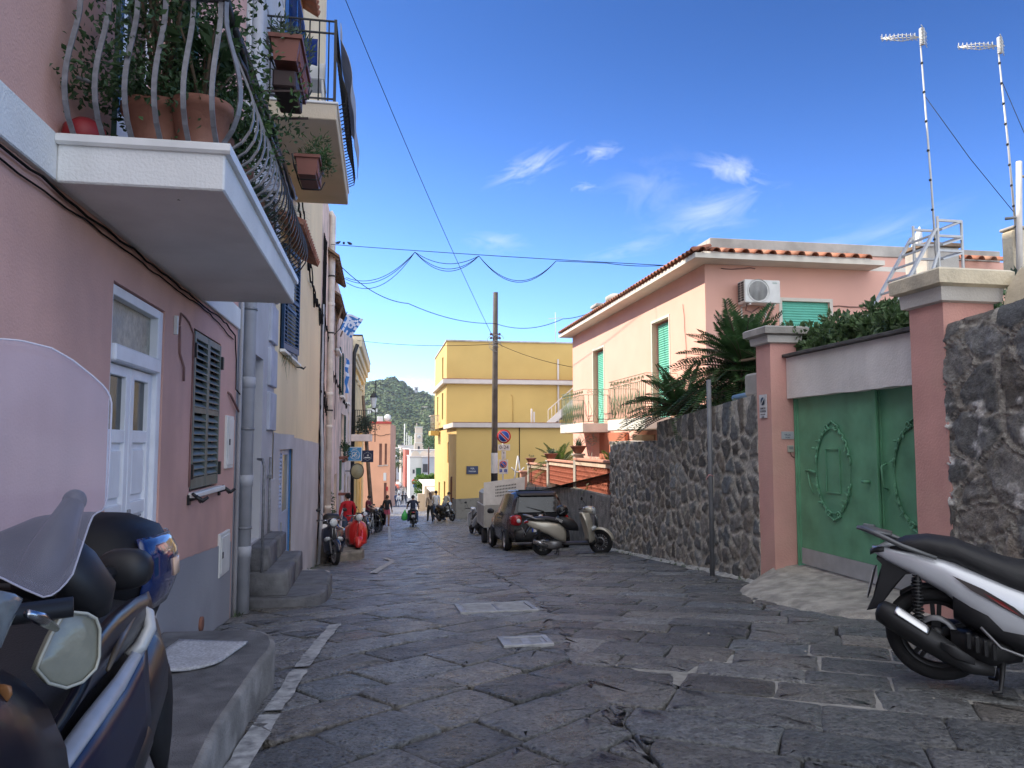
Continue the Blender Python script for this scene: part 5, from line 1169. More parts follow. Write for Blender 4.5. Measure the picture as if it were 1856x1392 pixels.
# pole in front of the stone wall
t = thing('grey_post', 'plain grey metal post standing against the stone wall', 'post', (4.86, 10.85, -.45))
mb = MB(); mb.tube([(4.86,10.85,-.6),(4.86,10.85,2.50)], .034, 14); mb.build('tube', mat('dark_grey_post', (.17,.175,.185), .5, var=.15, vs=5, streak=.3), t)
mb = MB(); mb.tube([(4.86+.037*math.cos(a),10.85+.037*math.sin(a),1.07+.01*math.sin(a*2)) for a in [k*.55 for k in range(12)]], .008, 5); mb.tube([(4.83,10.82,1.08),(4.78,10.80,1.04),(4.76,10.80,1.0)], .006, 5); mb.build('tape', mat('red_white_tape', (.5,.25,.25), .6), t)
# ================================================================ garden behind the wall
mb = MB(); mb.add([(5.3,9.6,1.7),(6.49,9.6,1.7),(6.49,14.5,1.7),(5.4,14.5,1.7)], [(0,1,2,3)]); mb.add([(5.5,6.2,2.60),(9.5,6.2,2.60),(9.5,14.5,2.6),(6.5,14.5,2.6),(6.5,9.6,2.6),(5.5,9.6,2.6)], [(0,1,2,3,4,5)]); mb.add([(5.42,14.5,1.2),(6.49,14.5,1.2),(6.49,34,-.9),(5.6,34,-.9)], [(0,1,2,3)])
mb.add([(6.49,9.6,1.7),(6.5,9.6,2.6),(6.5,14.5,2.6),(6.49,14.5,1.7)], [(0,1,2,3)]); struct(mb.build('garden_ground', mat('garden_soil', (.10,.075,.05), .95, var=.3, vs=5, bump=.5, bs=20)))
def cycad(loc, n, L_, label, trunk=.5, e0=.15, e1=1.25, droop=.55, wleaf=.16, tone=None, seed=1, tilt=(0,0), group=None):
    rr_ = random.Random(seed)
    t = thing('cycad_palm', label, 'palm', loc, 0, group)
    mb = MB(); mb.tube([(0,0,-.3),(0,0,trunk*.5),(tilt[0]*.3,tilt[1]*.3,trunk)], [.17,.16,.14], 10)
    for k in range(40): a = rr_.uniform(0,6.28); z = rr_.uniform(0,trunk); mb.leaf((.14*math.cos(a),.14*math.sin(a),z), (math.cos(a),math.sin(a),.5), (0,0,1), .10, .06)
    mb.build('trunk', M_BARK, t, False)
    f = MB()
    for i in range(n):
        a = i*2.39996+rr_.uniform(-.2,.2); e = e0+(e1-e0)*(i/n)+rr_.uniform(-.12,.12); l = L_*rr_.uniform(.8,1.1)
        h = Vector((math.cos(a), math.sin(a), 0)); pts = []
        for k in range(15):
            s = k/14; pts.append(Vector((tilt[0]*.3,tilt[1]*.3,trunk))+h*(math.cos(e)*l*s)+Vector((0,0,math.sin(e)*l*s-droop*l*s*s*math.cos(e))))
        f.tube(pts, [.012-.009*k/14 for k in range(15)], 4, mi=1)
        for k in range(2, 15):
            for sub_ in (0, .5):
                if k == 14 and sub_: continue
                p = pts[k].lerp(pts[min(14, k+1)], sub_); d = (pts[min(14,k+1)]-pts[k-1]).normalized(); sd = d.cross(Vector((0,0,1))).normalized(); up_ = sd.cross(d)
                w = wleaf*l*(.35+.9*math.sin(math.pi*min(1,(k+sub_)/14*.86+.12)))
                for sg in (-1, 1): f.leaf(p, sd*sg+d*.55+up_*.38+Vector((0,0,-.05)), up_, w*rr_.uniform(.85,1.1), .036)
    f.build('fronds', [tone or M_PALM, M_BARK], t, False); return t
M_PALM = mat('cycad_frond', (.06,.12,.04), .4, var=.5, vs=5, spec=.5, leafy=True); M_PALML = mat('sunny_cycad_frond', (.10,.15,.035), .5, var=.4, vs=5, leafy=True)  # sunny copy is the frond green lightened, with sunlight put into the colour
cycad((5.95, 11.9, 1.7), 95, 1.30, 'large dark cycad palm rising behind the gate pillar in front of the pink house', 1.05, -.5, 1.3, .35, .17, None, 3)
cycad((5.75, 13.7, 1.35), 60, 1.30, 'lower dark cycad palm leaning over the top of the stone wall', .75, 0, 1.05, .45, .15, None, 8, (-.5,.3))
cycad((6.2, 10.9, 1.7), 65, 1.05, 'dark cycad palm half hidden between the gate pillar and the larger palm', .75, -.1, 1.2, .3, .15, None, 12)
t = thing('shrub', 'dark leafy shrub filling the garden under the large cycad palm', 'shrub', (5.9, 11.2, 1.7))
f = MB(); foliage(f, (5.9,11.3,2.15), (.5,.9,.42), 2200, .10); f.build('crown', M_LEAFD, t); f = MB(); [f.tube([(5.9,11.2,1.6),(5.9+R.uniform(-.3,.3),11.2+R.uniform(-.5,.5),2.2)], .015, 5) for _ in range(8)]; f.build('stem', M_BARK, t)
# vine on its pergola above the gate
t = thing('vine_pergola', 'dense dark green creeper spread on top of the white lintel over the gate', 'vine', (6.2, 8.6, 2.7))
f = MB(); vr = random.Random(4)
for i in range(14):
    u = i/13; c = (5.72+.2*math.sin(i*1.7), 6.75+u*3.0, 2.88+.08*math.sin(i*2.3)+.04*u); foliage(f, c, (.34,.26,.17), 420, .085, .05, vr, up=.5)
for i in range(8): foliage(f, (6.8+.2*math.sin(i), 7.0+i*.5, 2.92+.08*math.sin(i*2)), (.6,.4,.2), 330, .09, .055, vr, up=.5)
f.build('leaves', mat('creeper_leaf', (.10,.165,.065), .45, var=.5, vs=10, leafy=True), t)
f = MB(); [f.tube(wob([(5.7+.4*k,6.6,2.74+.02*k),(5.75+.4*k,9.9,2.74)], .08, k), .018, 5) for k in range(5)]; f.build('stem', M_BARK, t)
f = MB(); foliage(f, (6.6,7.0,3.2), (.22,.12,.12), 120, .11, .045, vr, up=1); foliage(f, (6.9,7.0,3.2), (.22,.12,.1), 90, .11, .045, vr, up=1)
tag(base(f.build('oleander', M_LEAFB)), 'pale green oleander sprigs showing above the right pillar cap', 'plant')
# blue trestle and pale stone block behind the wall
t = thing('blue_trestle', 'blue painted iron trestle with a board, under the palms behind the stone wall', 'trestle', (5.5, 10.2, 1.9))
M_BLUEP = mat('blue_paint', (.04,.12,.30), .5, var=.15, vs=8)
mb = MB(); mb.bar((5.35,10.35,2.2),(5.45,10.15,2.75),.05); mb.build('leg', M_BLUEP, t); mb = MB(); mb.bar((5.6,10.35,2.2),(5.5,10.15,2.75),.05); mb.build('leg', M_BLUEP, t)
mb = MB(); mb.bar((5.3,10.6,2.77),(5.55,9.85,2.80),.10,.03); mb.build('board', M_WOODB, t); mb = MB(); mb.tube([(5.22,10.75,2.22),(5.22,9.95,2.25)], .05, 10); mb.build('tube', mat('blue_pipe', (.20,.33,.47), .5, var=.1), t)
mb = MB(); mb.prism([(5.08,9.66),(5.5,9.66),(5.5,10.05),(5.08,10.12)], 2.2, 2.52, ch=.03); tag(base(mb.build('stone_block', M_CEM)), 'grey cement block on top of the stone wall next to the pink pillar', 'block')
# cream wall rising behind the right pillar
t = thing('cream_garden_wall', 'rough cream rendered wall rising behind the right gate pillar at the picture edge', 'wall', (5.7, 5, 2))
mb = MB(); gr = []
prof = [(5.5,6.05,2.5),(5.51,6.02,2.75),(5.53,5.95,3.0),(5.56,5.85,3.14),(5.6,5.6,3.24),(5.6,5.2,3.32),(5.6,4.0,3.5)]
vs = []
for x, y, z in prof: vs += [(x-.02+.02*NZ.noise((y*3,z*3,0)),y,1.5),(x+.02*NZ.noise((y*4,z*4,2)),y,z-.06),(x+.06,y,z),(x+.6,y,z+.02),(x+.6,y,1.5)]
mb.add(vs, [(i*5+k,i*5+k+1,i*5+k+6,i*5+k+5)[::-1] for i in range(len(prof)-1) for k in range(4)], False); mb.add(vs[:5], [(0,1,2,3,4)]); mb.build('render', M_CREAMW, t)
t = thing('cream_chimney', 'square cream rendered chimney stack at the right picture edge', 'chimney', (8.3, 8.6, 3)); mb = MB(); mb.box(8.15,8.8,8.62,8.85,2.6,4.36,.03); mb.build('stack', M_CREAMW, t); mb = MB(); mb.box(8.14,8.81,8.61,8.86,4.361,4.40,.01); mb.build('coping', M_CEM, t)
# ladder stair to the roof terrace, antennas, dish
t = thing('metal_ladder', 'white metal step ladder with guard rails standing behind the right pillar', 'ladder', (6.7, 8.5, 2.7))
L0, L1 = Vector((6.14,8.5,3.05)), Vector((6.90,8.5,4.26)); off = Vector((.0,.45,0))
for o_ in (Vector((0,0,0)), off): mb = MB(); mb.bar(L0+o_, L1+o_, .05, .03); mb.build('stringer', M_ALU, t)
mb = MB()
for i in range(7): p = L0.lerp(L1, (i+.5)/7); mb.bar(p, p+off, .02, .025)
mb.build('rung', M_ALU, t)
for x, y, z0, z1 in ((6.93,8.5,2.7,4.42),(7.27,8.5,2.7,4.38),(6.93,8.95,2.7,4.42),(7.27,8.95,2.7,4.38)): mb = MB(); mb.tube([(x,y,z0),(x,y,z1)], .018, 8); mb.build('guard_post', M_ALU, t)
for z in (4.37,4.17,3.98):
    mb = MB(); mb.bar((6.93,8.5,z),(7.27,8.5,z),.03); mb.bar((7.27,8.5,z),(7.27,8.95,z),.03); mb.bar((7.27,8.95,z),(6.93,8.95,z),.03); mb.build('guard_rail', M_ALU, t)
for z0, z1 in ((4.24,4.36),(4.04,4.14),(3.86,3.95)): mb = MB(); mb.bar((6.95,8.47,z0),(7.25,8.49,z1),.045,.02); mb.build('guard_rail', M_ALU, t)
mb = MB(); mb.bar((6.5,8.4,3.0),(6.93,8.5,3.98),.03); mb.build('stay', M_ALU, t)
t = thing('satellite_dish', 'pale satellite dish beside the metal ladder on the pink house roof', 'satellite dish', (10.4, 13.5, 5))
mb = MB(); mb.T = Matrix.Translation((10.0,12.9,5.22)) @ Matrix.Rotation(RAD(62), 4, 'Z') @ Matrix.Rotation(RAD(-75), 4, 'X'); mb.lathe([(.02,-.10),(.2,-.075),(.36,-.02),(.44,.03),(.45,.03),(.37,-.03),(.2,-.09),(.02,-.115)], 24, cap=True); mb.build('dish', M_METW, t)
mb = MB(); mb.tube([(10.2,13.0,4.6),(10.2,13.0,5.2)], .03, 8); mb.tube([(10.2,13.0,5.2),(10.0,12.9,5.22)], .02, 6); mb.build('mast', M_ALU, t)
t = thing('roof_tank', 'small grey cement tank box behind the ladder', 'tank', (9.9, 12.3, 4.3)); mb = MB(); mb.box(9.55,10.2,12.0,12.6,4.3,5.05,.02); mb.build('body', M_CEM, t); mb = MB(); mb.box(9.5,10.25,11.95,12.65,5.051,5.12,.01); mb.build('roof', M_WOODB, t)
def antenna(b, top, label, guy):
    t = thing('tv_antenna', label, 'antenna', b, 0, 'tall television antennas')
    b, top = Vector(b), Vector(top); mb = MB(); n = 9
    mb.tube([b, b.lerp(top,.5)+Vector((.012,0,0)), top], [.015,.013,.009], 8); mb.build('mast', M_ALU, t)
    mb = MB()
    for i in range(1, 10): p = b.lerp(top, i/10); mb.tube([p-Vector((0,0,.012)), p+Vector((0,0,.012))], .0165, 8)
    mb.build('cable_clip', M_BLACK, t)
    mb = MB(); q = top-Vector((0,0,.04)); e = q+Vector((-.30,.35,.14))
    mb.tube([q+Vector((.06,-.05,-.02)), e], .008, 6)
    for off_ in (Vector((0,0,.045)), Vector((0,0,-.045))):
        mb.tube([q, q.lerp(e,.45)+off_, e], .006, 5)
    for i in range(9): p = q.lerp(e, .12+.85*i/8); w = .11*(1-.05*i); s_ = Vector((.6,.5,0)).normalized(); mb.tube([p-s_*w, p+s_*w], .005, 5); mb.tube([p-Vector((0,0,.04)), p+Vector((0,0,.06))], .005, 5)
    mb.build('yagi', M_ALU, t)
    mb = MB(); s_ = Vector((.6,.5,0)).normalized()
    for z in (-.09,-.05,0,.05,.09): p = q+Vector((.04,-.03,z)); mb.tube([p-s_*.14, p+s_*.14], .006, 5)
    mb.box(q.x-.01,q.x+.04,q.y-.04,q.y+.0,q.z-.11,q.z+.11); mb.build('reflector', M_ALU, t)
    if guy: mb = MB(); a = b.lerp(top, guy[1]); mb.tube([a, (a+Vector(guy[0]))/2-Vector((0,0,.05)), guy[0]], .0045, 5); mb.build('guy_wire', M_BLACK, t)
antenna(P(1697,400,Y=8.5)-Vector((0,0,1.4)), P(1667,62,Y=8.5), 'taller antenna mast rising left, from the metal ladder', (P(1838,385,Y=8.6), .79))
antenna(P(1842,408,Y=8.6)-Vector((0,0,.3)), P(1808,78,Y=8.6), 'antenna mast rising right, from the cream chimney', (P(1900,330,Y=8.4), .82))
t = thing('roof_pole', 'thick grey pipe pole with clamps beside the right antenna', 'pole', (8.15, 8.45, 3)); a, b = P(1848,560,Y=8.4), P(1847,293,Y=8.4); mb = MB(); mb.tube([a, b], .035, 10); mb.build('tube', M_PIPEW, t); mb = MB(); mb.tube([a.lerp(b,.62), a.lerp(b,.62)+Vector((-.12,.1,0))], .02, 6); mb.build('clamp', M_IRON, t); mb = MB(); mb.tube([a.lerp(b,.9), a.lerp(b,.9)+Vector((.12,0,0))], .02, 6); mb.build('clamp', M_IRON, t)
# ================================================================ low wall with terracotta lattice
t = thing('low_wall', 'low rough grey wall under the terracotta lattice', 'wall', (5.6, 24, -1.5))
mb = MB(); ys = [17.84+.35*i for i in range(39)]; vs = []
def lwt(y): return .26 if y < 22 else (.26-(y-22)*.055)
for y in ys:
    x = wallX(min(y, 31)); vs += [(x-.02+.015*NZ.noise((y,0,0)), y, G(y,x)-.4), (x-.01+.02*NZ.noise((y*2,1,0)), y, lwt(y)-.02), (x+.03, y, lwt(y)), (x+.5, y, lwt(y)), (x+.5, y, G(y,x)-.4)]
mb.add(vs, [(i*5+k,i*5+k+1,i*5+k+6,i*5+k+5) for i in range(len(ys)-1) for k in range(4)]); mb.add(vs[:5], [(4,3,2,1,0)]); mb.add(vs[-5:], [(0,1,2,3,4)])
mb.build('masonry', mat('rough_wall', (.20,.19,.17), .95, var=.35, vs=4, bump=1, bs=22, bdist=.03, col2=(.32,.30,.27), var2=.6, vs2=2), t)
posts = [(22.0,1.18),(26.3,.90),(30.6,.68)]
M_POST = mat('post_cement', (.36,.33,.28), .9, var=.15, vs=4, bump=.5, bs=40, streak=.3); M_LATT = mat('terracotta_lattice', (.42,.13,.075), .85, var=.15, vs=10, bump=.3, bs=40); M_COPE = mat('pink_coping', (.48,.24,.17), .9, var=.12, vs=5)
fence = thing('lattice_fence', 'terracotta breeze-block lattice fence with cement posts above the low wall', 'fence', (5.7, 24, .2))
for y, z in posts:
    x = wallX(y)+.12; mb = MB(); mb.box(x-.13,x+.13,y-.13,y+.13,lwt(y)-.3,z,.01); mb.build('post', M_POST, fence); mb = MB(); mb.box(x-.17,x+.17,y-.17,y+.17,z+.001,z+.06,.01); mb.build('post_cap', M_POST, fence)
def lattice(y0, y1, z0, z1):
    x = wallX((y0+y1)/2)+.12; sl = (wallX(y1)-wallX(y0))/(y1-y0)
    mb = MB(); mb.box(x-.10,x+.10,y0,y1,z1-.07,z1,.01); mb.build('coping', M_COPE, fence); mb = MB(); mb.box(x-.045,x+.045,y0,y1,z1-.2,z1-.0705); mb.build('top_band', mat('lattice_band', (.55,.42,.32), .9, var=.15, vs=6), fence)
    mb = MB(); H = z1-.2-z0; k = max(3, round((y1-y0)/.145)); r = max(3, round(H/.145)); w = (y1-y0)/k; h = H/r
    for i in range(k+1): mb.box(x-.012,x+.012,y0+i*w-.010,y0+i*w+.010,z0,z1-.2)
    for j in range(r+1): mb.box(x-.0125,x+.0125,y0,y1,z0+j*h-.008,z0+j*h+.008)
    for i in range(k):
        for j in range(r):
            c = (y0+(i+.5)*w, z0+(j+.5)*h); mb.tube([(x, c[0]+.40*w*math.cos(a*1.0472), c[1]+.40*h*math.sin(a*1.0472)) for a in range(6)], .014, 4, closed=True, smooth=False)
    mb.build('lattice_panel', M_LATT, fence)
lattice(17.98, 21.87, .262, 1.12); lattice(22.13, 26.17, .20, 1.0); lattice(26.43, 30.47, -.03, .78)
def bowl(loc, label, kind, s=1, m=None):
    t = thing('planted_bowl', label, 'potted plant', loc, 0, 'pots on the lattice fence posts'); mb = MB(); mb.lathe([(.09*s,0),(.13*s,.03),(.23*s,.20*s),(.25*s,.2*s),(.25*s,.23*s),(.2*s,.22*s)], 18); mb.build('bowl', m or M_TERRA, t, False)
    f = MB()
    if kind == 'succ': blades(f, (0,0,.2*s), .1, 46, .3, .03, random.Random(3), .2); foliage(f, (0,0,.32), (.14,.14,.1), 60, .07)
    elif kind == 'agave': blades(f, (0,0,.2*s), .06, 40, .34, .035, random.Random(5), .05)
    else: foliage(f, (0,0,.26), (.1,.1,.05), 60, .05)
    f.build('plant', M_LEAFB, t, False)
bowl((wallX(22)+.12,22.0,1.241), 'terracotta bowl with a spiky succulent on the nearest lattice fence post', 'agave'); bowl((wallX(26.3)+.12,26.3,.961), 'terracotta bowl with pale arching succulent on the middle lattice fence post', 'succ'); bowl((wallX(30.6)+.12,30.6,.741), 'small dark bowl on the farthest lattice fence post', 'low', .9)
cycad((6.35,20.3,.15), 30, 1.0, 'sunlit cycad palm behind the nearest lattice panel', .45, .1, 1.2, .5, .15, M_PALML, 21, (0,0), 'sunlit cycads behind the lattice'); cycad((6.5,27.8,-.4), 40, 1.35, 'sunlit cycad palm with a dark trunk behind the farther lattice panel', 1.0, .0, 1.2, .5, .14, M_PALML, 22, (0,0), 'sunlit cycads behind the lattice')
f = MB(); blades(f, (6.2,21.4,.4), .15, 40, .75, .05, random.Random(6), .02); tag(base(f.build('yucca', M_PALML)), 'clump of upright yellow-green sword leaves behind the nearest lattice post', 'plant')
f = MB(); foliage(f, (6.5,24.4,.7), (.3,.8,.25), 500, .08); tag(base(f.build('dry_shrub', mat('straw_leaf', (.34,.29,.13), .7, var=.3, vs=9))), 'straw coloured dry shrub behind the middle lattice panel', 'shrub')
f = MB(); blades(f, (6.3,22.6,.9), .1, 30, .7, .02, random.Random(9), .25); foliage(f, (6.3,22.6,1.6), (.15,.3,.3), 160, .07); tag(base(f.build('pale_shrub', mat('pale_flower', (.55,.52,.45), .7, var=.2))), 'pale flowering shrub behind the nearest fence post', 'shrub')
t = thing('white_rose_stand', 'white ornamental wire stand behind the far end of the lattice', 'ornament', (5.9, 33, 0)); mb = MB()
for s in (-1, 1): mb.tube([(5.9+.2*s,33,-.2),(5.9+.1*s,33,.3),(5.9,33,1.0)], .03, 6); mb.tube([(5.9+.1*s,33,.3),(5.9+.28*s,33,.5)], .025, 6)
mb.tube([(5.75,33,.3),(6.05,33,.3)], .03, 6); mb.build('frame', M_METW, t)
mb = MB(); mb.box(5.75,9.5,31.4,31.7,-2.5,.32,.02); mb.box(5.7,9.5,31.35,31.75,.321,.40,.02); tag(base(mb.build('pink_garden_wall', M_COPE)), 'pinkish garden wall closing the far end of the lattice fence', 'wall')
# ================================================================ utility pole, road signs, wires
t = thing('utility_pole', 'tall wooden utility pole with a black and white painted foot and wires', 'utility pole', (4.6, 31, -2.1))
mb = MB(); mb.tube([(4.56,31,-2.4),(4.585,31,3),(4.61,31,7.76)], [.135,.12,.10], 14); mb.build('shaft', mat('tarred_wood', (.085,.07,.058), .9, var=.3, vs=3, bump=.6, bs=12, col2=(.16,.14,.12), var2=.5, vs2=2, streak=.4), t)
mb = MB(); mb.lathe([(.138,.33),(.136,1.15)], 14, c=(4.573,31,0), cap=False); mb.build('painted_band', M_METW, t); mb = MB(); mb.lathe([(.140,-.9),(.138,.325)], 14, c=(4.572,31,0), cap=False); mb.build('painted_band', M_BLACK, t)
for z in (6.02, 5.86): mb = MB(); mb.tube([(4.42,31,z),(4.78,31,z)], .03, 6); mb.sphere((4.42,31,z), .055, 8, 6); mb.sphere((4.78,31,z), .055, 8, 6); mb.build('insulator', mat('brown_insulator', (.10,.03,.02), .4), t)
mb = MB(); cr = random.Random(2)
for i in range(7): c = (4.6+cr.uniform(-.1,.1), 30.88, 5.55+cr.uniform(-.25,.3)); r_ = cr.uniform(.12,.32); mb.tube([(c[0]+r_*math.cos(a*.6),c[1],c[2]+r_*.8*math.sin(a*.6)) for a in range(9)], .01, 5)
mb.build('coiled_cable', mat('grey_cable', (.28,.27,.26), .7), t)
t = thing('parking_sign_post', 'signpost with a round no-parking sign over three white plates', 'road sign', (4.42, 27.5, -1.9))
zs = lambda py: P(912,py,Y=27.5).z
xs = lambda px: P(px,830,Y=27.5).x
mb = MB(); mb.tube([(xs(912),27.55,-2.1),(xs(912),27.55,zs(781))], .03, 8); mb.build('post', M_ALU, t)
M_SR = mat('sign_red', (.46,.012,.02), .45, var=.08); M_SB = mat('sign_blue', (.015,.07,.36), .45, var=.08); M_SW = mat('sign_plate_white', (.60,.60,.59), .5, var=.06); M_SK = mat('sign_print', (.03,.03,.035), .6)
def nopark(c, r, y):
    mb = MB(); mb.lathe([(r,-.008),(r,.008)], 30, axis='y', c=(c[0],y,c[1])); mb.build('disc', M_SR, t)
    mb = MB(); mb.lathe([(r*.76,-.003),(r*.76,0)], 30, axis='y', c=(c[0],y-.0085,c[1])); mb.build('disc_face', M_SB, t)
    mb = MB(); s = r*.55; mb.bar((c[0]-s,y-.014,c[1]+s),(c[0]+s,y-.014,c[1]-s),.004,r*.2); o = mb.build('bar', M_SR, t)
    mb = MB(); 
    for q in (-.15,.15): mb.bar((c[0]-s+r*q*.7,y-.0135,c[1]+s+r*q*.7),(c[0]+s+r*q*.7,y-.0135,c[1]-s+r*q*.7),.003,r*.05)
    for rr_ in (.77,):
        n=30; mb.add([(c[0]+q_*r*math.cos(6.2832*k/n),y-.0128,c[1]+q_*r*math.sin(6.2832*k/n)) for q_ in (rr_+.02,rr_-.03) for k in range(n)], [(k,(k+1)%n,n+(k+1)%n,n+k) for k in range(n)])
    mb.build('bar_edge', M_SW, t)
nopark((xs(913.3), zs(791)), .255, 27.5)
def plate(px0, px1, py0, py1):
    mb = MB(); mb.box(xs(px0),xs(px1),27.495,27.51,zs(py1),zs(py0),.002); mb.build('plate', M_SW, t)
plate(902.5,924.5,805.5,816.5); plate(909,917,817.5,831.5); plate(904,921,833,859)
mb = MB(); text_mb(mb, '0-24', .19, faceTo((xs(913.5),27.492,zs(811)), 0), .002)
text_mb(mb, '8', .10, faceTo((xs(913),27.492,zs(821)), 0), .002); mb.bar((xs(913),27.492,zs(823.5)),(xs(913),27.492,zs(830)),.012,.004); mb.bar((xs(913),27.492,zs(830.3)),(xs(911),27.492,zs(827.5)),.012,.004); mb.bar((xs(913),27.492,zs(830.3)),(xs(915),27.492,zs(827.5)),.012,.004); mb.build('lettering', M_SK, t)
nopark((xs(912), zs(841.5)), .13, 27.493)
mb = MB(); mb.box(xs(905.5),xs(910),27.488,27.494,zs(855.5),zs(850.5)); mb.box(xs(914),xs(919),27.488,27.494,zs(855.5),zs(850.5)); mb.build('symbol_panel', M_SB, t)
mb = MB(); text_mb(mb, 'P', .085, faceTo((xs(907.7),27.486,zs(853)), 0), .001); c = (xs(916.5),27.486,zs(853.2)); mb.tube([(c[0]+.022*math.cos(a*.6+2.6),27.486,c[2]-.012+.022*math.sin(a*.6+2.6)) for a in range(8)], .004, 4); mb.bar((c[0]-.004,27.486,c[2]+.03),(c[0]-.002,27.486,c[2]-.005),.008); mb.bar((c[0]-.002,27.486,c[2]-.003),(c[0]+.022,27.486,c[2]-.006),.008); mb.build('symbol', M_SW, t)
def wire(name, pts, label, r=.010, sag=0, m=None, group=None):
    mb = MB()
    for a, b, sg in pts:
        a, b = Vector(a), Vector(b); mb.tube([a.lerp(b, k/16)-Vector((0,0,sg*4*(k/16)*(1-k/16))) for k in range(17)], r*.8, 5)
    o = base(mb.build(name, m or M_CABLE)); tag(o, label, 'cable', group); return o
a0, a1 = P(600,443,Y=21.5), P(1205,481,Y=17.5)
wire('overhead_wire', [(a0, a1, .03)], 'straight black overhead wire crossing from the left houses to the pink house roof', .011)
H = [P(752,457,Y=20.4), P(868,464,Y=19.6), P(1008,473,Y=18.7)]
st = P(625,505,Y=21.5)
wire('looped_cable', [(st, H[0], .42),(P(628,512,Y=21.5), H[0], .5),(P(627,503,Y=21.5), H[0], .36),(H[0],H[1],.26),(H[0],H[1],.40),(H[0],H[1],.46),(H[1],H[2],.58),(H[1],H[2],.62),(H[2],P(1100,477,Y=18.1),.0),(P(1100,477,Y=18.1),a1,.04)], 'bunched cables hanging in loops below the straight overhead wire', .011)
wire('overhead_wire', [(P(610,-40,X=-1.2), P(893,610,Y=31), .25)], 'black wire running steeply down from upper left to the utility pole', .012)
wire('overhead_wire', [(P(615,480,Y=22.5), P(740,550,Y=26), .25),(P(740,550,Y=26), P(897,586,Y=30.9), .2),(P(897,586,Y=30.9), P(1020,578,Y=28), .28),(P(1020,578,Y=28), P(1120,540,Y=22), .15)], 'long drooping cable passing behind the top of the utility pole', .016)
wire('overhead_wire', [(P(648,617,Y=41), P(893,624,Y=31), .15)], 'level wire from the yellow cornice house to the utility pole', .014)
wire('overhead_wire', [(P(900,622,Y=31), P(1042,666,Y=25.7), .12)], 'thin wire from the utility pole down to the pink house corner', .012)
for i, px in enumerate((612.5, 623, 634)):
    p = P(px, 443.5+(px-600)*.063, Y=21.4); mb = MB(); mb.loft([(-.07,0,.05,.01,.01),(-.03,0,.06,.03,.035),(.03,0,.075,.035,.04),(.06,0,.10,.02,.025),(.08,0,.10,.004,.004)], 8); o = mb.build('bird', M_BLACK); o.location = p; o.rotation_euler = (0,0,RAD(20+i*70)); tag(o, ['small dark bird perched on the overhead wire, nearest the left houses','small dark bird perched on the overhead wire between two others','small dark bird perched on the overhead wire, farthest from the left houses'][i], 'bird', 'birds on the wire')
# ================================================================ yellow building
M_YEL = mat('ochre_yellow_plaster', (.58,.40,.14), .9, var=.05, vs=.6, bump=.3, bs=25, col2=(.50,.32,.10), var2=.4, vs2=.4)
yb = thing('yellow_building', 'flat-roofed ochre yellow building with white cornices and an outside stair, beyond the utility pole', 'building', (9, 55, -3))
yx = 4.58
mb = MB(); wall(mb, 'y', 47, yx, 18, -4.5, 2.5, (), sgn=-1); wall(mb, 'x', yx, 47, 66, -5.5, 2.5, [(50,51.2,-3.4,-.9,.2),(55,56.2,-3.8,-1.2,.2),(60,61.4,-4,-1.5,.2),(52.5,53.3,.2,1.6,.15)], sgn=-1)
wall(mb, 'y', 54, yx-.03, 17, 2.72, 8.75, (), sgn=-1); wall(mb, 'x', yx-.03, 54, 66, 2.72, 8.75, [(57,58.2,3.3,5.3,.2),(62,63.2,3.3,5.3,.2),(57,58.2,6.4,8,.2)], sgn=-1)
mb.add([(yx-.03,54,8.75),(17,54,8.75),(17,66,8.75),(yx-.03,66,8.75)], [(0,1,2,3)]); mb.add([(yx,66,-5.5),(yx,66,8.75),(18,66,8.75),(18,66,-5.5)], [(0,1,2,3)]); mb.build('wall', M_YEL, yb)
mb = MB(); mb.box(yx+.1,17.9,47.1,53.98,2.45,2.56); mb.build('terrace_floor', M_CEM, yb)
M_COR = mat('pinkish_white_cornice', (.58,.52,.49), .85, var=.06, vs=2)
mb = MB(); mb.box(yx-.25,14.0,46.75,47.05,2.5,2.80,.02); mb.box(yx-.25,yx+.05,47.051,54.0,2.5,2.80,.02); mb.build('cornice', M_COR, yb)
mb = MB(); mb.box(yx-.33,13.8,53.6,53.997,5.72,6.05,.03); mb.box(yx-.33,yx-.032,53.998,65,5.72,6.05,.03); mb.build('cornice', M_COR, yb)
mb = MB(); mb.box(yx-.34,13.8,53.59,53.9975,6.051,6.085); mb.box(yx-.26,14.0,46.74,47.06,2.801,2.83); mb.build('cornice_tiles', M_TILE, yb)
mb = MB(); mb.box(yx-.1,17.1,53.9,54.2,8.751,8.86,.01); mb.box(yx-.1,yx+.1,54.201,66,8.751,8.86,.01); mb.build('roof_edge', M_CEM, yb)
mb = MB(); vs = [(yx-.013,47,-4.5),(yx-.013,49.4,-4.5),(yx-.013,49.4,-2.0),(yx-.013,47,-1.85),(yx-.013,46.985,-4.5),(yx-.013,46.985,-1.85),(7,46.985,-4.5),(7,46.985,-1.75)]; mb.add(vs, [(0,1,2,3)[::-1],(4,5,7,6)[::-1]]); mb.build('rough_base', mat('dark_rough_base', (.20,.19,.165), .95, var=.35, vs=3, bump=.8, bs=15, col2=(.09,.085,.08), var2=.6, vs2=3), yb)
for h in ((50,51.2,-3.4,-.9,.2),(55,56.2,-3.8,-1.2,.2),(60,61.4,-4,-1.5,.2)): mb = MB(); mb.box(yx+.15,yx+.19,h[0],h[1],h[2],h[3]); mb.build('doorway', M_WOODB, yb)
for h in ((57,58.2,3.3,5.3),(62,63.2,3.3,5.3),(57,58.2,6.4,8)): mb = MB(); mb.box(yx+.12,yx+.16,h[0],h[1],h[2],h[3]); mb.build('window', M_GLASSD, yb)
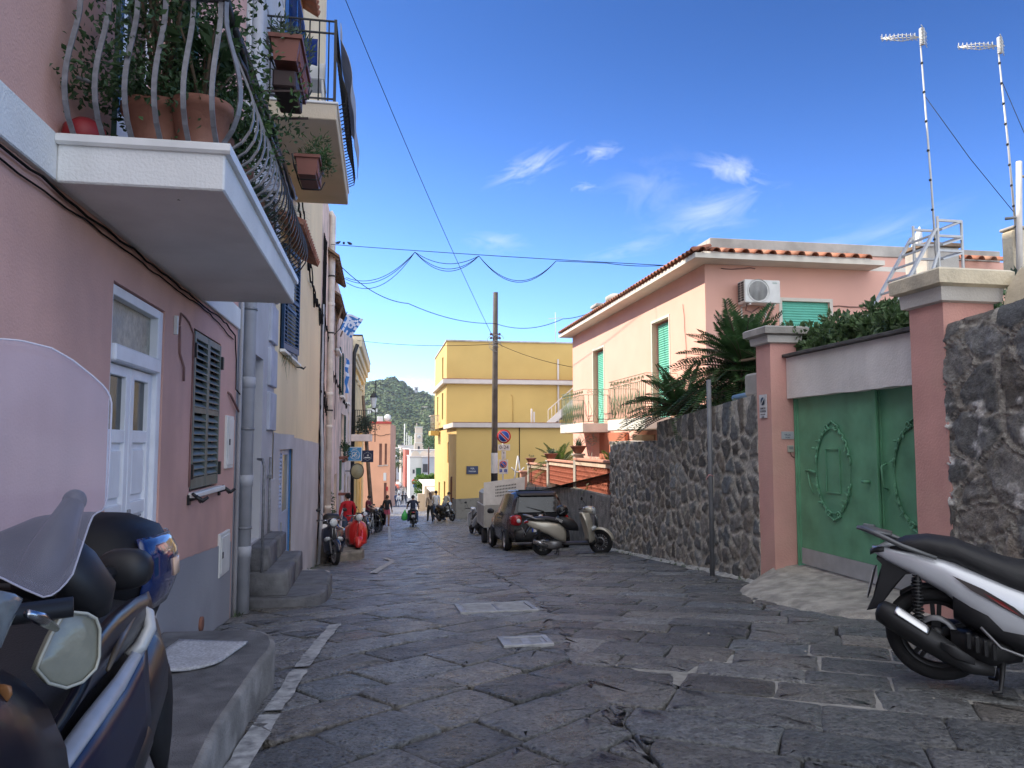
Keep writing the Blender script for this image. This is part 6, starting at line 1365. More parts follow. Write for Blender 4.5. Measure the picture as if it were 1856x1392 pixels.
mb = MB(); mb.tube([(12.6,53.9,2.6),(12.6,53.9,7.6)], .07, 8); mb.build('downpipe', M_COR, yb); mb = MB(); mb.tube([(9.3,53.95,2.6),(9.3,53.95,4.9),(9.15,53.95,5.0)], .03, 6); mb.build('downpipe', M_YEL, yb); mb = MB(); mb.tube(wob([(8.5,46.98,2.5),(8.5,46.98,.4),(8.4,46.98,-2)], .03), .025, 6); mb.build('wall_cable', M_CABLE, yb)
mb = MB(); mb.tube([(yx-.06,49.6,-4.2),(yx-.06,49.6,-.6)], .05, 8); mb.build('downpipe', mat('rust_pipe', (.13,.05,.03), .7), yb)
mb = MB(); mb.box(yx-.75,yx-.05,60,62.4,2.15,2.5,.02); mb.build('balcony_slab', M_YEL, yb)
for i in range(7): mb = MB(); mb.tube([(yx-.72+.1*i,60.03,2.5),(yx-.72+.1*i,60.03,3.7)], .022, 5); mb.build('railing_bar', M_COR, yb)
mb = MB(); mb.bar((yx-.74,60.03,3.7),(yx-.05,60.03,3.7),.05); mb.bar((yx-.72,60.03,3.7),(yx-.72,62.4,3.7),.05); mb.build('rail', M_COR, yb)
# outside stair
mb = MB(); s0, s1 = Vector((11.0,50.5,2.6)), Vector((15.0,50.5,6.1))
for i in range(16): p = s0.lerp(s1, i/16); mb.box(p.x,p.x+.27,50.1,51.3,p.z,p.z+.08,.005); mb.box(p.x+.24,p.x+.26,50.1,51.3,p.z-.15,p.z-.001)
mb.build('stair', M_COR, yb); mb = MB(); mb.bar(s0+Vector((-.3,-.45,-.1)), s1+Vector((-.3,-.45,-.1)), .06, .4); mb.build('stair_side', M_COR, yb)
mb = MB(); up = Vector((0,-.45,1.15)); mb.bar(s0+up, s1+up, .05); mb.bar(s0+Vector((0,-.45,.25)), s1+Vector((0,-.45,.25)), .04); mb.build('rail', M_COR, yb)
for i in range(17): p = s0.lerp(s1, i/16)+Vector((0,-.45,0)); mb = MB(); mb.tube([p, p+Vector((0,0,1.15))], .018, 5); mb.build('railing_bar', M_COR, yb)
t = thing('street_plaque', 'dark blue street name plaque on the yellow building', 'plaque', (5.6, 46.98, -.3)); c = P(856,852,Y=46.97)
mb = MB(); mb.box(c.x-.36,c.x+.36,46.94,46.985,c.z-.24,c.z+.24,.005); mb.build('plate', mat('slate_blue_plate', (.035,.05,.10), .4, var=.15, vs=6), t); mb = MB(); text_mb(mb, 'VIA', .17, faceTo((c.x,46.936,c.z+.09), 0)); text_mb(mb, 'MARINA', .12, faceTo((c.x,46.936,c.z-.08), 0)); mb.build('lettering', M_SW, t)
for i, px in enumerate((963.5, 968)):
    p = P(px,762,Y=48.5); mb = MB(); mb.lathe([(.06,0),(.06,1.15-.2*i),(.03,1.2-.2*i)], 8); o = mb.build('vent_pipe', M_COR); o.location = (p.x,48.5,2.56); tag(o, ['taller white vent pipe on the yellow terrace','shorter white vent pipe on the yellow terrace beside the taller one'][i], 'vent pipe', 'vent pipes on the terrace')
t = thing('roof_aerial', 'thin television aerial on the far roof of the yellow building', 'antenna', (13.0, 56, 8.8)); mb = MB(); mb.tube([(12.9,56,8.8),(12.9,56,11.4)], .025, 6); mb.tube([(12.4,56,10.9),(13.4,56,11.0)], .02, 5); mb.build('mast', M_ALU, t); mb = MB(); [mb.tube([(12.4+.2*k,55.8,10.9+.02*k),(12.4+.2*k,56.2,10.9+.02*k)], .012, 5) for k in range(6)]; mb.build('elements', M_ALU, t)
t = thing('glass_shed', 'small white shed on the far corner of the yellow roof terrace', 'shed', (15, 53, 5)); mb = MB(); mb.box(14.3,16.5,52.4,53.5,4,8.2,.02); mb.build('body', M_WHITEP, t)
M_TYRE = mat('tyre_rubber', (.016,.016,.017), .8, var=.2, vs=20, bump=.2, bs=120); M_RIMD = mat('dark_alloy', (.03,.03,.033), .4, metal=.4, var=.1); M_RIMS = mat('silver_alloy', (.45,.45,.46), .35, metal=.7, var=.1)
M_BLKP = mat('black_plastic', (.016,.016,.018), .5, var=.15, vs=10); M_SEAT = mat('black_vinyl', (.020,.020,.022), .55, var=.15, vs=12, bump=.2, bs=200); M_CHROME = mat('chrome', (.50,.50,.51), .22, metal=1, var=.03); M_STEEL = mat('grey_steel', (.20,.20,.21), .4, metal=.7, var=.15)
M_LENS = mat('clear_lens', (.55,.58,.60), .08, var=.1, vs=20, spec=.8); M_LENSR = mat('red_lens', (.30,.008,.012), .12, var=.1, spec=.7); M_LENSO = mat('amber_lens', (.55,.20,.03), .15, var=.05)
M_BEIGE = mat('champagne_paint', (.50,.46,.38), .3, metal=.3, var=.04, coat=.6); M_NAVY = mat('navy_paint', (.006,.010,.026), .2, var=.05, coat=.8); M_VRED = mat('scooter_red', (.50,.018,.018), .28, var=.05, coat=.6); M_SILV = mat('silver_white_paint', (.60,.62,.66), .26, metal=.25, var=.03, coat=.6); M_BLKPT = mat('black_paint', (.006,.006,.008), .25, var=.05, coat=.35)
M_PLATE = mat('number_plate', (.62,.62,.62), .4, var=.05); M_PBLUE = mat('plate_blue', (.01,.05,.35), .4)
def wheel(par, c, r, w, nsp=5, rim=None, name='wheel', rimr=.68, disc=True, local=True):
    tw = r*(1-rimr)/2; rc = r-tw; prof = []
    for k in range(11):
        a = 2*math.pi*k/10; prof.append((rc+tw*math.cos(a), w/2*math.sin(a)))
    mb = MB(); mb.lathe(prof, 30, axis='y', c=c, cap=False); o = mb.build(name, M_TYRE, par, not local)
    mb = MB(); ri = r*rimr
    mb.lathe([(ri+.006,-w*.38),(ri-.012,-w*.36),(ri-.02,0),(ri-.012,w*.36),(ri+.006,w*.38)], 30, axis='y', c=c, cap=False); mb.lathe([(.01,-w*.4),(.045,-w*.38),(.045,w*.38),(.01,w*.4)], 12, axis='y', c=c)
    for k in range(nsp):
        a = 2*math.pi*k/nsp+.3; d = Vector((math.cos(a),0,math.sin(a))); q = Vector((-math.sin(a),0,math.cos(a)))
        p0 = Vector(c)+d*.04; p1 = Vector(c)+d*(ri-.015)
        for sg in (-1, 1): mb.bar(p0+q*.012*sg, p1+q*ri*.10*sg, .018, w*.25)
    ri_ = mb.build('rim', rim or M_RIMD); sub(ri_, o)
    if disc: mb = MB(); mb.lathe([(r*.30,-.002),(r*.42,-.002),(r*.42,.002),(r*.30,.002)], 24, axis='y', c=(c[0],c[1]-w*.55,c[2]), cap=False); sub(mb.build('brake_disc', M_STEEL), o)
    return o
def prof_loft(st, n=18, e=3.2):
    # stations (x, zbot, ztop, halfwidth) -> loft sections
    return [(x, 0, (a+b)/2, w, (b-a)/2, e) for x, a, b, w in st]
def mirror(par, s, x, z, ybar):
    mb = MB(); mb.tube([(x,s*ybar,z),(x+.02,s*(ybar+.03),z+.12),(x-.02,s*(ybar+.09),z+.2)], .007, 6); mb.sphere((x-.03,s*(ybar+.12),z+.24), .06, 10, 6, (.25,1,.7)); return mb.build('mirror', M_BLKP, par, False)
def scooter(label, loc, rz, paint, style='liberty', group=None, steer=0, seatm=None, box=False, rim=None, shade=None):
    t = thing('parked_scooter', label, 'scooter', loc, rz, group)
    big = style in ('liberty', 'sh'); wb = 1.34 if big else 1.24; rf = .29 if big else .215; rr = .26 if style == 'liberty' else (.30 if style == 'sh' else .215); wt = .09 if big else .095
    B = lambda mb, nm, m: mb.build(nm, m, t, False)
    wheel(t, (0,0,rr), rr, wt+.02, 5 if style != 'liberty' else 7, rim)
    # steered front assembly
    ST = Matrix.Translation((wb-.12,0,0)) @ Matrix.Rotation(steer, 4, 'Z') @ Matrix.Translation((-(wb-.12),0,0))
    o = wheel(t, (wb,0,rf), rf, wt, 10 if style == 'liberty' else 6, rim); 
    for q in (o, *o.children):
        for v in q.data.vertices: v.co = ST @ v.co
    mb = MB(); mb.T = ST
    for s in (-1, 1): mb.tube([(wb-.20,s*.075,.62),(wb-.02,s*.075,rf)], [.022,.028], 10)
    mb.tube([(wb-.30,0,.98),(wb-.18,0,.55)], .03, 8); mb.bar((wb-.2,-.09,.62),(wb-.2,.09,.62),.05,.03); B(mb, 'fork', M_STEEL if style != 'vespa' else paint)
    mb = MB(); mb.T = ST; rows = []
    a0, a1 = (.15, 2.35) if style != 'vespa' else (-.1, 2.7)
    for i in range(13):
        a = a0+(a1-a0)*i/12; k = rf+.045; hw = (.075 if style != 'vespa' else .11)*(.55+.45*math.sin(math.pi*i/12))
        rows.append([(wb+(k-.05*(abs(v)**2))*math.cos(a), hw*v, rf+(k-.05*(abs(v)**2))*math.sin(a)) for v in (-1,-.75,-.4,0,.4,.75,1)])
    mb.sheet(rows, .01); B(mb, 'front_fender', paint)
    # leg shield with curved edges, inner panel, floor
    mb = MB(); rows = []; H0, H1 = (.30, .95) if big else (.26, .90)
    for i in range(12):
        u = i/11; z = H0+(H1-H0)*u; hw = (.20+.07*math.sin(u*2.6)) if style != 'vespa' else .255*(1-.35*u**5)*(.86+.14*math.sin(u*3.1)); x = wb-.16-.16*u+.02*math.sin(u*3.1)
        if u > .85: hw *= .55 if big else .7
        rows.append([(x-.15*abs(v)**2.2+(.05*(1-abs(v))), hw*v, z) for v in [j/5-1 for j in range(11)]])
    mb.sheet(rows, .022); B(mb, 'leg_shield', paint)
    if big:
        mb = MB(); mb.loft([(wb-.13,0,.70,.055,.20,2),(wb-.075,0,.68,.045,.17,2),(wb-.055,0,.66,.02,.10,2)], 16); B(mb, 'front_grille', M_BLKP)
        mb = MB(); 
        for s in (-1, 1): mb.tube([(wb-.055,s*.05,.58),(wb-.085,s*.035,.80),(wb-.14,s*.02,.92)], .008, 6)
        mb.tube([(wb-.06,.045,.60),(wb-.035,0,.53),(wb-.06,-.045,.60)], .012, 6); B(mb, 'front_trim', M_CHROME)
        for s in (-1, 1): mb = MB(); mb.loft([(wb-.24,s*.17,.60,.05,.05),(wb-.17,s*.14,.62,.05,.045),(wb-.13,s*.11,.63,.03,.03)], 12); B(mb, 'turn_signal', M_LENS)
    else:
        mb = MB(); mb.loft([(wb-.12,0,.62,.035,.24,2),(wb-.06,0,.60,.03,.20,2),(wb-.05,0,.60,.012,.12,2)], 14); B(mb, 'horn_cover', paint); mb = MB(); mb.box(wb-.062,wb-.052,-.012,.012,.80,.85,.003); B(mb, 'badge', M_CHROME)
    mb = MB(); mb.loft(prof_loft([(.42,.24,.31,.14),(.55,.23,.30,.17),(wb-.34,.23,.30,.18),(wb-.16,.24,.36,.16)], e=4)); B(mb, 'floorboard', M_BLKP if style != 'vespa' else paint)
    # rear body
    if style == 'liberty': st = [(-.40,.74,.79,.05),(-.32,.66,.81,.10),(-.12,.56,.80,.145),(.10,.47,.78,.165),(.30,.36,.75,.165),(.44,.30,.70,.14),(.52,.28,.60,.10)]
    elif style == 'sh': st = [(-.36,.80,.84,.04),(-.28,.745,.845,.10),(-.12,.67,.83,.145),(.06,.565,.80,.17),(.22,.42,.75,.18),(.36,.30,.70,.19),(.55,.26,.63,.185),(.74,.27,.52,.15),(.84,.28,.42,.12)]
    else: st = [(-.36,.44,.58,.10),(-.28,.36,.70,.20),(-.08,.30,.76,.25),(.12,.30,.76,.25),(.32,.32,.74,.20),(.44,.28,.70,.13)]
    mb = MB(); mb.loft(prof_loft(st, e=2.6 if style == 'vespa' else 3), 22); B(mb, 'body', paint)
    if style == 'liberty': st = [(-.36,.79,.83,.10),(-.15,.78,.875,.14),(.10,.77,.885,.15),(.28,.745,.845,.145),(.45,.70,.80,.12),(.52,.68,.74,.07)]
    elif style == 'sh': st = [(-.25,.82,.865,.08),(-.16,.81,.915,.125),(-.03,.79,.935,.15),(.12,.755,.92,.158),(.23,.70,.875,.165),(.40,.62,.815,.172),(.58,.55,.79,.165),(.74,.46,.76,.09)]
    else: st = [(-.32,.73,.78,.10),(-.15,.73,.83,.145),(.15,.73,.84,.15),(.35,.72,.81,.12),(.44,.70,.76,.06)]
    mb = MB(); mb.loft(prof_loft(st, e=2.6), 20); B(mb, 'seat', seatm or M_SEAT)
    # headset, handlebar
    hz = 1.0 if big else .96; hx = wb-.30
    mb = MB(); mb.T = ST
    if big: mb.loft([(hx-.10,0,hz+.01,.08,.05),(hx,0,hz+.02,.12,.075),(hx+.10,0,hz,.115,.085),(hx+.16,0,hz-.02,.09,.075)], 18)
    else: mb.loft([(hx-.10,0,hz,.07,.05),(hx,0,hz+.01,.10,.07),(hx+.09,0,hz,.085,.075)], 18)
    B(mb, 'headset', paint)
    mb = MB(); mb.T = ST; mb.lathe([(.005,.0),(.06,-.004),(.085,-.02),(.09,-.05)][::-1], 20, axis='x', c=(hx+(.185 if big else .12),0,hz-.015)); B(mb, 'headlight', M_LENS)
    mb = MB(); mb.T = ST; mb.lathe([(.090,-.03),(.10,-.03),(.098,.0),(.088,.0)], 20, axis='x', c=(hx+(.165 if big else .10),0,hz-.015), cap=False); B(mb, 'headlight_rim', M_CHROME)
    for s in (-1, 1):
        mb = MB(); mb.T = ST; mb.tube([(hx-.02,s*.08,hz+.03),(hx-.06,s*.22,hz+.045)], .016, 8, mi=1); mb.tube([(hx-.06,s*.22,hz+.045),(hx-.08,s*.345,hz+.04)], .018, 8); mb.tube([(hx-.0,s*.20,hz+.04),(hx-.005,s*.33,hz+.03)], .006, 5, mi=1); B(mb, 'handgrip', [M_BLKP, M_CHROME if style != 'sh' else M_BLKP])
        if style != 'vespa':
            q = mirror(t, s, hx, hz+.04, .2); 
            for v in q.data.vertices: v.co = ST @ v.co
    # running gear
    mb = MB(); mb.loft([(-.10,.10,rr,.05,.08),(.15,.09,rr-.01,.07,.09),(.45,.06,rr,.08,.07)], 14); mb.loft([(.08,-.03,.25,.09,.10),(.28,-.02,.24,.12,.11),(.46,0,.26,.10,.08)], 14); B(mb, 'engine', M_STEEL if style != 'sh' else M_BLKP)
    ex = [(.32,-.12,.20),(.20,-.155,.20),(.08,-.165,.24),(-.10,-.17,.30),(-.24,-.17,.34)] if style != 'sh' else [(.30,-.15,.13),(.175,-.17,.155),(.065,-.18,.22),(-.09,-.185,.315),(-.24,-.185,.41),(-.315,-.18,.445),(-.335,-.178,.452)]
    mb = MB(); mb.tube(ex, [.02,.045,.062,.066,.045] if style != 'sh' else [.03,.05,.066,.078,.082,.070,.035], 16); B(mb, 'muffler', M_STEEL if style != 'sh' else mat('dark_muffler', (.03,.03,.032), .5, metal=.5, var=.2))
    mb = MB()
    if style == 'sh':
        rows = []
        for i in range(9):
            u = i/8; x = -.25+.19*u; zc = .415-.118*u; q_ = .088-.005*u; rows.append([(x+q_*.45*math.sin(v), -.19+.01*u-q_*math.cos(v), zc+q_*math.sin(v)) for v in [.45+.10*j for j in range(8)]])
        mb.sheet(rows, .004)
        B(mb, 'exhaust_shield', M_CHROME)
        mb = MB(); mb.loft([(.02,-.268,.285,.006,.02,2),(.10,-.262,.245,.006,.04,2),(.2,-.245,.20,.006,.02,2)], 12); B(mb, 'exhaust_slot', M_BLKP)
    else: mb.loft([(-.20,-.235,.33,.008,.025,2),(-.08,-.24,.30,.010,.04,2),(.08,-.228,.25,.006,.025,2)], 12); B(mb, 'exhaust_shield', M_CHROME)
    mb = MB()
    for s in (-1, 1):
        pts = [(-.10+.004*math.cos(k), s*.115, rr+.10+.022*k) for k in range(12)]
        for k, q in enumerate(pts): mb.lathe([(.028,-.006),(.034,0),(.028,.006)], 10, c=q, cap=False)
        mb.tube([(-.11,s*.115,rr+.02),(-.09,s*.115,rr+.40)], .014, 8)
    B(mb, 'shock_absorber', M_BLKP)
    mb = MB(); mb.tube([(-.30,0,.70),(-.38,0,.60),(-.42,0,.46)], .02, 6); rows = []
    for i in range(8): u = i/7; rows.append([(-.22-.20*u-.02*math.sin(u*3), .085*v, .72-.30*u) for v in (-1,-.5,0,.5,1)])
    mb.sheet(rows, .05 if style == 'sh' else .014)
    if style == 'sh': mb = MB(); mb.prism([(-.09,.687),(-.215,.79),(-.335,.768),(-.30,.735),(-.335,.62),(-.365,.50),(-.405,.415),(-.33,.437),(-.24,.57),(-.16,.675)], -.08, .08, axis='y', ch=.012)
    B(mb, 'rear_mudguard', M_BLKP)
    mb = MB(); rows = []
    for i in range(9): a = .5+1.75*i/8; rows.append([((rr+.02)*math.cos(a), .06*v, rr+(rr+.02-.02*v*v)*math.sin(a)) for v in (-1,-.5,0,.5,1)])
    mb.sheet(rows, .008); B(mb, 'inner_fender', M_BLKP)
    mb = MB(); mb.T = Matrix.Translation((-.425,0,.55) if style != 'sh' else (-.372,0,.60)) @ Matrix.Rotation(RAD(-28) if style != 'sh' else RAD(14), 4, 'Y'); mb.box(-.008,-.002,-.085,.085,-.085,.085,.002); mb.box(-.0015,.006,-.095,.095,-.10,.10,.002,1); B(mb, 'number_plate', [M_PLATE, M_BLKP])
    mb = MB(); q_ = .055 if style == 'sh' else 0; mb.loft([(-.43+q_,0,.74+q_ if big else .60,.03,.02),(-.40+q_,0,.76+q_ if big else .62,.08,.030-q_*.2),(-.34+q_,0,.77+q_ if big else .64,.10,.03)], 12); B(mb, 'tail_light', M_LENSR)
    if style != 'vespa':
        mb = MB()
        z_ = .875 if style == 'sh' else .84
        for s in (-1, 1): mb.tube([(.02,s*.165,.80),(-.18,s*.155,.865),(-.34,s*.11,.935),(-.42,s*.06,.955)] if style == 'sh' else [(.02,s*.155,z_-.02),(-.18,s*.15,z_),(-.34,s*.11,z_+.055),(-.42,s*.06,z_+.075)], [.012,.016,.018,.014], 8)
        mb.loft([(-.45,0,z_+.08,.07,.012),(-.38,0,z_+.075,.10,.016),(-.24,0,z_+.05,.10,.012)], 14); B(mb, 'rear_rack', M_STEEL if style != 'sh' else mat('satin_grey', (.14,.145,.15), .4, metal=.4, var=.1))
    mb = MB()
    for s in (-1, 1): mb.tube([(.36,s*.08,.20),(.34,s*.12,.06),(.33,s*.15,.012),(.29,s*.17,.012)], [.016,.014,.014,.012], 8)
    mb.tube([(.345,-.12,.09),(.345,.12,.09)], .011, 6); B(mb, 'stand', M_BLKP)
    if box:
        mb = MB(); mb.loft([(-.50,0,1.0,.15,.10,3),(-.46,0,1.02,.20,.155,3.5),(-.25,0,1.03,.215,.165,3.5),(-.08,0,1.01,.20,.14,3.5),(-.04,0,1.0,.15,.10,3)], 24); o = B(mb, 'top_box', M_BLKP); mb = MB(); mb.loft([(-.475,0,1.0,.21,.012,4),(-.25,0,1.0,.222,.012,4),(-.06,0,1.0,.21,.012,4)], 20); sub(mb.build('box_seam', M_STEEL), o)
    return t
# beige scooter with helmet at the stone wall
p0 = Vector((3.66,17.25,0)); p0.z = G(p0.y,p0.x); hd = math.atan2(17.42-17.25, 5.0-3.66)
bs = scooter('champagne scooter parked on its stand at the stone wall behind the black car', (3.66,17.25,G(17.25,3.66)-.0), RAD(-3), M_BEIGE, 'liberty', None, RAD(-32), None, False, M_RIMD)
bz = G(17.3, 4.2)
t = thing('crash_helmet', 'black crash helmet resting on the seat of the champagne scooter', 'helmet', (4.10,17.22,bz+.84))
mb = MB(); mb.sphere((4.10,17.22,bz+.985), .135, 18, 12, (1.08,.95,1.0)); mb.build('shell', mat('helmet_black', (.012,.012,.013), .25, var=.1), t); mb = MB(); mb.loft([(4.17,17.22,bz+.97,.10,.055),(4.235,17.22,bz+.97,.08,.045)], 14); mb.build('visor', M_GLASSD, t); mb = MB(); mb.bar((4.02,17.105,bz+.93),(4.14,17.09,bz+1.0),.004,.014); mb.build('strap', M_STEEL, t)
t = thing('rain_cover', 'black padded leg cover hanging over the champagne scooter beneath the helmet', 'cover', (4.15,17.22,bz+.4))
mb = MB(); mb.loft([(3.98,17.24,bz+.80,.12,.05),(4.08,17.24,bz+.76,.19,.13),(4.22,17.24,bz+.70,.215,.15),(4.36,17.24,bz+.66,.20,.13),(4.46,17.24,bz+.60,.12,.07)], 18)
for i, v in enumerate(mb.v): mb.v[i] = (v[0], v[1]+.012*NZ.noise((v[0]*14,v[2]*14,v[1]*6)), v[2]+.012*NZ.noise((v[0]*11,v[1]*11,3)))
mb.build('padding', M_BLKP, t); mb = MB(); text_mb(mb, 'piaggio', .085, faceTo((4.03,17.055,bz+.795), 0) @ Matrix.Rotation(RAD(-28), 4, 'Z')); mb.build('lettering', M_SW, t)
# navy scooter and red scooter on the left
n1 = scooter('navy blue scooter with a black top box parked against the left wall', (-1.16,19.65,G(19.65,-1.1)), RAD(-84), M_NAVY, 'liberty', None, RAD(14), None, True, M_RIMS)
vs_ = scooter('small red vintage scooter with a round headlight behind the navy one', (-.70,21.9,G(21.9,-.6)+.12), RAD(-81), M_VRED, 'vespa', None, RAD(-10), M_VRED)
mb = MB(); mb.prism([(-1.42,19.9),(-.98,19.9),(-.42,20.35),(-.38,20.95),(-.6,21.2),(-1.42,21.2)], G(20.5,-1)-.3, G(20.5,-1)+.26, ch=.05)
for i, v in enumerate(mb.v): mb.v[i] = (v[0]+.04*NZ.noise((v[0]*4,v[1]*4,v[2]*4)), v[1]+.04*NZ.noise((v[1]*4,v[0]*4,5)), v[2])
tag(base(mb.build('stone_block', mat('dark_block_stone', (.19,.175,.155), .95, var=.4, vs=6, bump=1, bs=25, bdist=.02))), 'rough grey stone mounting block under the red scooter', 'block')
t = thing('old_stone_sill', 'low stone ledge with a white bag along the weathered house wall', 'ledge', (-1.35,20.3,-1.5)); mb = MB(); mb.box(-1.49,-1.22,19.35,20.58,-2,-.62,.03); mb.build('ledge', mat('dry_stone', (.17,.15,.13), .95, var=.4, vs=9, bump=1, bs=25, bdist=.02), t); 
mb = MB(); mb.sphere((-1.36,19.75,-.55), .13, 10, 8, (1,1.5,.75)); tag(base(mb.build('white_bag', M_WHITEP)), 'crumpled white bag on the stone ledge behind the navy scooter', 'bag')
# near white scooter on the right
ws = scooter('silver white scooter with big black wheels cut off by the right picture edge', (3.58,4.56,.02), math.atan2(-.62,.79), M_SILV, 'sh', None, RAD(20), None, False, M_RIMD)
next(c for c in ws.children if c.name.startswith('tail_light')).data.materials[0] = M_BLKP
mb = MB()
def side_decal(pts, m, name, y=-.187, off=0):
    mb = MB(); q = [(x, y+dy, z) for x, z, dy in pts]; mb.add(q, [tuple(range(len(q)))]); mb.build(name, m, ws, False)
side_decal([(.10,.70,.003),(.26,.635,-.006),(.42,.54,-.011),(.53,.44,-.009),(.36,.53,-.009),(.20,.62,-.003)], mat('grey_decal', (.07,.06,.06), .35, var=.1), 'side_decal')
side_decal([(.26,.612,-.0095),(.36,.565,-.0125),(.45,.492,-.0125),(.36,.54,-.0125)], mat('dark_red_decal', (.20,.02,.02), .35), 'side_decal')
mb = MB(); mb.tube([(.24,-.19,.40),(.34,-.2,.29),(.5,-.2,.24),(.78,-.17,.225)], .010, 6); mb.build('side_trim', M_STEEL, ws, False)
mb = MB(); mb.loft([(.10,-.07,.52,.09,.10),(.28,-.08,.44,.10,.12),(.50,-.06,.33,.12,.10),(.72,-.03,.27,.14,.05)], 16); mb.build('under_cowl', M_BLKP, ws, False)
mb = MB()
for k in range(4): mb.box(.16+.045*k,.185+.045*k,-.20,-.16,.26-.018*k,.36-.018*k,.006)
mb.build('cooling_fins', M_BLKP, ws, False)
mb = MB(); mb.loft([(-.36,0,.80,.02,.02),(-.28,.0,.855,.09,.018),(-.16,0,.868,.12,.012)], 12); mb.build('tail_lens', M_LENS, ws, False)
# pale curb-side small car
def car(label, loc, rz):
    t = thing('parked_car', label, 'car', loc, rz)
    # rows of half section (y, z) per station x, each row with its own x shift
    ST = [ # x, ymax, belt y, roof y, roof z, row shifts (bottom, low, mid, high, belt, roof)
        (-1.70,.72,.70,.52,1.46,(.03,-.06,-.07,-.02,.0,.34)),
        (-1.48,.81,.745,.585,1.52,(0,0,0,0,0,.25)),
        (-.90,.83,.77,.61,1.555,(0,0,0,0,0,.05)),
        (-.20,.83,.775,.61,1.56,(0,0,0,0,0,0)),
        (.50,.83,.765,.58,1.52,(0,0,0,0,0,-.12)),
        (1.05,.82,.73,.50,1.36,(0,0,0,0,0,-.40)),
        (1.35,.78,.68,.45,.98,(0,0,0,0,0,-.1)),
        (1.66,.62,.52,.35,.84,(0,.04,.05,.02,0,-.06))]
    mbs = MB(); rows = []
    for x, ym, yb, yr, zr, sh in ST:
        bz_ = .98 if zr > 1 else zr-.03
        half = [(sh[0], ym*.93, .24), (sh[1], ym*.98, .36), (sh[2], ym, .56), (sh[3], ym*.985, .80), (sh[4], yb, bz_), (sh[5], yr, zr-.05), (sh[5]+.01, yr*.86, zr), (sh[5], 0, zr+.03)]
        L_ = [(x+a, b, c) for a, b, c in half]; rows.append(L_+[(p[0], -p[1], p[2]) for p in L_[-2::-1]])
    n = len(rows[0]); vs = [p for r in rows for p in r]; fs = []; mi = []
    for i in range(len(rows)-1):
        for k in range(n-1):
            fs.append((i*n+k, i*n+k+1, (i+1)*n+k+1, (i+1)*n+k)); glass = k in (4, n-6) and 1 <= i <= 4; mi.append(1 if glass else (1 if i == 5 and 5 <= k <= n-7 else 0))
    for f, m in zip(fs, mi): pass
    for m in (0, 1): mbs.add(vs, [f for f, q in zip(fs, mi) if q == m], True, m)
    # end caps
    for i in (0, len(rows)-1):
        r = rows[i]
        for k in range(n//2):
            a, b, c, d = r[k], r[k+1], r[n-2-k], r[n-1-k]
            if k == n//2-1: mbs.add([a, r[k+1], d], [(0,1,2)], False, 0)
            else: mbs.add([a, b, c, d], [(0,1,2,3) if i else (3,2,1,0)], False, 0)
    mbs.build('body', [M_BLKPT, M_GLASSD], t, False)
    B = lambda mb, nm, m: mb.build(nm, m, t, False)
    mb = MB(); mb.add([(-1.695,-.60,1.0),(-1.695,.60,1.0),(-1.40,.50,1.40),(-1.40,-.50,1.40)], [(3,2,1,0)]); mb.v = [(x-.014,y,z+.006) for x,y,z in mb.v]; B(mb, 'rear_window', mat('rear_glass', (.02,.025,.03), .05, var=.4, vs=2.5, spec=.8))
    mb = MB(); mb.loft([(-1.43,0,1.44,.48,.02),(-1.36,0,1.475,.55,.035),(-1.2,0,1.545,.55,.02)], 14); B(mb, 'roof_spoiler', M_BLKP)
    mb = MB(); mb.box(-1.15,.35,-.46,.46,1.575,1.60,.01); B(mb, 'sunroof', M_GLASSD)
    for s in (-1, 1):
        mb = MB(); mb.loft([(-1.80,s*.62,.80,.09,.115,3),(-1.72,s*.635,.80,.135,.145,3),(-1.55,s*.70,.80,.11,.13,3)], 18); o = B(mb, 'tail_light', M_LENSR); mb = MB(); mb.lathe([(.055,0),(.05,-.012),(.01,-.014)], 16, axis='x', c=(-1.80,s*.60,.79)); sub(mb.build('reversing_lens', M_LENS), o)
        mb = MB(); mb.loft([(.52,s*.86,1.02,.03,.05),(.60,s*.93,1.03,.09,.075),(.70,s*.93,1.03,.07,.05)], 12); B(mb, 'wing_mirror', M_BLKP)
        mb = MB(); mb.bar((-.35,s*.842,.85),(-.13,s*.842,.86),.03,.02); B(mb, 'door_handle', M_BLKP)
        mb = MB(); mb.bar((-.55,s*.838,.40),(-.55,s*.80,.97),.01,.006); mb.bar((.55,s*.838,.40),(.55,s*.80,.97),.01,.006); B(mb, 'door_seam', M_DARK)
        for x in (-1.12, 1.08):
            mb = MB(); mb.lathe([(.34,-.02),(.34,.0)], 26, axis='y', c=(x,s*.815 if s > 0 else -.795,.30)); B(mb, 'wheel_arch', M_DARK)
            w = wheel(t, (x,s*.79,.29), .29, .19, 6, M_RIMS, disc=False)
    mb = MB(); mb.loft([(-1.81,0,.42,.55,.10,4),(-1.77,0,.42,.70,.17,4),(-1.55,0,.42,.79,.18,4)], 22); B(mb, 'rear_bumper', mat('bumper_black', (.018,.018,.02), .4, var=.1))
    mb = MB(); mb.box(-1.826,-1.812,-.26,.26,.50,.61,.002); o = B(mb, 'number_plate', M_PLATE); mb = MB(); mb.box(-1.828,-1.8265,.215,.259,.502,.608); mb.box(-1.828,-1.8265,-.259,-.215,.502,.608); sub(mb.build('plate_band', M_PBLUE), o)
    mb = MB(); text_mb(mb, 'FC 418', .085, Matrix.Translation((-1.8275,0,.555)) @ Matrix.Rotation(RAD(-90), 4, 'Z') @ FACE_S); sub(mb.build('lettering', M_SK), o)
    mb = MB(); mb.lathe([(.075,-.01),(.085,-.015),(.045,-.015),(.045,-.01)], 24, axis='x', c=(-1.745,0,.86), cap=False); B(mb, 'emblem', M_CHROME)
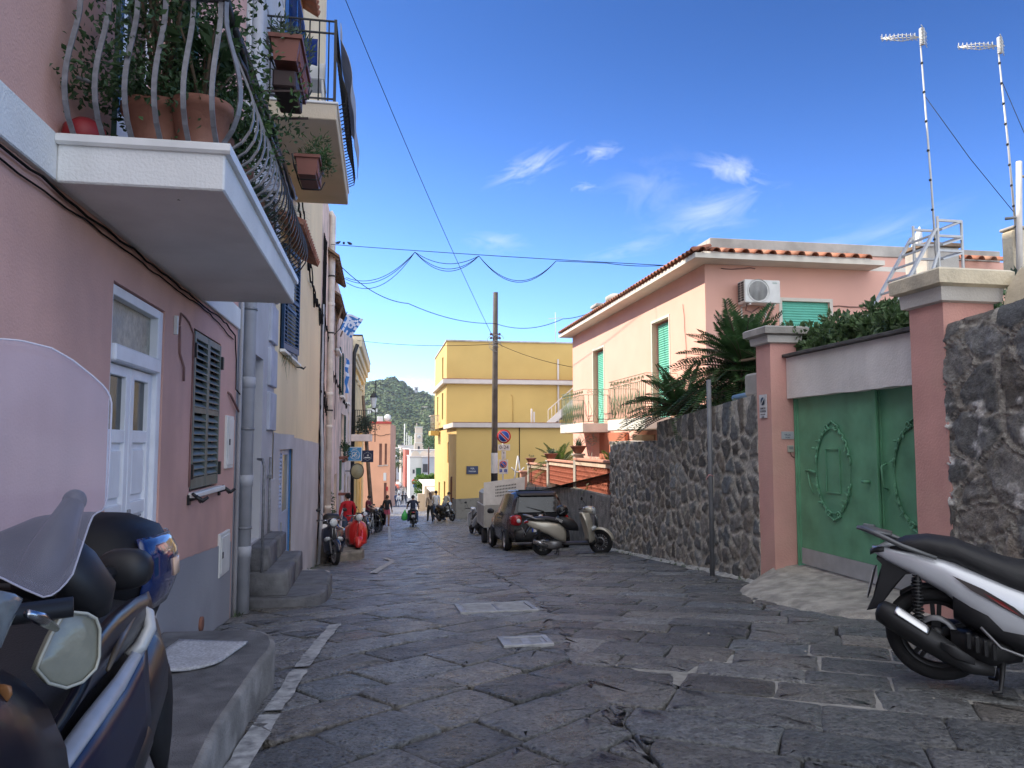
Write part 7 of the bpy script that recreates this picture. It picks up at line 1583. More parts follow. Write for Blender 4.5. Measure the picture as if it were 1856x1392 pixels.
    mb = MB(); text_mb(mb, 'smart', .11, Matrix.Translation((-1.74,-.02,.965)) @ Matrix.Rotation(RAD(-90), 4, 'Z') @ FACE_S, .003); B(mb, 'lettering', M_CHROME)
    mb = MB(); mb.tube([(-1.72,-.1,1.02),(-1.69,.0,1.05),(-1.60,.35,1.14)], .012, 6); B(mb, 'rear_wiper', M_BLKP); mb = MB(); mb.tube([(-1.15,0,1.58),(-1.28,0,1.72)], .008, 6); B(mb, 'aerial', M_BLKP)
    return t
cz = G(21.4, 4.0)-.02; car('small glossy black city car with round red tail lights parked by the lattice fence', (4.10,21.5,cz), math.atan2(3.4, -.10)); bpy.data.objects['parked_car'].rotation_euler.y = RAD(4.3)
# three-wheeled light truck in front of the car
t = thing('three_wheeler_truck', 'small grey three-wheeled truck with a tall white cargo panel beyond the black car', 'truck', (3.95,25.4,G(25.4,4)))
gz = G(25.6,4); B = lambda mb, nm, m: mb.build(nm, m, t)
M_TRK = mat('truck_grey', (.36,.36,.34), .6, var=.15, vs=3, streak=.3)
mb = MB(); mb.box(3.28,4.62,24.55,26.4,gz+.55,gz+.62,.01); mb.box(3.28,3.33,24.55,26.4,gz+.6205,gz+1.25,.01); mb.box(4.57,4.62,24.55,26.4,gz+.6205,gz+1.25,.01); mb.box(3.3305,4.5695,24.55,24.6,gz+.6205,gz+1.28,.01); B(mb, 'cargo_bed', M_TRK)
mb = MB(); mb.add([(3.32,24.95,gz+1.2),(4.66,24.95,gz+1.2),(4.70,24.95,gz+2.14),(3.34,24.95,gz+1.96),(3.32,25.0,gz+1.2),(4.66,25.0,gz+1.2),(4.70,25.0,gz+2.14),(3.34,25.0,gz+1.96)], [(0,1,2,3),(4,7,6,5),(3,2,6,7),(0,3,7,4),(1,5,6,2)]); B(mb, 'cargo_panel', M_METW)
mb = MB()
for j in range(4):
    for i in range(14): mb.box(3.72+.05*i,3.745+.05*i,24.942,24.9495,gz+1.5+.10*j+.006*i,gz+1.545+.10*j+.006*i)
B(mb, 'perforation', M_DARK)
mb = MB(); mb.box(3.5,4.4,26.45,27.6,gz+.4,gz+1.62,.10); B(mb, 'cab', M_TRK)
mb = MB(); mb.box(3.55,3.72,24.5,24.548,gz+.7,gz+.85,.01); B(mb, 'tail_light', M_LENSR)
for x in (3.36, 4.54): o = MB(); o.T = Matrix.Translation((x,24.95,gz+.26)) @ Matrix.Rotation(RAD(90), 4, 'Z'); o.lathe([(.14,-.07),(.24,-.075),(.26,-.04),(.26,.04),(.24,.075),(.14,.07)], 22, axis='y'); o.build('wheel', M_TYRE, t)
o = MB(); o.T = Matrix.Translation((3.95,27.3,gz+.22)) @ Matrix.Rotation(RAD(90), 4, 'Z'); o.lathe([(.14,-.07),(.24,-.075),(.26,-.04),(.26,.04),(.24,.075),(.14,.07)], 22, axis='y'); o.build('wheel', M_TYRE, t)
# further scooters: copies of one plain black scooter
g0 = scooter('white and black scooter standing beyond the three-wheeled truck', (3.95,30.6,G(30.6,3.9)), RAD(98), M_SILV, 'sh', 'scooters farther down the street')
k0 = scooter('black scooter seen from behind, parked past the red scooter', (-.15,37.2,G(37.2,-.2)), RAD(80), M_BLKPT, 'sh', 'scooters farther down the street')
clone(k0, (-.75,35.6,G(35.6,-.8)), RAD(60), 'dark scooter squeezed between the red scooter and the left wall', 'scooters farther down the street')
clone(k0, (-.95,33.0,G(33,-.9)), RAD(-70), 'dark scooter parked nose out behind the red scooter', 'scooters farther down the street')
clone(k0, (3.45,45.2,G(45.2,3.4)), RAD(-62), 'dark scooter by the corner of the yellow building with people around it', 'scooters farther down the street')
rs = scooter('dark scooter ridden away down the street with a lit-looking red tail lamp', (1.72,40.6,G(40.6,1.7)), RAD(88), M_BLKPT, 'liberty')
t = thing('green_bag', 'green plastic shopping bag hanging beside the rider', 'bag', (1.30,40.9,-2)); mb = MB(); zb_ = G(41,1.3)
mb.loft([(zb_+.35,1.28,40.9,.10,.10),(zb_+.45,1.28,40.9,.17,.13),(zb_+.65,1.29,40.9,.15,.11),(zb_+.82,1.30,40.9,.06,.05),(zb_+.92,1.31,40.9,.02,.02)], 12, axis='z'); mb.build('bag', mat('green_film', (.06,.42,.10), .4, var=.15, vs=9), t)
t = thing('bicycle', 'bicycle leaning near the parked scooters at the left wall', 'bicycle', (-.55,34.4,G(34.4,-.6))); bzz = 0
t.rotation_euler = (0,0,RAD(75))
for x in (0, 1.02):
    mb = MB(); mb.tube([(x+.33*math.cos(a*.2618),0,.34+.33*math.sin(a*.2618)) for a in range(24)], .018, 6, closed=True); o = mb.build('wheel', M_TYRE, t, False); mb = MB(); [mb.tube([(x,0,.34),(x+.32*math.cos(a*.6283),0,.34+.32*math.sin(a*.6283))], .004, 4) for a in range(10)]; sub(mb.build('spokes', M_ALU), o)
mb = MB(); [mb.tube(p, .017, 6) for p in ([(0,0,.34),(.42,0,.30),(.90,0,.82),(.32,0,.78),(.42,0,.30)],[(0,0,.34),(.32,0,.78),(.29,0,.92)],[(1.02,0,.34),(.88,0,.95)])]; mb.build('frame', M_ALU, t, False)
mb = MB(); mb.tube([(.84,-.28,1.0),(.88,-.1,.98),(.88,.1,.98),(.84,.28,1.0)], .013, 6); mb.build('handlebar', M_BLKP, t, False); mb = MB(); mb.loft([(.14,0,.94,.07,.03),(.28,0,.95,.06,.03),(.42,0,.94,.02,.02)], 10); mb.build('saddle', M_SEAT, t, False)
for o in bpy.data.objects:
    if o.parent is None and o.name.startswith(('parked_scooter', 'bicycle')) and o.location.y > 10:
        o.rotation_euler.y = math.atan(.082*math.sin(o.rotation_euler.z))
# ================================================================ big navy scooter at the lower left, facing the viewer; only its left flank is in the picture
zg = .235
mx = thing('touring_scooter', 'large dark navy touring scooter with a tall clear windscreen, cut off at the lower left', 'scooter', (-.86, 2.2, zg))
M_MNAVY = mat('deep_navy_paint', (.004,.006,.015), .35, var=.05, coat=.12, spec=.25); M_MBLK = mat('matte_black_box', (.007,.007,.009), .5, spec=.25, var=.15, vs=15, bump=.15, bs=250); M_MBLUE = mat('blue_reflector', (.007,.022,.10), .10, var=.15, vs=8, coat=.8)
M_SMOKE = mat('old_signal_lens', (.27,.27,.215), .18, var=.25, vs=7, bump=.35, bs=18, spec=.7)
def B(mb, nm, m, par=None):
    o = mb.build(nm, m, mx); 
    if par is not None: sub(o, par)
    return o
ax = -.80
# wheels (mostly below the frame)
for y in (.72, 2.28):
    mb = MB(); mb.T = Matrix.Translation((ax,y,zg+.29)) @ Matrix.Rotation(RAD(90), 4, 'Z'); pr = [(.235+.055*math.cos(a*.6283), .065*math.sin(a*.6283)) for a in range(11)]; mb.lathe(pr, 28, axis='y', cap=False); o = mb.build('wheel', M_TYRE, mx)
    mb = MB(); mb.T = Matrix.Translation((ax,y,zg+.29)) @ Matrix.Rotation(RAD(90), 4, 'Z'); mb.lathe([(.19,-.05),(.17,0),(.19,.05)], 24, axis='y', cap=False); mb.lathe([(.02,-.05),(.05,-.04),(.05,.04),(.02,.05)], 12, axis='y')
    for k in range(5): a = k*1.2566; mb.bar((.04*math.cos(a),0,.04*math.sin(a)),(.18*math.cos(a),0,.18*math.sin(a)),.03,.05)
    sub(mb.build('rim', M_RIMD), o)
# body lofted along Y (front at small Y)
def L(secs, n=26, e=2.8): mb = MB(); mb.loft(secs, n, axis='y', e=e); return mb
B(L([(.62,ax,zg+.62,.10,.16),(.72,ax,zg+.68,.22,.26),(.95,ax,zg+.72,.31,.36),(1.18,ax,zg+.72,.345,.355),(1.36,ax,zg+.68,.33,.32),(1.48,ax,zg+.60,.24,.26)]), 'front_fairing', M_MNAVY)
B(L([(1.30,ax,zg+.30,.22,.10),(1.5,ax,zg+.34,.25,.14),(1.7,ax,zg+.48,.25,.22),(2.0,ax,zg+.56,.25,.20),(2.35,ax,zg+.66,.22,.15),(2.62,ax,zg+.72,.12,.08)]), 'rear_body', M_MNAVY)
B(L([(1.42,ax,zg+.66,.13,.09),(1.55,ax,zg+.72,.19,.11),(1.85,ax,zg+.76,.20,.10),(2.05,ax,zg+.80,.19,.11),(2.35,ax,zg+.82,.17,.09),(2.48,ax,zg+.80,.10,.05)]), 'seat', M_SEAT)
mb = MB(); mb.loft([(1.0,ax,zg+1.02,.20,.06),(1.15,ax,zg+1.05,.24,.075),(1.32,ax,zg+1.02,.20,.06)], 20, axis='y'); B(mb, 'dashboard', M_BLKP)
def panel(px, Ys, m, nm, thick=.012, bulge=.006):
    pts = [P(x, y, Y=Yv) for (x, y), Yv in zip(px, Ys)]; c = sum(pts, Vector())/len(pts); nrm = Vector((1,-.62,.1)).normalized(); n = len(pts); mb = MB()
    vs = [q-nrm*thick for q in pts]+pts+[c+(q-c)*.9+nrm*bulge*.4 for q in pts]+[c+(q-c)*.5+nrm*bulge for q in pts]+[c+nrm*bulge*1.05]
    mb.add(vs, [(i*n+k,i*n+(k+1)%n,(i+1)*n+(k+1)%n,(i+1)*n+k) for i in range(3) for k in range(n)]+[(3*n+k,3*n+(k+1)%n,4*n) for k in range(n)], True); return B(mb, nm, m)
# headlight with pale reflector, chrome edge
mb = MB(); mb.loft([(.70,ax+.20,zg+.84,.06,.05),(.86,ax+.24,zg+.87,.085,.07),(1.06,ax+.285,zg+.90,.05,.055),(1.14,ax+.29,zg+.92,.02,.02)], 18, axis='y'); B(mb, 'headlight', M_LENS)
mb = MB(); mb.loft([(.70,ax-.20,zg+.84,.06,.05),(.86,ax-.24,zg+.87,.085,.07),(1.06,ax-.285,zg+.90,.05,.055),(1.14,ax-.29,zg+.92,.02,.02)], 18, axis='y'); B(mb, 'headlight', M_LENS)
pp0 = [(-60,1130),(-30,1090),(0,1070),(28,1076),(42,1085),(30,1110),(12,1150),(0,1178),(-40,1190)]; panel(pp0, [1.10+(x+60)/100*.10 for x, y in pp0], mat('smoked_headlight', (.16,.18,.19), .1, var=.3, vs=30, spec=.7), 'headlight_cover', .012, .008)
p = [P(50,1112,Y=1.2), P(75,1122,Y=1.25), P(102,1140,Y=1.32)]; mb = MB(); mb.tube(p, [.006,.010,.005], 8); B(mb, 'trim', M_CHROME)
# smoked signal panel on the flank: outline at its own place, domed and 2 cm thick
pp = [(66,1212),(74,1192),(92,1152),(112,1118),(126,1109),(158,1112),(174,1121),(181,1140),(180,1190),(174,1212),(150,1236),(120,1247),(88,1238)]
panel(pp, [1.36+(x-66)/115*.10 for x, y in pp], M_SMOKE, 'turn_signal')
mb = MB(); mb.tube([P(x, y, Y=1.352+(x-66)/115*.10) for x, y in pp], .0028, 6, closed=True); B(mb, 'signal_rim', mat('signal_rim', (.42,.42,.36), .25, var=.1))
q_ = [(0,1248),(8,1240),(20,1243),(22,1258),(14,1272),(0,1282)]
panel(q_, [1.2]*6, mat('dim_amber', (.22,.10,.04), .3), 'side_reflector', .01, .006)
# flank cowl below the seat and the silver grab strip along it
def flank(rows, nm, m, thick=.02): mb = MB(); mb.sheet(rows, thick); return B(mb, nm, m)
e0, e1 = [P(40,1400,Y=1.40), P(120,1290,Y=1.62), P(190,1210,Y=1.84), P(245,1150,Y=2.08)], [P(100,1440,Y=1.38), P(180,1330,Y=1.60), P(225,1260,Y=1.84), P(262,1180,Y=2.08)]
strip = []
for k in range(13):
    s = k/12*3; i = min(2, int(s)); f = s-i; strip.append((e0[i].lerp(e0[i+1], f), e1[i].lerp(e1[i+1], f)))
flank([[a.lerp(b,   .42+.42*j/5)+Vector((.008*math.sin(j/5*3.14),0,0)) for j in range(6)] for a, b in strip], 'side_strip', mat('satin_silver_strip', (.40,.41,.44), .45, metal=.1, var=.08, vs=20), .014)
flank([[a.lerp(b, .85)+Vector((.004*j,0,-.045*j)) for j in range(5)] for a, b in strip], 'side_panel', mat('royal_blue_paint', (.004,.009,.035), .35, var=.05, coat=.1, spec=.25), .02)
up_ = [P(165,1165,Y=1.52), P(205,1115,Y=1.75), P(240,1085,Y=2.0), P(262,1075,Y=2.2)]
flank([[strip[min(12, k)][0].lerp(up_[min(3, k//4)].lerp(up_[min(3, k//4+1)], (k % 4)/4), j/5)+Vector((.02*math.sin(j/5*3.1),0,0)) for j in range(6)] for k in range(13)], 'flank_cowl', M_MNAVY, .02)
mb = MB(); mb.tube([P(175,1215,Y=1.62)+Vector((.02,0,0)), P(200,1160,Y=1.78)+Vector((.02,0,0)), P(225,1118,Y=1.95)+Vector((.02,0,0))], [.004,.009,.006], 8); B(mb, 'body_crease', mat('bronze_trim', (.10,.08,.06), .4, metal=.2, var=.1))
# passenger grab handle
h = [P(232,1190,Y=2.0), P(254,1172,Y=2.02), P(271,1140,Y=2.05), P(269,1112,Y=2.08), P(255,1103,Y=2.1), P(238,1110,Y=2.1)]
mb = MB(); mb.tube(h, [.013,.017,.016,.014,.012,.009], 12); B(mb, 'grab_handle', M_ALU)
# black mudguard, plate holder and silencer
mb = MB(); mb.loft([(2.35,ax+.16,zg+.62,.03,.10),(2.45,ax+.18,zg+.52,.03,.16),(2.55,ax+.16,zg+.42,.02,.14)], 14, axis='y'); B(mb, 'rear_mudguard', M_BLKP)
mb = MB(); a = P(222,1368,Y=2.0); mb.tube([a+Vector((-.03,-.6,-.24)), a+Vector((-.01,-.3,-.12)), a+Vector((0,-.06,-.02)), a+Vector((0,.05,.02)), a+Vector((0,.08,.03))], [.04,.058,.062,.055,.03], 20); B(mb, 'silencer', mat('dark_silencer', (.045,.045,.05), .35, metal=.5, var=.15))
# top box
bx0, by_, bz_ = -.845, 2.42, 1.185
mb = MB(); mb.loft([(bz_-.185,bx0,by_+.02,.13,.14,2.6),(bz_-.15,bx0,by_,.19,.19,3),(bz_-.03,bx0,by_,.235,.225,3),(bz_+.05,bx0,by_,.23,.22,3),(bz_+.12,bx0,by_,.195,.185,2.8),(bz_+.155,bx0,by_,.12,.12,2.4),(bz_+.163,bx0,by_,.04,.04,2.2)], 36, axis='z'); box = B(mb, 'top_box', M_MBLK)
mb = MB(); mb.loft([(bz_-.012,bx0,by_,.240,.230,3),(bz_+.004,bx0,by_,.240,.230,3)], 36, axis='z'); B(mb, 'box_seam', M_BLKP, box)
# blue gloss panel wrapping the flank and rear corner of the box
rows = []
for i in range(9):
    u = i/8; z = bz_-.10+.20*u; dz = z-bz_; r = .0085+(.19+(.235-.19)*(dz+.15)/.12 if dz < -.03 else (.235-.005*(dz+.03)/.08 if dz < .05 else .23-.035*(dz-.05)/.07))
    rows.append([(bx0+r*math.copysign(abs(math.cos(a))**(2/3), math.cos(a)), by_+(r-.01)*math.copysign(abs(math.sin(a))**(2/3), math.sin(a)), z) for a in [-.62+.16*j for j in range(9)]])
mb = MB(); mb.sheet(rows, .008); B(mb, 'box_reflector', M_MBLUE, box)
rows = [[(r_[0]+.006, r_[1], r_[2]) for r_ in rw[4:8]] for rw in rows[3:6]]; mb = MB(); mb.sheet(rows, .004); B(mb, 'box_patch', mat('peach_patch', (.62,.42,.30), .3, var=.1), box)  # small peach-coloured patch laid over the blue panel
# mirror (behind the screen), hand lever
mb = MB(); mb.loft([(0,0,0,.035,.02),(.05,0,0,.06,.04),(.12,.01,.01,.055,.04),(.16,.015,.015,.02,.015)], 14)
Tm = Matrix.Translation(P(110,985,Y=1.5)) @ Matrix.Rotation(RAD(75), 4, 'Y') @ Matrix.Rotation(RAD(20), 4, 'Z')
mb.v = [tuple(Tm @ Vector(v)) for v in mb.v]; B(mb, 'mirror', M_BLKP)
mb = MB(); a, b = P(135,908,Y=1.5), P(60,1070,Y=1.38); mb.tube([b, b.lerp(a,.4)+Vector((0,0,.0)), a], [.034,.036,.018], 12); mb.sphere(a, .021, 10, 8); B(mb, 'hand_guard', M_BLKP)
mb = MB(); a, b = P(210,1030,Y=1.75), P(120,1095,Y=1.55); mb.tube([b, b.lerp(a,.5), a], [.008,.012,.016], 8); c_ = P(222,1033,Y=1.75); mb.loft([(c_.y-.03,c_.x,c_.z,.030,.022),(c_.y-.015,c_.x,c_.z,.054,.040),(c_.y+.02,c_.x,c_.z,.057,.043),(c_.y+.045,c_.x,c_.z,.03,.02)], 18, axis='y'); B(mb, 'mirror', M_BLKP)
# windscreen: curved clear sheet, its lavender base colour stands in for sky reflection
m = bpy.data.materials.new('clear_acrylic'); m.use_nodes = True; nt = m.node_tree; N = nt.nodes; b_ = N['Principled BSDF']; b_.inputs['Base Color'].default_value = (.66,.65,.80,1); b_.inputs['Roughness'].default_value = .03; b_.inputs['IOR'].default_value = 1.49; b_.inputs['Specular IOR Level'].default_value = .9
tr = N.new('ShaderNodeBsdfTransparent'); tr.inputs[0].default_value = (.93,.93,.98,1); mxs = N.new('ShaderNodeMixShader'); lw = N.new('ShaderNodeLayerWeight'); lw.inputs[0].default_value = .32; mr = N.new('ShaderNodeMapRange'); mr.inputs['To Min'].default_value = .07; mr.inputs['To Max'].default_value = .40
sc_ = N.new('ShaderNodeTexNoise'); sc_.inputs['Scale'].default_value = 9; tc = N.new('ShaderNodeTexCoord'); nt.links.new(tc.outputs['Object'], sc_.inputs['Vector']); ad = N.new('ShaderNodeMath'); ad.operation = 'MULTIPLY_ADD'; ad.inputs[1].default_value = .10; nt.links.new(sc_.outputs['Fac'], ad.inputs[0])
nt.links.new(lw.outputs['Facing'], mr.inputs['Value']); nt.links.new(mr.outputs[0], ad.inputs[2]); nt.links.new(ad.outputs[0], mxs.inputs[0]); nt.links.new(tr.outputs[0], mxs.inputs[1]); nt.links.new(b_.outputs[0], mxs.inputs[2]); nt.links.new(mxs.outputs[0], N['Material Output'].inputs['Surface'])
MATS['clear_acrylic'] = m
cx = -.80
def pl1(tab, x):
    for (a, b), (c, d) in zip(tab, tab[1:]):
        if x <= c: return b+(d-b)*(x-a)/(c-a)
    return tab[-1][1]
TOPC = [(-400,606),(-200,606),(0,614),(38,617),(94,631),(132,653),(166,680),(185,697),(194,708),(199,718),(202,730)]
BOTC = [(-400,1010),(-200,1010),(-60,1022),(0,1046),(40,1066),(80,1083),(100,1077),(130,1046),(146,998),(160,955),(170,932),(188,924),(195,900),(199,820),(202,745)]
xr = P(202,740,Y=1.2).x
cols = []
for i in range(41):
    u = 1-(1-i/40)**2.4; px_ = -536+738*u; yy = 1.2-.13*(1-u*u)
    q0, q1 = P(px_, pl1(BOTC, px_), Y=yy), P(px_, pl1(TOPC, px_), Y=yy)
    cols.append([q0.lerp(q1, j/20) for j in range(21)])
cx = cols[0][0][0]
rows = [[(2*cx-p[0], p[1], p[2]) for p in c] for c in cols[:0:-1]]+cols
mb = MB(); mb.sheet(rows, .004); ws_ = B(mb, 'windscreen', m)
mb = MB(); edge = [c[20] for c in rows]+[p for p in rows[-1][::-1]]+[c[0] for c in rows[::-1]]
mb.tube(edge, .0014, 6); B(mb, 'screen_edge', mat('acrylic_edge', (.50,.50,.57), .2, var=.1), ws_)
mb = MB()
for s in (1, -1): mb.tube([(cx+s*.12,1.16,1.22),(cx+s*.16,1.17,1.31),(cx+s*.22,1.20,1.46)], .007, 6)
B(mb, 'screen_stay', M_BLKP)
mb = MB(); mb.tube([(ax-.33,1.32,zg+1.06),(ax,1.22,zg+1.04),(ax+.33,1.32,zg+1.06)], .016, 8); B(mb, 'handlebar', M_BLKP)
# ================================================================ people
M_SKIN = mat('skin', (.46,.27,.19), .6, var=.08, vs=6); M_SKIN2 = mat('tanned_skin', (.30,.165,.11), .6, var=.08, vs=6)
def cloth(n, c): return mat(n, c, .85, var=.18, vs=9, bump=.25, bs=22)
M_HAIRD = mat('dark_hair', (.015,.011,.009), .6, var=.3, vs=30); M_HAIRB = mat('brown_hair', (.075,.042,.025), .6, var=.3, vs=30)
M_EYE = mat('eye', (.02,.015,.012), .3, var=0); M_LIP = mat('lips', (.30,.12,.10), .5, var=0)
def person(label, loc, rz, H=1.7, fem=False, skin=None, top=None, low=None, shoe=None, hair=None, hairlen=0, legs='stand', arms=None, lean=0, headturn=(0,0), sleeve='long', short=False, fingers=True, beanie=None, group=None, rotx=0, bareneck=False):
    # local frame: faces -Y, x to its left-hand side of the viewer; feet at z = 0
    t = thing('person', label, 'person', loc, rz, group); s = H/1.72
    V = []; E_ = []; Rr = []; tagv = []
    def v(p, r, k, par=None):
        V.append(Vector(p)*s); Rr.append(r*s); tagv.append(k)
        if par is not None: E_.append((par, len(V)-1))
        return len(V)-1
    cl, sl = math.cos(lean), math.sin(lean)
    hipz = .92 if legs != 'ride' else .80
    def up(x, y, z): # upper body point: leans forward (towards -Y) about the hip
        dz = z-.92; return (x, y*cl-dz*sl, hipz+dz*cl+y*sl)
    hw, sw = (.095, .165) if fem else (.09, .19)
    pel = v((0, .01, hipz), .125 if not fem else .13, 'low')
    wst = v(up(0, .0, 1.10), .112 if not fem else .095, 'top', pel); ch = v(up(0, .01, 1.30), .135 if not fem else .118, 'top', wst); shc = v(up(0, .02, 1.42), .085, 'top', ch)
    nk = v(up(0, .005, 1.50), .052, 'skin', shc); hd0 = v(up(0, -.01, 1.565), .062, 'skin', nk); hd1 = v(up(0, -.012, 1.63), .088, 'skin', hd0); hd2 = v(up(0, .0, 1.70), .062, 'skin', hd1)
    LEG = {'stand': (((.10,.0),(.10,.01)), ((-.10,.0),(-.10,.02))), 'walk': (((.07,-.16),(.06,-.22)), ((-.08,.02),(-.07,.24))), 'ride': (((.22,-.32),(.24,-.30)), ((-.22,-.32),(-.24,-.30))), 'stride': (((.1,-.10),(.11,-.12)), ((-.1,.06),(-.12,.16)))}[legs]
    for sx, (kn, an) in zip((1, -1), LEG):
        hip = v((sx*hw, .01, hipz-.04), .095, 'low', pel); kz, az = (.50, .09) if legs != 'ride' else (.66, .30)
        mid = v(((sx*hw+kn[0])/2, (kn[1]+.01)/2, (hipz-.04+kz)/2), .085, 'low', hip)
        k_ = v((kn[0], kn[1]-.015, kz), .062, 'low' if not short else 'skin', mid); cf = v(((kn[0]+an[0])/2, (kn[1]+an[1])/2+.015, (kz+az)/2+.04), .056, 'low' if not short else 'skin', k_); a_ = v((an[0], an[1], az), .04, 'low' if not short else 'skin', cf)
        hl = v((an[0], an[1]+.03, az-.045), .038, 'shoe', a_); toe = v((an[0]*1.08, an[1]-.13, az-.058), .032, 'shoe', a_)
    arms = arms or {1: ((.235,.03,1.15),(.22,-.07,.90)), -1: ((-.235,.02,1.15),(-.23,-.06,.90))}
    for sx in (1, -1):
        el, ha = arms[sx]
        sh = v(up(sx*sw, .02, 1.415), .062, 'top', shc); um = v(up((sx*sw+el[0])/2, (el[1]+.02)/2, (1.415+el[2])/2), .050, 'top' if sleeve != 'none' else 'skin', sh)
        e_ = v(up(*el), .042, 'top' if sleeve == 'long' else 'skin', um); d = Vector(ha)-Vector(el)
        w_ = v(up(*(Vector(el)+d*.92)), .028, 'top' if sleeve == 'long' else 'skin', e_)
        pm = v(up(*(Vector(ha)+d.normalized()*.05)), .032, 'skin', w_)
        if fingers:
            d_ = d.normalized(); lat = d_.cross(Vector((0,-1,.2))).normalized(); nrm = lat.cross(d_)
            for i, q in enumerate((-.028,-.009,.010,.028)):
                L_ = (.062,.078,.074,.056)[i]; b = Vector(ha)+d_*.085+lat*q; f0 = v(up(*b), .0095, 'skin', pm); f1 = v(up(*(b+d_*L_*.55+nrm*.012)), .0085, 'skin', f0); v(up(*(b+d_*L_*.95+nrm*.035)), .007, 'skin', f1)
            b = Vector(ha)+d_*.03+lat*sx*-.038; f0 = v(up(*b), .0105, 'skin', pm); v(up(*(b+d_*.04+lat*sx*-.018+nrm*.015)), .009, 'skin', f0)
    me = bpy.data.meshes.new('body'); me.from_pydata([tuple(p) for p in V], E_, []); ob = bpy.data.objects.new('body', me); C.objects.link(ob)
    sk = ob.modifiers.new('skin', 'SKIN'); sk.use_smooth_shade = True
    for i, d in enumerate(me.skin_vertices[0].data): k_ = 1.22 if Rr[i] > .03*s and tagv[i] in ('top', 'low') else 1.05; d.radius = (Rr[i]*k_, Rr[i]*k_); d.use_root = (i == 0)
    ss = ob.modifiers.new('sub', 'SUBSURF'); ss.levels = ss.render_levels = 2 if fingers else 1
    dg = bpy.context.evaluated_depsgraph_get(); m2 = bpy.data.meshes.new_from_object(ob.evaluated_get(dg)); bpy.data.objects.remove(ob); m2.name = 'body'
    mats = {'skin': skin or M_SKIN, 'top': top, 'low': low, 'shoe': shoe or M_BLKP}; order = ['skin', 'top', 'low', 'shoe']
    m2.materials.clear()
    for k in order: m2.materials.append(mats[k])
    A_ = np.array([V[a] for a, b in E_]); B_ = np.array([V[b] for a, b in E_]); AB = B_-A_; L2 = (AB**2).sum(1)
    rad = np.array([max(Rr[b], .02) for a, b in E_]); tg = [tagv[b] for a, b in E_]
    for p in m2.polygons:
        c = np.array(p.center); tt = (((c-A_)*AB).sum(1)/L2).clip(0, 1); dd = np.linalg.norm(A_+AB*tt[:,None]-c, axis=1)-rad
        p.material_index = order.index(tg[int(dd.argmin())]); p.use_smooth = True
    # flatten chest and hips front to back a little
    body = bpy.data.objects.new('body', m2); C.objects.link(body); body.parent = t
    hc = Vector(up(0, -.008, 1.64))*s; hr = .1*s
    hm = MB(); T_ = Matrix.Translation(hc) @ Matrix.Rotation(lean, 4, 'X') @ Matrix.Rotation(headturn[0], 4, 'Z') @ Matrix.Rotation(headturn[1], 4, 'X'); hm.T = T_
    hm.sphere((0,.018*s,.022*s), .104*s, 14, 9, (.92,1.02,1.0))
    if hairlen: hm.loft([(.03*s,0,.05*s,.085*s,.05*s),(-.10*s,0,.075*s,.085*s,.045*s),(-hairlen*s,0,.085*s,.06*s,.03*s)], 12, axis='z') if False else hm.loft([(-hairlen*s,0,.07*s,.05*s,.02*s),(-.10*s,0,.065*s,.085*s,.045*s),(.03*s,0,.04*s,.09*s,.06*s)], 12, axis='z')
    hm.build('hair' if not beanie else 'beanie', beanie or hair or M_HAIRD, t, False)
    fm = MB(); fm.T = T_
    fm.loft([(-.106*s,0,-.02*s,.010*s,.012*s),(-.085*s,0,-.012*s,.014*s,.022*s)], 8, axis='y'); 
    for sx in (-1, 1): fm.sphere((sx*.088*s,.005*s,-.015*s), .022*s, 8, 5, (.4,.8,1.2))
    fm.build('face', skin or M_SKIN, t, False); fm = MB(); fm.T = T_
    for sx in (-1, 1): fm.sphere((sx*.032*s,-.086*s,.004*s), .009*s, 8, 5)
    fm.build('eyes', M_EYE, t, False); fm = MB(); fm.T = T_; fm.sphere((0,-.088*s,-.045*s), .018*s, 8, 5, (1.2,.4,.35)); fm.build('mouth', M_LIP, t, False)
    if rotx: t.rotation_euler.x = rotx
    return t
g = lambda x, y: (x, y, G(y, x))
C_RED = cloth('red_jacket', (.42,.012,.022)); C_BLK = cloth('black_cloth', (.012,.012,.014)); C_NVY = cloth('navy_cloth', (.015,.02,.04)); C_PINK = cloth('raspberry_cloth', (.36,.06,.10)); C_GRY = cloth('grey_top', (.30,.28,.25)); C_BEI = cloth('beige_top', (.34,.26,.19)); C_JEAN = cloth('denim', (.05,.075,.13)); C_WHT = cloth('white_cloth', (.60,.60,.60)); C_BLUE = cloth('blue_cloth_top', (.06,.12,.28))
# man in the red jacket, back to the viewer, behind the navy scooter
person('person in a red padded jacket and dark beanie by the left house wall', (-1.12, 28.0, G(28,-1.1)), RAD(205), 1.80, False, None, C_RED, C_JEAN, None, None, 0, 'stand', {1: ((.27,.03,1.17),(.25,-.08,.95)), -1: ((-.27,.03,1.17),(-.25,-.08,.95))}, .03, (0.5,0), 'long', beanie=mat('dark_beanie', (.012,.011,.012), .95, var=.2, vs=40, bump=.4, bs=80))
person('person in dark red and black leaning by the wooden pole', g(-.62, 40.8), RAD(70), 1.7, False, None, cloth('maroon_top', (.14,.02,.028)), C_BLK, None, None, 0, 'stand', {1: ((.25,-.12,1.2),(.16,-.32,1.12)), -1: ((-.25,-.12,1.2),(-.10,-.34,1.10))}, .12, (0,.3), 'short')
w1 = person('person walking up the street in black top and raspberry trousers', (.40, 43.0, G(43,.4)), RAD(8), 1.66, True, M_SKIN2, C_BLK, C_PINK, mat('sandal', (.12,.07,.05), .7), M_HAIRB, .16, 'walk', {1: ((.24,.06,1.15),(.27,-.02,.90)), -1: ((-.24,.05,1.16),(-.20,.03,.98))}, .10, (.2,.35), 'long', short=True)
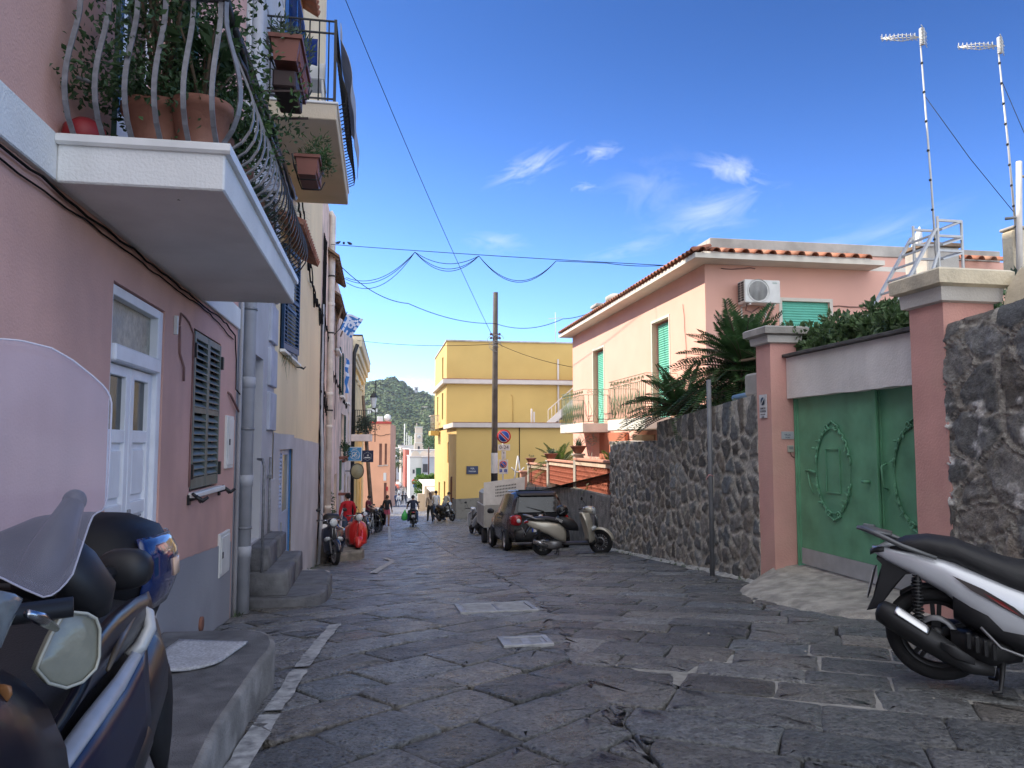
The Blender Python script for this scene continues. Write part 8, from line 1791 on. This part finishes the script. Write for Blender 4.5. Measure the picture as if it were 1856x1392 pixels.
mb = MB(); zz = G(43,.1); mb.loft([(.70+zz,.12,43.05,.10,.06),(.80+zz,.10,43.05,.17,.09),(1.0+zz,.12,43.05,.15,.08),(1.12+zz,.14,43.05,.07,.05)], 12, axis='z'); mb.tube([(.16,43.05,1.08+zz),(.24,43.0,1.38+zz),(.28,43.02,1.40+zz)], .012, 6); tag(base(mb.build('shoulder_bag', C_BLK)), 'black shoulder bag hanging at the side of the walking person in raspberry trousers', 'bag')
person('person in dark clothes riding a scooter away down the street', (1.72, 40.95, G(40.9,1.7)), RAD(178), 1.72, False, None, C_NVY, C_JEAN, None, None, 0, 'ride', {1: ((.30,-.18,1.18),(.30,-.44,1.10)), -1: ((-.30,-.18,1.18),(-.30,-.44,1.10))}, .14, (0,0), 'short')
person('person with long dark hair and beige jacket at the yellow corner', g(2.88, 45.0), RAD(190), 1.66, True, None, C_BEI, C_BLK, None, M_HAIRB, .34, 'stride', {1: ((.23,.0,1.16),(.20,-.14,.98)), -1: ((-.23,-.02,1.16),(-.16,-.18,1.0))}, .05, (.2,.2))
person('person in a grey top bending over a scooter at the yellow corner', g(3.72, 45.6), RAD(115), 1.70, False, None, C_GRY, C_JEAN, None, None, 0, 'stand', {1: ((.24,-.16,1.2),(.15,-.38,1.05)), -1: ((-.24,-.16,1.2),(-.12,-.38,1.05))}, .48, (0,.2))
person('person half hidden between the two others at the yellow corner', g(3.3, 46.3), RAD(10), 1.72, False, None, C_WHT, C_JEAN, None, None, 0, 'stand', None, .08, (.2,.2))
far = [(718.5,104,C_BLUE,C_JEAN,'walk','person in blue walking far down the street, left of the cyclist',0),(730,118,C_BLK,C_BLK,'stand','distant person in black standing in the middle of the narrow street',180),(736,118,C_NVY,C_JEAN,'stride','distant person in dark blue beside the one in black',170),(724,150,C_WHT,C_JEAN,'walk','tiny distant person in white at the bend',0),(731,165,C_GRY,C_BLK,'stand','tiny distant person in grey farther than the one in white',10),(738,175,C_BLK,C_BLK,'stride','tiny distant person in black by the right-hand house fronts',20),(716,200,C_RED,C_JEAN,'stand','tiny distant person in red under the far trees',0),(721,215,C_BEI,C_BLK,'walk','farthest tiny person in beige',180)]
for px, y, tp, lw, lg, lb, rz in far:
    x = P(px, 850, Y=y).x; person(lb, (x, y, G(y, x)), RAD(rz), 1.7, False, None, tp, lw, None, None, 0, lg, fingers=False, group='people far down the street')
cy = person('cyclist in a pale shirt riding towards the viewer far down the street', (P(723,880,Y=98).x, 98, G(98,.4)+.05), 0, 1.72, False, None, C_WHT, C_JEAN, None, None, 0, 'ride', {1: ((.28,-.2,1.15),(.26,-.42,1.02)), -1: ((-.28,-.2,1.15),(-.26,-.42,1.02))}, .25, fingers=False)
bk = clone(bpy.data.objects['bicycle'], (P(723,880,Y=98).x, 98.5, G(98,.4)), RAD(-90), 'bicycle ridden by the cyclist far down the street')
# ================================================================ orange house where the street narrows, far houses, tower, harbour, hill
M_ORA = mat('orange_plaster', (.72,.37,.23), .9, var=.07, vs=.5, bump=.2, bs=10)
th_ = RAD(0)
t = thing('orange_house', 'tall narrow orange house with two slit windows at the bend of the street', 'house', (-1, 100, -6.5))
x0, x1 = P(655,800,Y=100).x, P(707.5,800,Y=100).x; zt_ = P(700,768,Y=100).z
def px(x, y, Y=100): return P(x, y, Y=Y)
wins = []
for a, b, c, d in ((687.5,692,804,843),(697.5,701,804,842)): p, q = px(a,c), px(b,d); wins.append((p.x,q.x,q.z,p.z,.25))
p, q = px(696,875), px(700.5,910); wins.append((p.x,q.x,-6.9,p.z,.3))
mb = MB(); wall(mb, 'y', 100, x0, x1, -8, zt_, wins, sgn=-1); mb.add([(x1,100,-8),(x1+.9,112,-9),(x1+.9,112,zt_),(x1,100,zt_)], [(0,1,2,3)]); mb.add([(x0,100,zt_),(x1,100,zt_),(x1+.9,112,zt_),(x0,112,zt_)], [(0,1,2,3)]); mb.add([(x0,100,-8),(x0,112,-8),(x0,112,zt_),(x0,100,zt_)],[(3,2,1,0)]); mb.build('wall', M_ORA, t)
mb = MB(); mb.box(x0,x1+.1,99.85,100.3,zt_+.001,zt_+.28,.02); mb.build('red_coping', mat('red_coping', (.42,.06,.05), .8), t)
for w in wins: mb = MB(); mb.box(w[0],w[1],100+w[4]-.05,100+w[4],w[2],w[3]); mb.build('window' if w[2] > -5 else 'doorway', mat('brown_shutter', (.20,.10,.075), .7), t)
for w in wins[:2]: mb = MB(); mb.box(w[0]-.15,w[1]+.15,99.9,99.995,w[2]-.15,w[2]-.02); mb.build('window_sill', M_CEM, t)
mb = MB(); a = px(697.5,864); mb.box(a.x-.18,a.x+.18,99.9,99.98,a.z-.5,a.z+.5); mb.build('notice', M_METW, t); mb = MB(); a = px(701.5,885); mb.box(a.x-.1,a.x+.1,99.9,99.98,a.z-.3,a.z+.2); mb.build('letter_box', M_SR, t)
mb = MB(); mb.tube(wob([(x0,99.95,px(690,785).z),(px(690,787).x,99.95,px(690,789).z),(x1,99.95,px(700,787).z)], .1), .03, 5); mb.build('wall_cable', M_CABLE, t)
mb = MB(); c = px(702,763); mb.T = Matrix.Translation((c.x,100.5,zt_+.75)) @ Matrix.Rotation(RAD(-25), 4, 'Z'); mb.lathe([(.02,-.06),(.3,-.03),(.5,.1),(.51,.1),(.31,-.05),(.02,-.08)], 18, axis='y'); tag(base(mb.build('roof_dish', M_METW)), 'white satellite dish on the orange house roof', 'satellite dish')
mb = MB(); c = px(690,762); mb.box(c.x-.45,c.x+.3,100.3,100.9,zt_+.28,zt_+.95,.05); tag(base(mb.build('water_tank', M_METW)), 'small white water tank on the orange house roof left of the dish', 'tank')
t = thing('leaning_pole', 'weathered wooden pole leaning slightly beside the shop signs', 'pole', (-.65, 43.5, -3)); a, b = P(671.5,900,Y=43.9), P(664,798,Y=43.9); mb = MB(); mb.tube([a+(a-b)*.3, b, b+(b-a)*.8], [.12,.10,.085], 10); mb.build('shaft', M_WOODB, t)
def far_house(name, label, cat, px0, px1, pyt, Y, depth, m, wn=(), base_z=None, roof=None, parapet=True):
    a, b = P(px0, pyt, Y=Y), P(px1, pyt, Y=Y); zb = (G(Y, 2) if base_z is None else base_z)-1; zt = a.z
    t = thing(name, label, cat, ((a.x+b.x)/2, Y, zb))
    mb = MB(); mb.box(a.x, b.x, Y, Y+depth, zb, zt, 0); mb.build('wall', m, t)
    for (u0, v0, u1, v1, mm) in wn: p, q = P(u0, v0, Y=Y), P(u1, v1, Y=Y); mb = MB(); mb.box(p.x, q.x, Y-.06, Y+.05, q.z, p.z); mb.build('window', mm, t)
    mb = MB(); mb.box(a.x-.15, b.x+.15, Y-.15, Y+depth+.1, zt+.001, zt+.25, .03); mb.build('roof', roof or M_COR, t); return t
M_FW1 = mat('far_white_wall', (.62,.61,.58), .9, var=.1, vs=.4); M_FGR = mat('far_grey_wall', (.42,.43,.47), .9, var=.1, vs=.4); M_FRED = mat('far_red_wall', (.48,.14,.10), .9, var=.1, vs=.4); M_FPK = mat('far_cream_wall', (.62,.52,.42), .9, var=.1, vs=.4); M_FDG = mat('far_green_door', (.02,.10,.045), .7); M_FDK = mat('far_dark_window', (.05,.05,.06), .6)
far_house('white_house', 'low white house with a green door and curved parapet, right side of the far street', 'house', 743, 766, 829, 150, 14, M_FW1, ((754,848,763,868,M_FDG),(748,851,751.5,858,M_FDK)))
far_house('grey_house', 'grey-blue rendered house right of the green door', 'house', 766.2, 812, 829, 149, 12, M_FGR, ((766.5,841,775,856,M_FDK),))
t = thing('curved_parapet', 'low scalloped white parapet crowning the white far house', 'parapet', (9, 150, 0)); mb = MB()
pts = []; a, b = P(745,829,Y=150), P(810,829,Y=150); zt_ = a.z+.26
for k in range(4):
    xa, xb = a.x+(b.x-a.x)*k/4, a.x+(b.x-a.x)*(k+1)/4
    poly = [(xa+(xb-xa)*j/10, zt_+.15+.85*math.sin(math.pi*j/10)**.6) for j in range(11)]; mb.prism([(xa,zt_)]+poly+[(xb,zt_)], 150.2, 150.6, axis='y')
mb.build('parapet', M_FPK, t)
far_house('far_terrace_house', 'flat white terrace behind the scalloped parapet', 'house', 745, 815, 817, 185, 10, M_FW1, (), None)
far_house('red_far_house', 'narrow red house front on the right of the far street', 'house', 734.5, 744, 815, 205, 20, M_FRED)
far_house('cream_far_house', 'cream house front left of the red far house', 'house', 727, 734, 812, 235, 20, M_FPK, ((729,845,731,856,M_FDK),))
far_house('grey_far_house', 'pale grey house front at the end of the street', 'house', 719, 726.6, 813, 262, 15, M_FGR, ((721.5,820,724,833,M_FDK),(721.5,842,724,856,M_FDK)))
far_house('flat_roof_hall', 'wide low white-roofed hall by the harbour below the clock tower', 'building', 723, 752, 808, 290, 10, M_FW1)
t = thing('clock_tower', 'cream square clock tower standing before the harbour', 'tower', (22, 275, -10)); 
a, b = P(753,775,Y=275), P(766,775,Y=275); w = (b.x-a.x)/2; cx_ = (a.x+b.x)/2; z1, z2 = P(760,803,Y=275).z, a.z
mb = MB(); mb.box(cx_-w*1.25,cx_+w*1.25,275,275+w*2.5,-12,z1,.05); mb.box(cx_-w,cx_+w,275.2,275.2+w*2,z1+.001,z2,.05); mb.build('shaft', M_FPK, t); mb = MB(); mb.box(cx_-w*1.12,cx_+w*1.12,275,275.4+w*2,z2+.001,z2+.3,.05); mb.box(cx_-w*1.1,cx_+w*1.1,275,275.4+w*2,z1-.1,z1+.2,.03); mb.box(cx_-w*1.05,cx_+w*1.05,275.1,275.3+w*2,P(760,786,Y=275).z,P(760,785,Y=275).z); mb.build('cornice', M_FW1, t)
mb = MB(); mb.lathe([(w*.55,-.05),(w*.55,.05)], 24, axis='y', c=(cx_,275.15,P(760,791,Y=275).z)); mb.build('clock_face', M_FW1, t); mb = MB(); zc_ = P(760,791,Y=275).z; mb.bar((cx_,275.08,zc_),(cx_,275.08,zc_+w*.45),.1); mb.bar((cx_,275.08,zc_),(cx_+w*.3,275.08,zc_-.1),.1); mb.build('clock_hand', M_FDK, t)
mb = MB(); p = P(759,812,Y=275); mb.box(p.x-.35,p.x+.35,274.95,275.05,p.z-.8,p.z+.4); mb.lathe([(.35,-.05),(.35,.05)], 14, axis='y', c=(p.x,275,p.z+.4)); mb.build('arch_opening', M_FDK, t)
mb = MB(); mb.tube([(cx_-w*.6,276,z2+.3),(cx_-w*.6,276,z2+1.6)], .12, 6); mb.build('finial', M_FPK, t)
for i, (px_, pt, hgt) in enumerate(((733.5,768,0),(737.5,784,0),(741,789,0),(743,791,0),(745.5,790,0),(752,786,0),(717,812,0),(801,793,0))):
    p = P(px_, pt, Y=310); mb = MB(); mb.tube([(p.x,310,-11),(p.x,310,p.z)], .22 if i == 0 else .15, 6); mb.bar((p.x-1,310,p.z*.6-4),(p.x+1,310,p.z*.6-4),.12); o = base(mb.build('boat_mast', M_FW1)); tag(o, ['tallest white mast rising left of the clock tower','second tallest white mast beside the tallest one','slim white mast, first of the cluster left of the tower','slim white mast, second of the cluster left of the tower','slim white mast, third of the cluster nearest the tower','short white mast touching the clock tower edge','low mast right of the orange house','low mast right of the tower near the yellow building'][i], 'mast', 'masts in the harbour')
t = thing('thin_lamp_post', 'tall thin dark lamp post before the white far houses', 'lamp post', (8, 120, -8)); a, b = P(777,875,Y=112), P(777,811,Y=112); mb = MB(); mb.tube([a, b], .10, 8); mb.build('post', mat('rust_post', (.10,.04,.03), .7), t)
t = thing('canopy_kiosk', 'low white kiosk with a sloping white awning beside the yellow building', 'kiosk', (5.5, 72, -5)); a, b, c, d = P(766,874,Y=72), P(802,874,Y=76), P(802,905,Y=72), P(768,905,Y=72)
mb = MB(); mb.box(a.x+.2,a.x+3.4,72.6,76,-6,a.z-.4,.02); mb.build('body', M_FPK, t); mb = MB(); mb.add([(a.x-.2,75.5,a.z+.1),(a.x+3.6,75.5,a.z+.1),(a.x+3.6,71.2,a.z-.75),(a.x+.7,71.2,a.z-.75),(a.x-.2,75.5,a.z),(a.x+3.6,75.5,a.z),(a.x+3.6,71.2,a.z-.85),(a.x+.7,71.2,a.z-.85)], [(3,2,1,0),(4,5,6,7),(0,4,7,3),(3,7,6,2),(2,6,5,1)]); mb.build('awning', mat('white_awning', (.72,.70,.66), .7), t)
for i in range(5): mb = MB(); mb.box(a.x+.35+.22*i,a.x+.45+.22*i,72.5,72.6,-6,a.z-.5); mb.build('slat', M_FPK, t)
mb = MB(); mb.box(P(757,905,Y=70).x,P(770,905,Y=70).x,70,70.4,-6,P(757,895,Y=70).z,.02); tag(base(mb.build('garden_wall', M_FPK)), 'low cream wall stub left of the white kiosk', 'wall')
f = MB(); [foliage(f, (P(761+5*i,866+2*math.sin(i*2),Y=80).x, 80+.3*i, P(760,868,Y=80).z), (.55,.6,.35), 220, .22, .14) for i in range(7)]; [foliage(f, (P(760,885,Y=80).x+.2*math.sin(i),80,P(760,874+6*i,Y=80).z), (.5,.4,.4), 200, .2, .13) for i in range(4)]; tag(base(f.build('green_creeper', mat('bright_creeper', (.10,.20,.03), .5, var=.4, vs=4, leafy=True))), 'bright green creeper spilling over a wall beside the kiosk', 'plant')
t = thing('no_entry_sign', 'round red no-entry sign above a blue direction disc on one post', 'road sign', (4, 84, -5)); p, q = P(751,873,Y=84), P(753,880.5,Y=84)
mb = MB(); mb.tube([(q.x,84,-6),(q.x,84,p.z+.3)], .04, 6); mb.build('post', M_ALU, t); mb = MB(); mb.lathe([(.30,-.02),(.30,.02)], 20, axis='y', c=(p.x,83.9,p.z)); o = mb.build('red_disc', M_SR, t); mb = MB(); mb.box(p.x-.2,p.x+.2,83.86,83.875,p.z-.05,p.z+.05); sub(mb.build('white_bar', M_SW), o)
mb = MB(); mb.lathe([(.27,-.02),(.27,.02)], 20, axis='y', c=(q.x,83.9,q.z)); o = mb.build('blue_disc', M_SB, t); mb = MB(); mb.bar((q.x-.1,83.87,q.z+.1),(q.x+.08,83.87,q.z-.08),.06,.01); sub(mb.build('arrow', M_SW), o)
for i, (px_, Y, hh, m) in enumerate(((722,205,1.5,M_FW1),(718,190,1.5,M_FRED),(714,180,1.6,M_FDK))):
    x = P(px_,850,Y=Y).x; t = thing('distant_car', ['distant white car at the end of the street','distant red car below the far trees','distant dark car at the left of the far street'][i], 'car', (x,Y,G(Y,x)), 0, 'cars far down the street'); z = G(Y,x); mb = MB(); mb.loft([(Y-1.9,x,z+.6,.7,.3,4),(Y-1.2,x,z+.65,.85,.35,4),(Y+1.7,x,z+.6,.8,.3,4)], 12, axis='y'); mb.loft([(Y-1.2,x,z+1.0,.6,.1,4),(Y-.6,x,z+1.15,.65,.3,4),(Y+1.2,x,z+1.1,.6,.25,4)], 12, axis='y'); mb.build('body', m, t)
    for sx in (-1,1): mb = MB(); mb.lathe([(.3,-.1),(.3,.1)], 12, axis='x', c=(x+sx*.75,Y-1.2,z+.3)); mb.build('wheel', M_TYRE, t)
tr_ = random.Random(17)
def small_tree(px_, py, Y, r, label):
    p = P(px_, py, Y=Y); gz = G(Y, p.x); t = thing('street_tree', label, 'tree', (p.x, Y, gz), 0, 'trees by the harbour end of the street'); f = MB(); foliage(f, (p.x,Y,p.z), (r,r,r*.7), 900, r*.16, r*.1, tr_); f.build('crown', M_LEAF, t); mb = MB(); mb.tube([(p.x,Y,gz-.5),(p.x+.1,Y,p.z)], [.25,.12], 8); mb.build('trunk', M_BARK, t)
small_tree(714,826,225,2.6,'round green tree at the far left end of the street'); small_tree(717,842,210,1.7,'smaller green tree in front of the round one'); small_tree(793,806,240,4.2,'leafy tree right of the clock tower')
# hill across the harbour
HY = 760
def hill_z(x, y):
    # ridge line follows the photograph: high in the middle, falling to the right
    u = x
    prof = [(-420,-11),(-170,30),(-90,58),(-58,66),(-38,72),(-20,77),(-5,78),(12,72),(28,67),(40,55),(62,46),(84,40),(110,34),(150,30),(260,24),(420,-11)]
    prof = [(-900,-14),(-500,30),(-260,48)]+[(P(a,700,Y=HY+120).x, P(a,b,Y=HY+120).z) for a, b in ((600,716),(640,700),(660,695),(688,688),(710,689),(728,697),(742,706),(752,710),(770,709),(782,716),(795,724),(812,730),(860,745))]+[(260,20),(500,8),(900,-14)]
    h = prof[-1][1]
    for (a, za), (b, zb) in zip(prof, prof[1:]):
        if a <= u <= b: t = (u-a)/(b-a); h = za+(zb-za)*(t*t*(3-2*t)); break
    t = max(0, min(1, (y-HY+170)/290)); s = t**.8 if t < 1 else 1
    return -12+(h-6+12)*s*(1 if y < HY+120 else max(.2, 1-(y-HY-120)/420))
hx_ = [-900+20*i for i in range(95)]; hy_ = [HY-175+18*i for i in range(28)]
mb = MB(); vs = [(x, y, hill_z(x, y)+3*NZ.noise((x*.03, y*.03, 0))) for y in hy_ for x in hx_]; w = len(hx_)
mb.add(vs, [(i*w+k,i*w+k+1,(i+1)*w+k+1,(i+1)*w+k) for i in range(len(hy_)-1) for k in range(w-1)], True); struct(mb.build('hill', mat('hill_scrub', (.05,.06,.028), .95, var=.4, vs=.05)))
M_WOODS = mat('hill_foliage', (.065,.105,.035), .85, var=.55, vs=.06, col2=(.15,.185,.065), var2=.9, vs2=.025)
fr = random.Random(31); f = MB()
def crown(x, y, r, hz):
    z = hill_z(x, y); n = 26
    for k in range(n):
        a = fr.uniform(0, 6.283); e = fr.uniform(-.2, 1.5); d = Vector((math.cos(a)*math.cos(e), math.sin(a)*math.cos(e), math.sin(e)*hz)); p = Vector((x, y, z+r*.5*hz))+d*r*fr.uniform(.75,1.05)
        u = d.orthogonal().normalized(); v_ = d.cross(u).normalized(); q = r*fr.uniform(.28,.55); ph = fr.uniform(0, 6.28)
        pts = [p+(u*math.cos(ph+g_*2.094)+v_*math.sin(ph+g_*2.094))*q*fr.uniform(.7,1.3)+d*fr.uniform(-.2,.2)*r for g_ in range(3)]
        f.add(pts, [(0,1,2)])
for _ in range(5600):
    y = HY-160+fr.random()**.8*300; px_ = fr.uniform(560, 900); x = P(px_, 740, Y=y).x
    big = NZ.noise((x*.02, y*.02, 3)) > .1
    crown(x, y, fr.uniform(2.2, 4.2) if not big else fr.uniform(3.2, 6.5), fr.uniform(.8, 1.25))
o = f.build('hill_woods', M_WOODS); o['kind'] = 'stuff'
def villa(px0, px1, py0, py1, Y, label, m):
    while Y < 870 and hill_z(P((px0+px1)/2,py1,Y=Y).x, Y)+2 < P((px0+px1)/2,py1,Y=Y).z: Y += 4
    a, b = P(px0,py0,Y=Y-3), P(px1,py1,Y=Y-3); t = thing('hill_villa', label, 'house', ((a.x+b.x)/2,Y,b.z-3), 0, 'houses on the hill'); mb = MB(); mb.box(a.x,b.x,Y,Y+10,b.z-4,a.z,.1); mb.build('wall', m, t)
    mb = MB(); mb.box(a.x-.4,b.x+.4,Y-.4,Y+10.4,a.z+.01,a.z+.5); mb.build('roof', M_FPK, t)
    k = max(1, int((b.x-a.x)/4.5))
    for i in range(k): x = a.x+(b.x-a.x)*(i+.5)/k; mb = MB(); mb.box(x-.8,x+.8,Y-.15,Y+.1,b.z+(a.z-b.z)*.25,b.z+(a.z-b.z)*.75); mb.build('window', M_FDK, t)
villa(758,785,750,757,600,'long low white villa on the hillside with a row of dark windows',M_FW1); villa(764,775,737,746,625,'small white house above the long villa on the hill',M_FW1); villa(715,736,743,747,620,'ochre low house among the trees left of the villa',M_FPK); villa(668,678,727,733,640,'pale house on the left of the hill by the street lamp',M_FW1); villa(666,684,741,756,590,'pale blocky house behind the street lamp lantern',M_FW1); villa(668,674,704,707,690,'tiny pale house near the hill crest',M_FPK); villa(752,758,702,708,700,'tiny square house on the ridge',M_FGR)
# ================================================================ camera, sun, sky
cam = bpy.data.cameras.new('camera'); co = bpy.data.objects.new('camera', cam); C.objects.link(co); bpy.context.scene.camera = co
cam.sensor_fit = 'HORIZONTAL'; cam.sensor_width = 36; cam.lens = F/1856*36; cam.clip_start = .05; cam.clip_end = 6000
co.location = (0, 0, EYE); fwd = Vector((math.sin(YAW)*math.cos(PITCH), math.cos(YAW)*math.cos(PITCH), math.sin(PITCH))); co.rotation_euler = fwd.to_track_quat('-Z', 'Y').to_euler()
SUN = Vector((-1, .62, .95)).normalized(); el = math.asin(SUN.z); az = math.atan2(SUN.x, SUN.y)
sl = bpy.data.lights.new('sun', 'SUN'); sl.energy = 4.2; sl.angle = RAD(.5); sl.color = (1, .90, .76); so = bpy.data.objects.new('sun', sl); C.objects.link(so); so.rotation_euler = SUN.to_track_quat('Z', 'Y').to_euler(); so.location = (-30, 20, 40)
w = bpy.data.worlds.new('World'); bpy.context.scene.world = w; w.use_nodes = True; nt = w.node_tree; N = nt.nodes; L_ = nt.links
bg = N['Background']; bg.inputs['Strength'].default_value = .15
sky = N.new('ShaderNodeTexSky'); sky.sky_type = 'NISHITA'; sky.sun_disc = False; sky.sun_elevation = el; sky.sun_rotation = az; sky.air_density = 1.0; sky.dust_density = .6; sky.ozone_density = 2.0; sky.altitude = 20
# wispy cirrus, tied to directions in the sky
tc = N.new('ShaderNodeTexCoord')
def mathn(op, a, b=None, clamp=False):
    m = N.new('ShaderNodeMath'); m.operation = op; m.use_clamp = clamp
    for s, v in zip(m.inputs, (a, b)):
        if v is None: continue
        if hasattr(v, 'links'): L_.new(v, s)
        else: s.default_value = v
    return m.outputs[0]
def wisp(pxc, pyc, pxa, pya, wpx, hpx, amt, seed, stretch=5):
    # a cloud patch centred on the sky direction seen at a point, long axis towards a second point
    c = Vector(ray(pxc, pyc)).normalized(); a = Vector(ray(pxa, pya)).normalized(); u = (a-c*a.dot(c)).normalized(); v = c.cross(u)
    def dot(vec):
        d = N.new('ShaderNodeVectorMath'); d.operation = 'DOT_PRODUCT'; L_.new(tc.outputs['Generated'], d.inputs[0]); d.inputs[1].default_value = vec; return d.outputs['Value']
    U, V_, W_ = dot(u), dot(v), dot(c)
    cb = N.new('ShaderNodeCombineXYZ'); L_.new(mathn('MULTIPLY', U, 1390/wpx*1.0), cb.inputs[0]); L_.new(mathn('MULTIPLY', V_, 1390/hpx*1.0), cb.inputs[1]); cb.inputs[2].default_value = seed
    n = N.new('ShaderNodeTexNoise'); n.inputs['Scale'].default_value = 1.5; n.inputs['Detail'].default_value = 9; n.inputs['Roughness'].default_value = .62; n.inputs['Distortion'].default_value = .9; L_.new(cb.outputs[0], n.inputs['Vector'])
    r2 = mathn('ADD', mathn('POWER', mathn('MULTIPLY', U, 1390/wpx), 2), mathn('POWER', mathn('MULTIPLY', V_, 1390/hpx), 2))
    fall = mathn('SUBTRACT', 1, mathn('SQRT', r2), True)
    k = mathn('SUBTRACT', mathn('ADD', n.outputs['Fac'], mathn('MULTIPLY', fall, .42)), .66, True)
    k = mathn('MULTIPLY', mathn('MULTIPLY', k, 3.2), fall, True)
    k = mathn('MULTIPLY', k, mathn('GREATER_THAN', W_, 0)); return mathn('MULTIPLY', k, amt)
parts = [wisp(960,300,1030,268,125,36,1.0,1), wisp(1085,275,1120,268,60,26,.9,2), wisp(1335,312,1395,330,105,40,1.0,3), wisp(1300,385,1420,350,190,60,.7,4), wisp(1180,340,1240,330,130,90,.35,5), wisp(895,435,960,440,100,34,.5,6), wisp(1060,340,1090,336,40,16,.7,7), wisp(1130,455,1230,430,160,30,.5,8), wisp(1420,480,1600,420,300,60,.35,9), wisp(765,703,820,712,75,30,6.0,10), wisp(735,690,760,695,34,12,1.6,11), wisp(1600,420,1720,380,200,40,.3,12)]
acc = parts[0]
for p in parts[1:]: acc = mathn('ADD', acc, p)
acc = mathn('MINIMUM', mathn('MULTIPLY', acc, .62), .8)
mx = N.new('ShaderNodeMix'); mx.data_type = 'RGBA'; L_.new(acc, mx.inputs[0]); mx.inputs[7].default_value = (3.6, 3.9, 4.3, 1)
# deepen the blue a little, as the phone recorded it
hs = N.new('ShaderNodeHueSaturation'); hs.inputs['Saturation'].default_value = 1.1; hs.inputs['Value'].default_value = 1.0; L_.new(sky.outputs[0], hs.inputs['Color']); L_.new(hs.outputs[0], mx.inputs[6]); ml = N.new('ShaderNodeMix'); ml.data_type = 'RGBA'; ml.blend_type = 'MULTIPLY'; ml.inputs[0].default_value = 1; ez = N.new('ShaderNodeSeparateXYZ'); L_.new(tc.outputs['Generated'], ez.inputs[0]); er = N.new('ShaderNodeMapRange'); er.interpolation_type = 'SMOOTHSTEP'; er.inputs['From Min'].default_value = -.02; er.inputs['From Max'].default_value = .55; L_.new(ez.outputs['Z'], er.inputs['Value']); eg = N.new('ShaderNodeMix'); eg.data_type = 'RGBA'; L_.new(er.outputs[0], eg.inputs[0]); eg.inputs[6].default_value = (.50,.62,.92,1); eg.inputs[7].default_value = (.155,.26,.405,1); L_.new(eg.outputs[2], ml.inputs[7]); gm = N.new('ShaderNodeGamma'); gm.inputs[1].default_value = 1.22; L_.new(hs.outputs[0], gm.inputs[0]); L_.new(gm.outputs[0], ml.inputs[6]); L_.new(ml.outputs[2], mx.inputs[6])
# bright cloud added to the sky behind the viewer, unseen fill lifting the shade
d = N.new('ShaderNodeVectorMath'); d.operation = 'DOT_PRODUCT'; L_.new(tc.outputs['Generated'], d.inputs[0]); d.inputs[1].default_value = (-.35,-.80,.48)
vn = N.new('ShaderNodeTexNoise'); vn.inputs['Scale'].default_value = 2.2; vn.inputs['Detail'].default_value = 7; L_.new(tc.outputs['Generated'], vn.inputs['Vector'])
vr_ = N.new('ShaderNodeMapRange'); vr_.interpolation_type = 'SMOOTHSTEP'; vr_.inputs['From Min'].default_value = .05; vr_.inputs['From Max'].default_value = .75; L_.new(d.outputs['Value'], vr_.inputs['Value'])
fill_veil = mathn('MULTIPLY', vr_.outputs[0], mathn('ADD', mathn('MULTIPLY', vn.outputs['Fac'], .7), .35), True)
m2 = N.new('ShaderNodeMix'); m2.data_type = 'RGBA'; L_.new(fill_veil, m2.inputs[0]); L_.new(mx.outputs[2], m2.inputs[6]); m2.inputs[7].default_value = (9.0,9.1,9.2,1); L_.new(m2.outputs[2], bg.inputs['Color'])
sc = bpy.context.scene; sc.view_settings.view_transform = 'Standard'; sc.view_settings.look = 'None'; sc.view_settings.gamma = 1; sc.view_settings.exposure = 0.97; sc.render.engine = 'CYCLES'
sc.cycles.max_bounces = 6; sc.cycles.diffuse_bounces = 4; sc.cycles.glossy_bounces = 3; sc.cycles.transparent_max_bounces = 8; sc.cycles.use_denoising = True

hz = MB(); hz.box(-1400, 1400, -60, 1500, -16, 100); o = hz.build('haze', []); o['kind'] = 'stuff'
m = bpy.data.materials.new('haze_air'); m.use_nodes = True; nt = m.node_tree; nt.nodes.remove(nt.nodes['Principled BSDF']); v = nt.nodes.new('ShaderNodeVolumePrincipled'); v.inputs['Color'].default_value = (.80,.88,1,1); v.inputs['Density'].default_value = .00014; v.inputs['Anisotropy'].default_value = .3; nt.links.new(v.outputs[0], nt.nodes['Material Output'].inputs['Volume']); o.data.materials.append(m)

wd = MB(); wr = random.Random(77)
for _ in range(70):
    y = wr.uniform(9.6, 17.6); x = wallX(y)-wr.uniform(.03,.12); blades(wd, (x, y, G(y, x)+.01), .03, wr.randint(4, 10), wr.uniform(.05,.14), .007, wr, .3)
for _ in range(45):
    y = wr.choice((wr.uniform(5.9, 9.2), wr.uniform(11, 19))); x = -1.46+wr.uniform(0,.08); blades(wd, (x, y, G(y, x)), .04, wr.randint(4, 9), wr.uniform(.05,.13), .007, wr, .3)
for _ in range(60):
    x, y = wr.uniform(-1,4), wr.uniform(4.5,15); blades(wd, (x, y, G(y, x)-.01), .02, 4, wr.uniform(.02,.05), .006, wr, .3)
o = wd.build('weeds', M_LEAF); o['kind'] = 'stuff'
gt = MB()
for _ in range(260):
    y = wr.uniform(3.2, 16); x = wr.choice((-1.45+abs(wr.gauss(0,.25)), wallX(y)-.08-abs(wr.gauss(0,.2)), wr.uniform(-1,4.5))); s = wr.uniform(.004,.014); z = G(y, x)+.004
    gt.add([(x+s*math.cos(a*1.5+s*99), y+s*math.sin(a*1.5+s*99), z+(s*.6 if a % 2 else 0)) for a in range(4)]+[(x, y, z+s*.9)], [(0,1,4),(1,2,4),(2,3,4),(3,0,4)])
o = gt.build('grit', mat('pale_grit', (.34,.31,.27), .95, var=.4, vs=40)); o['kind'] = 'stuff'
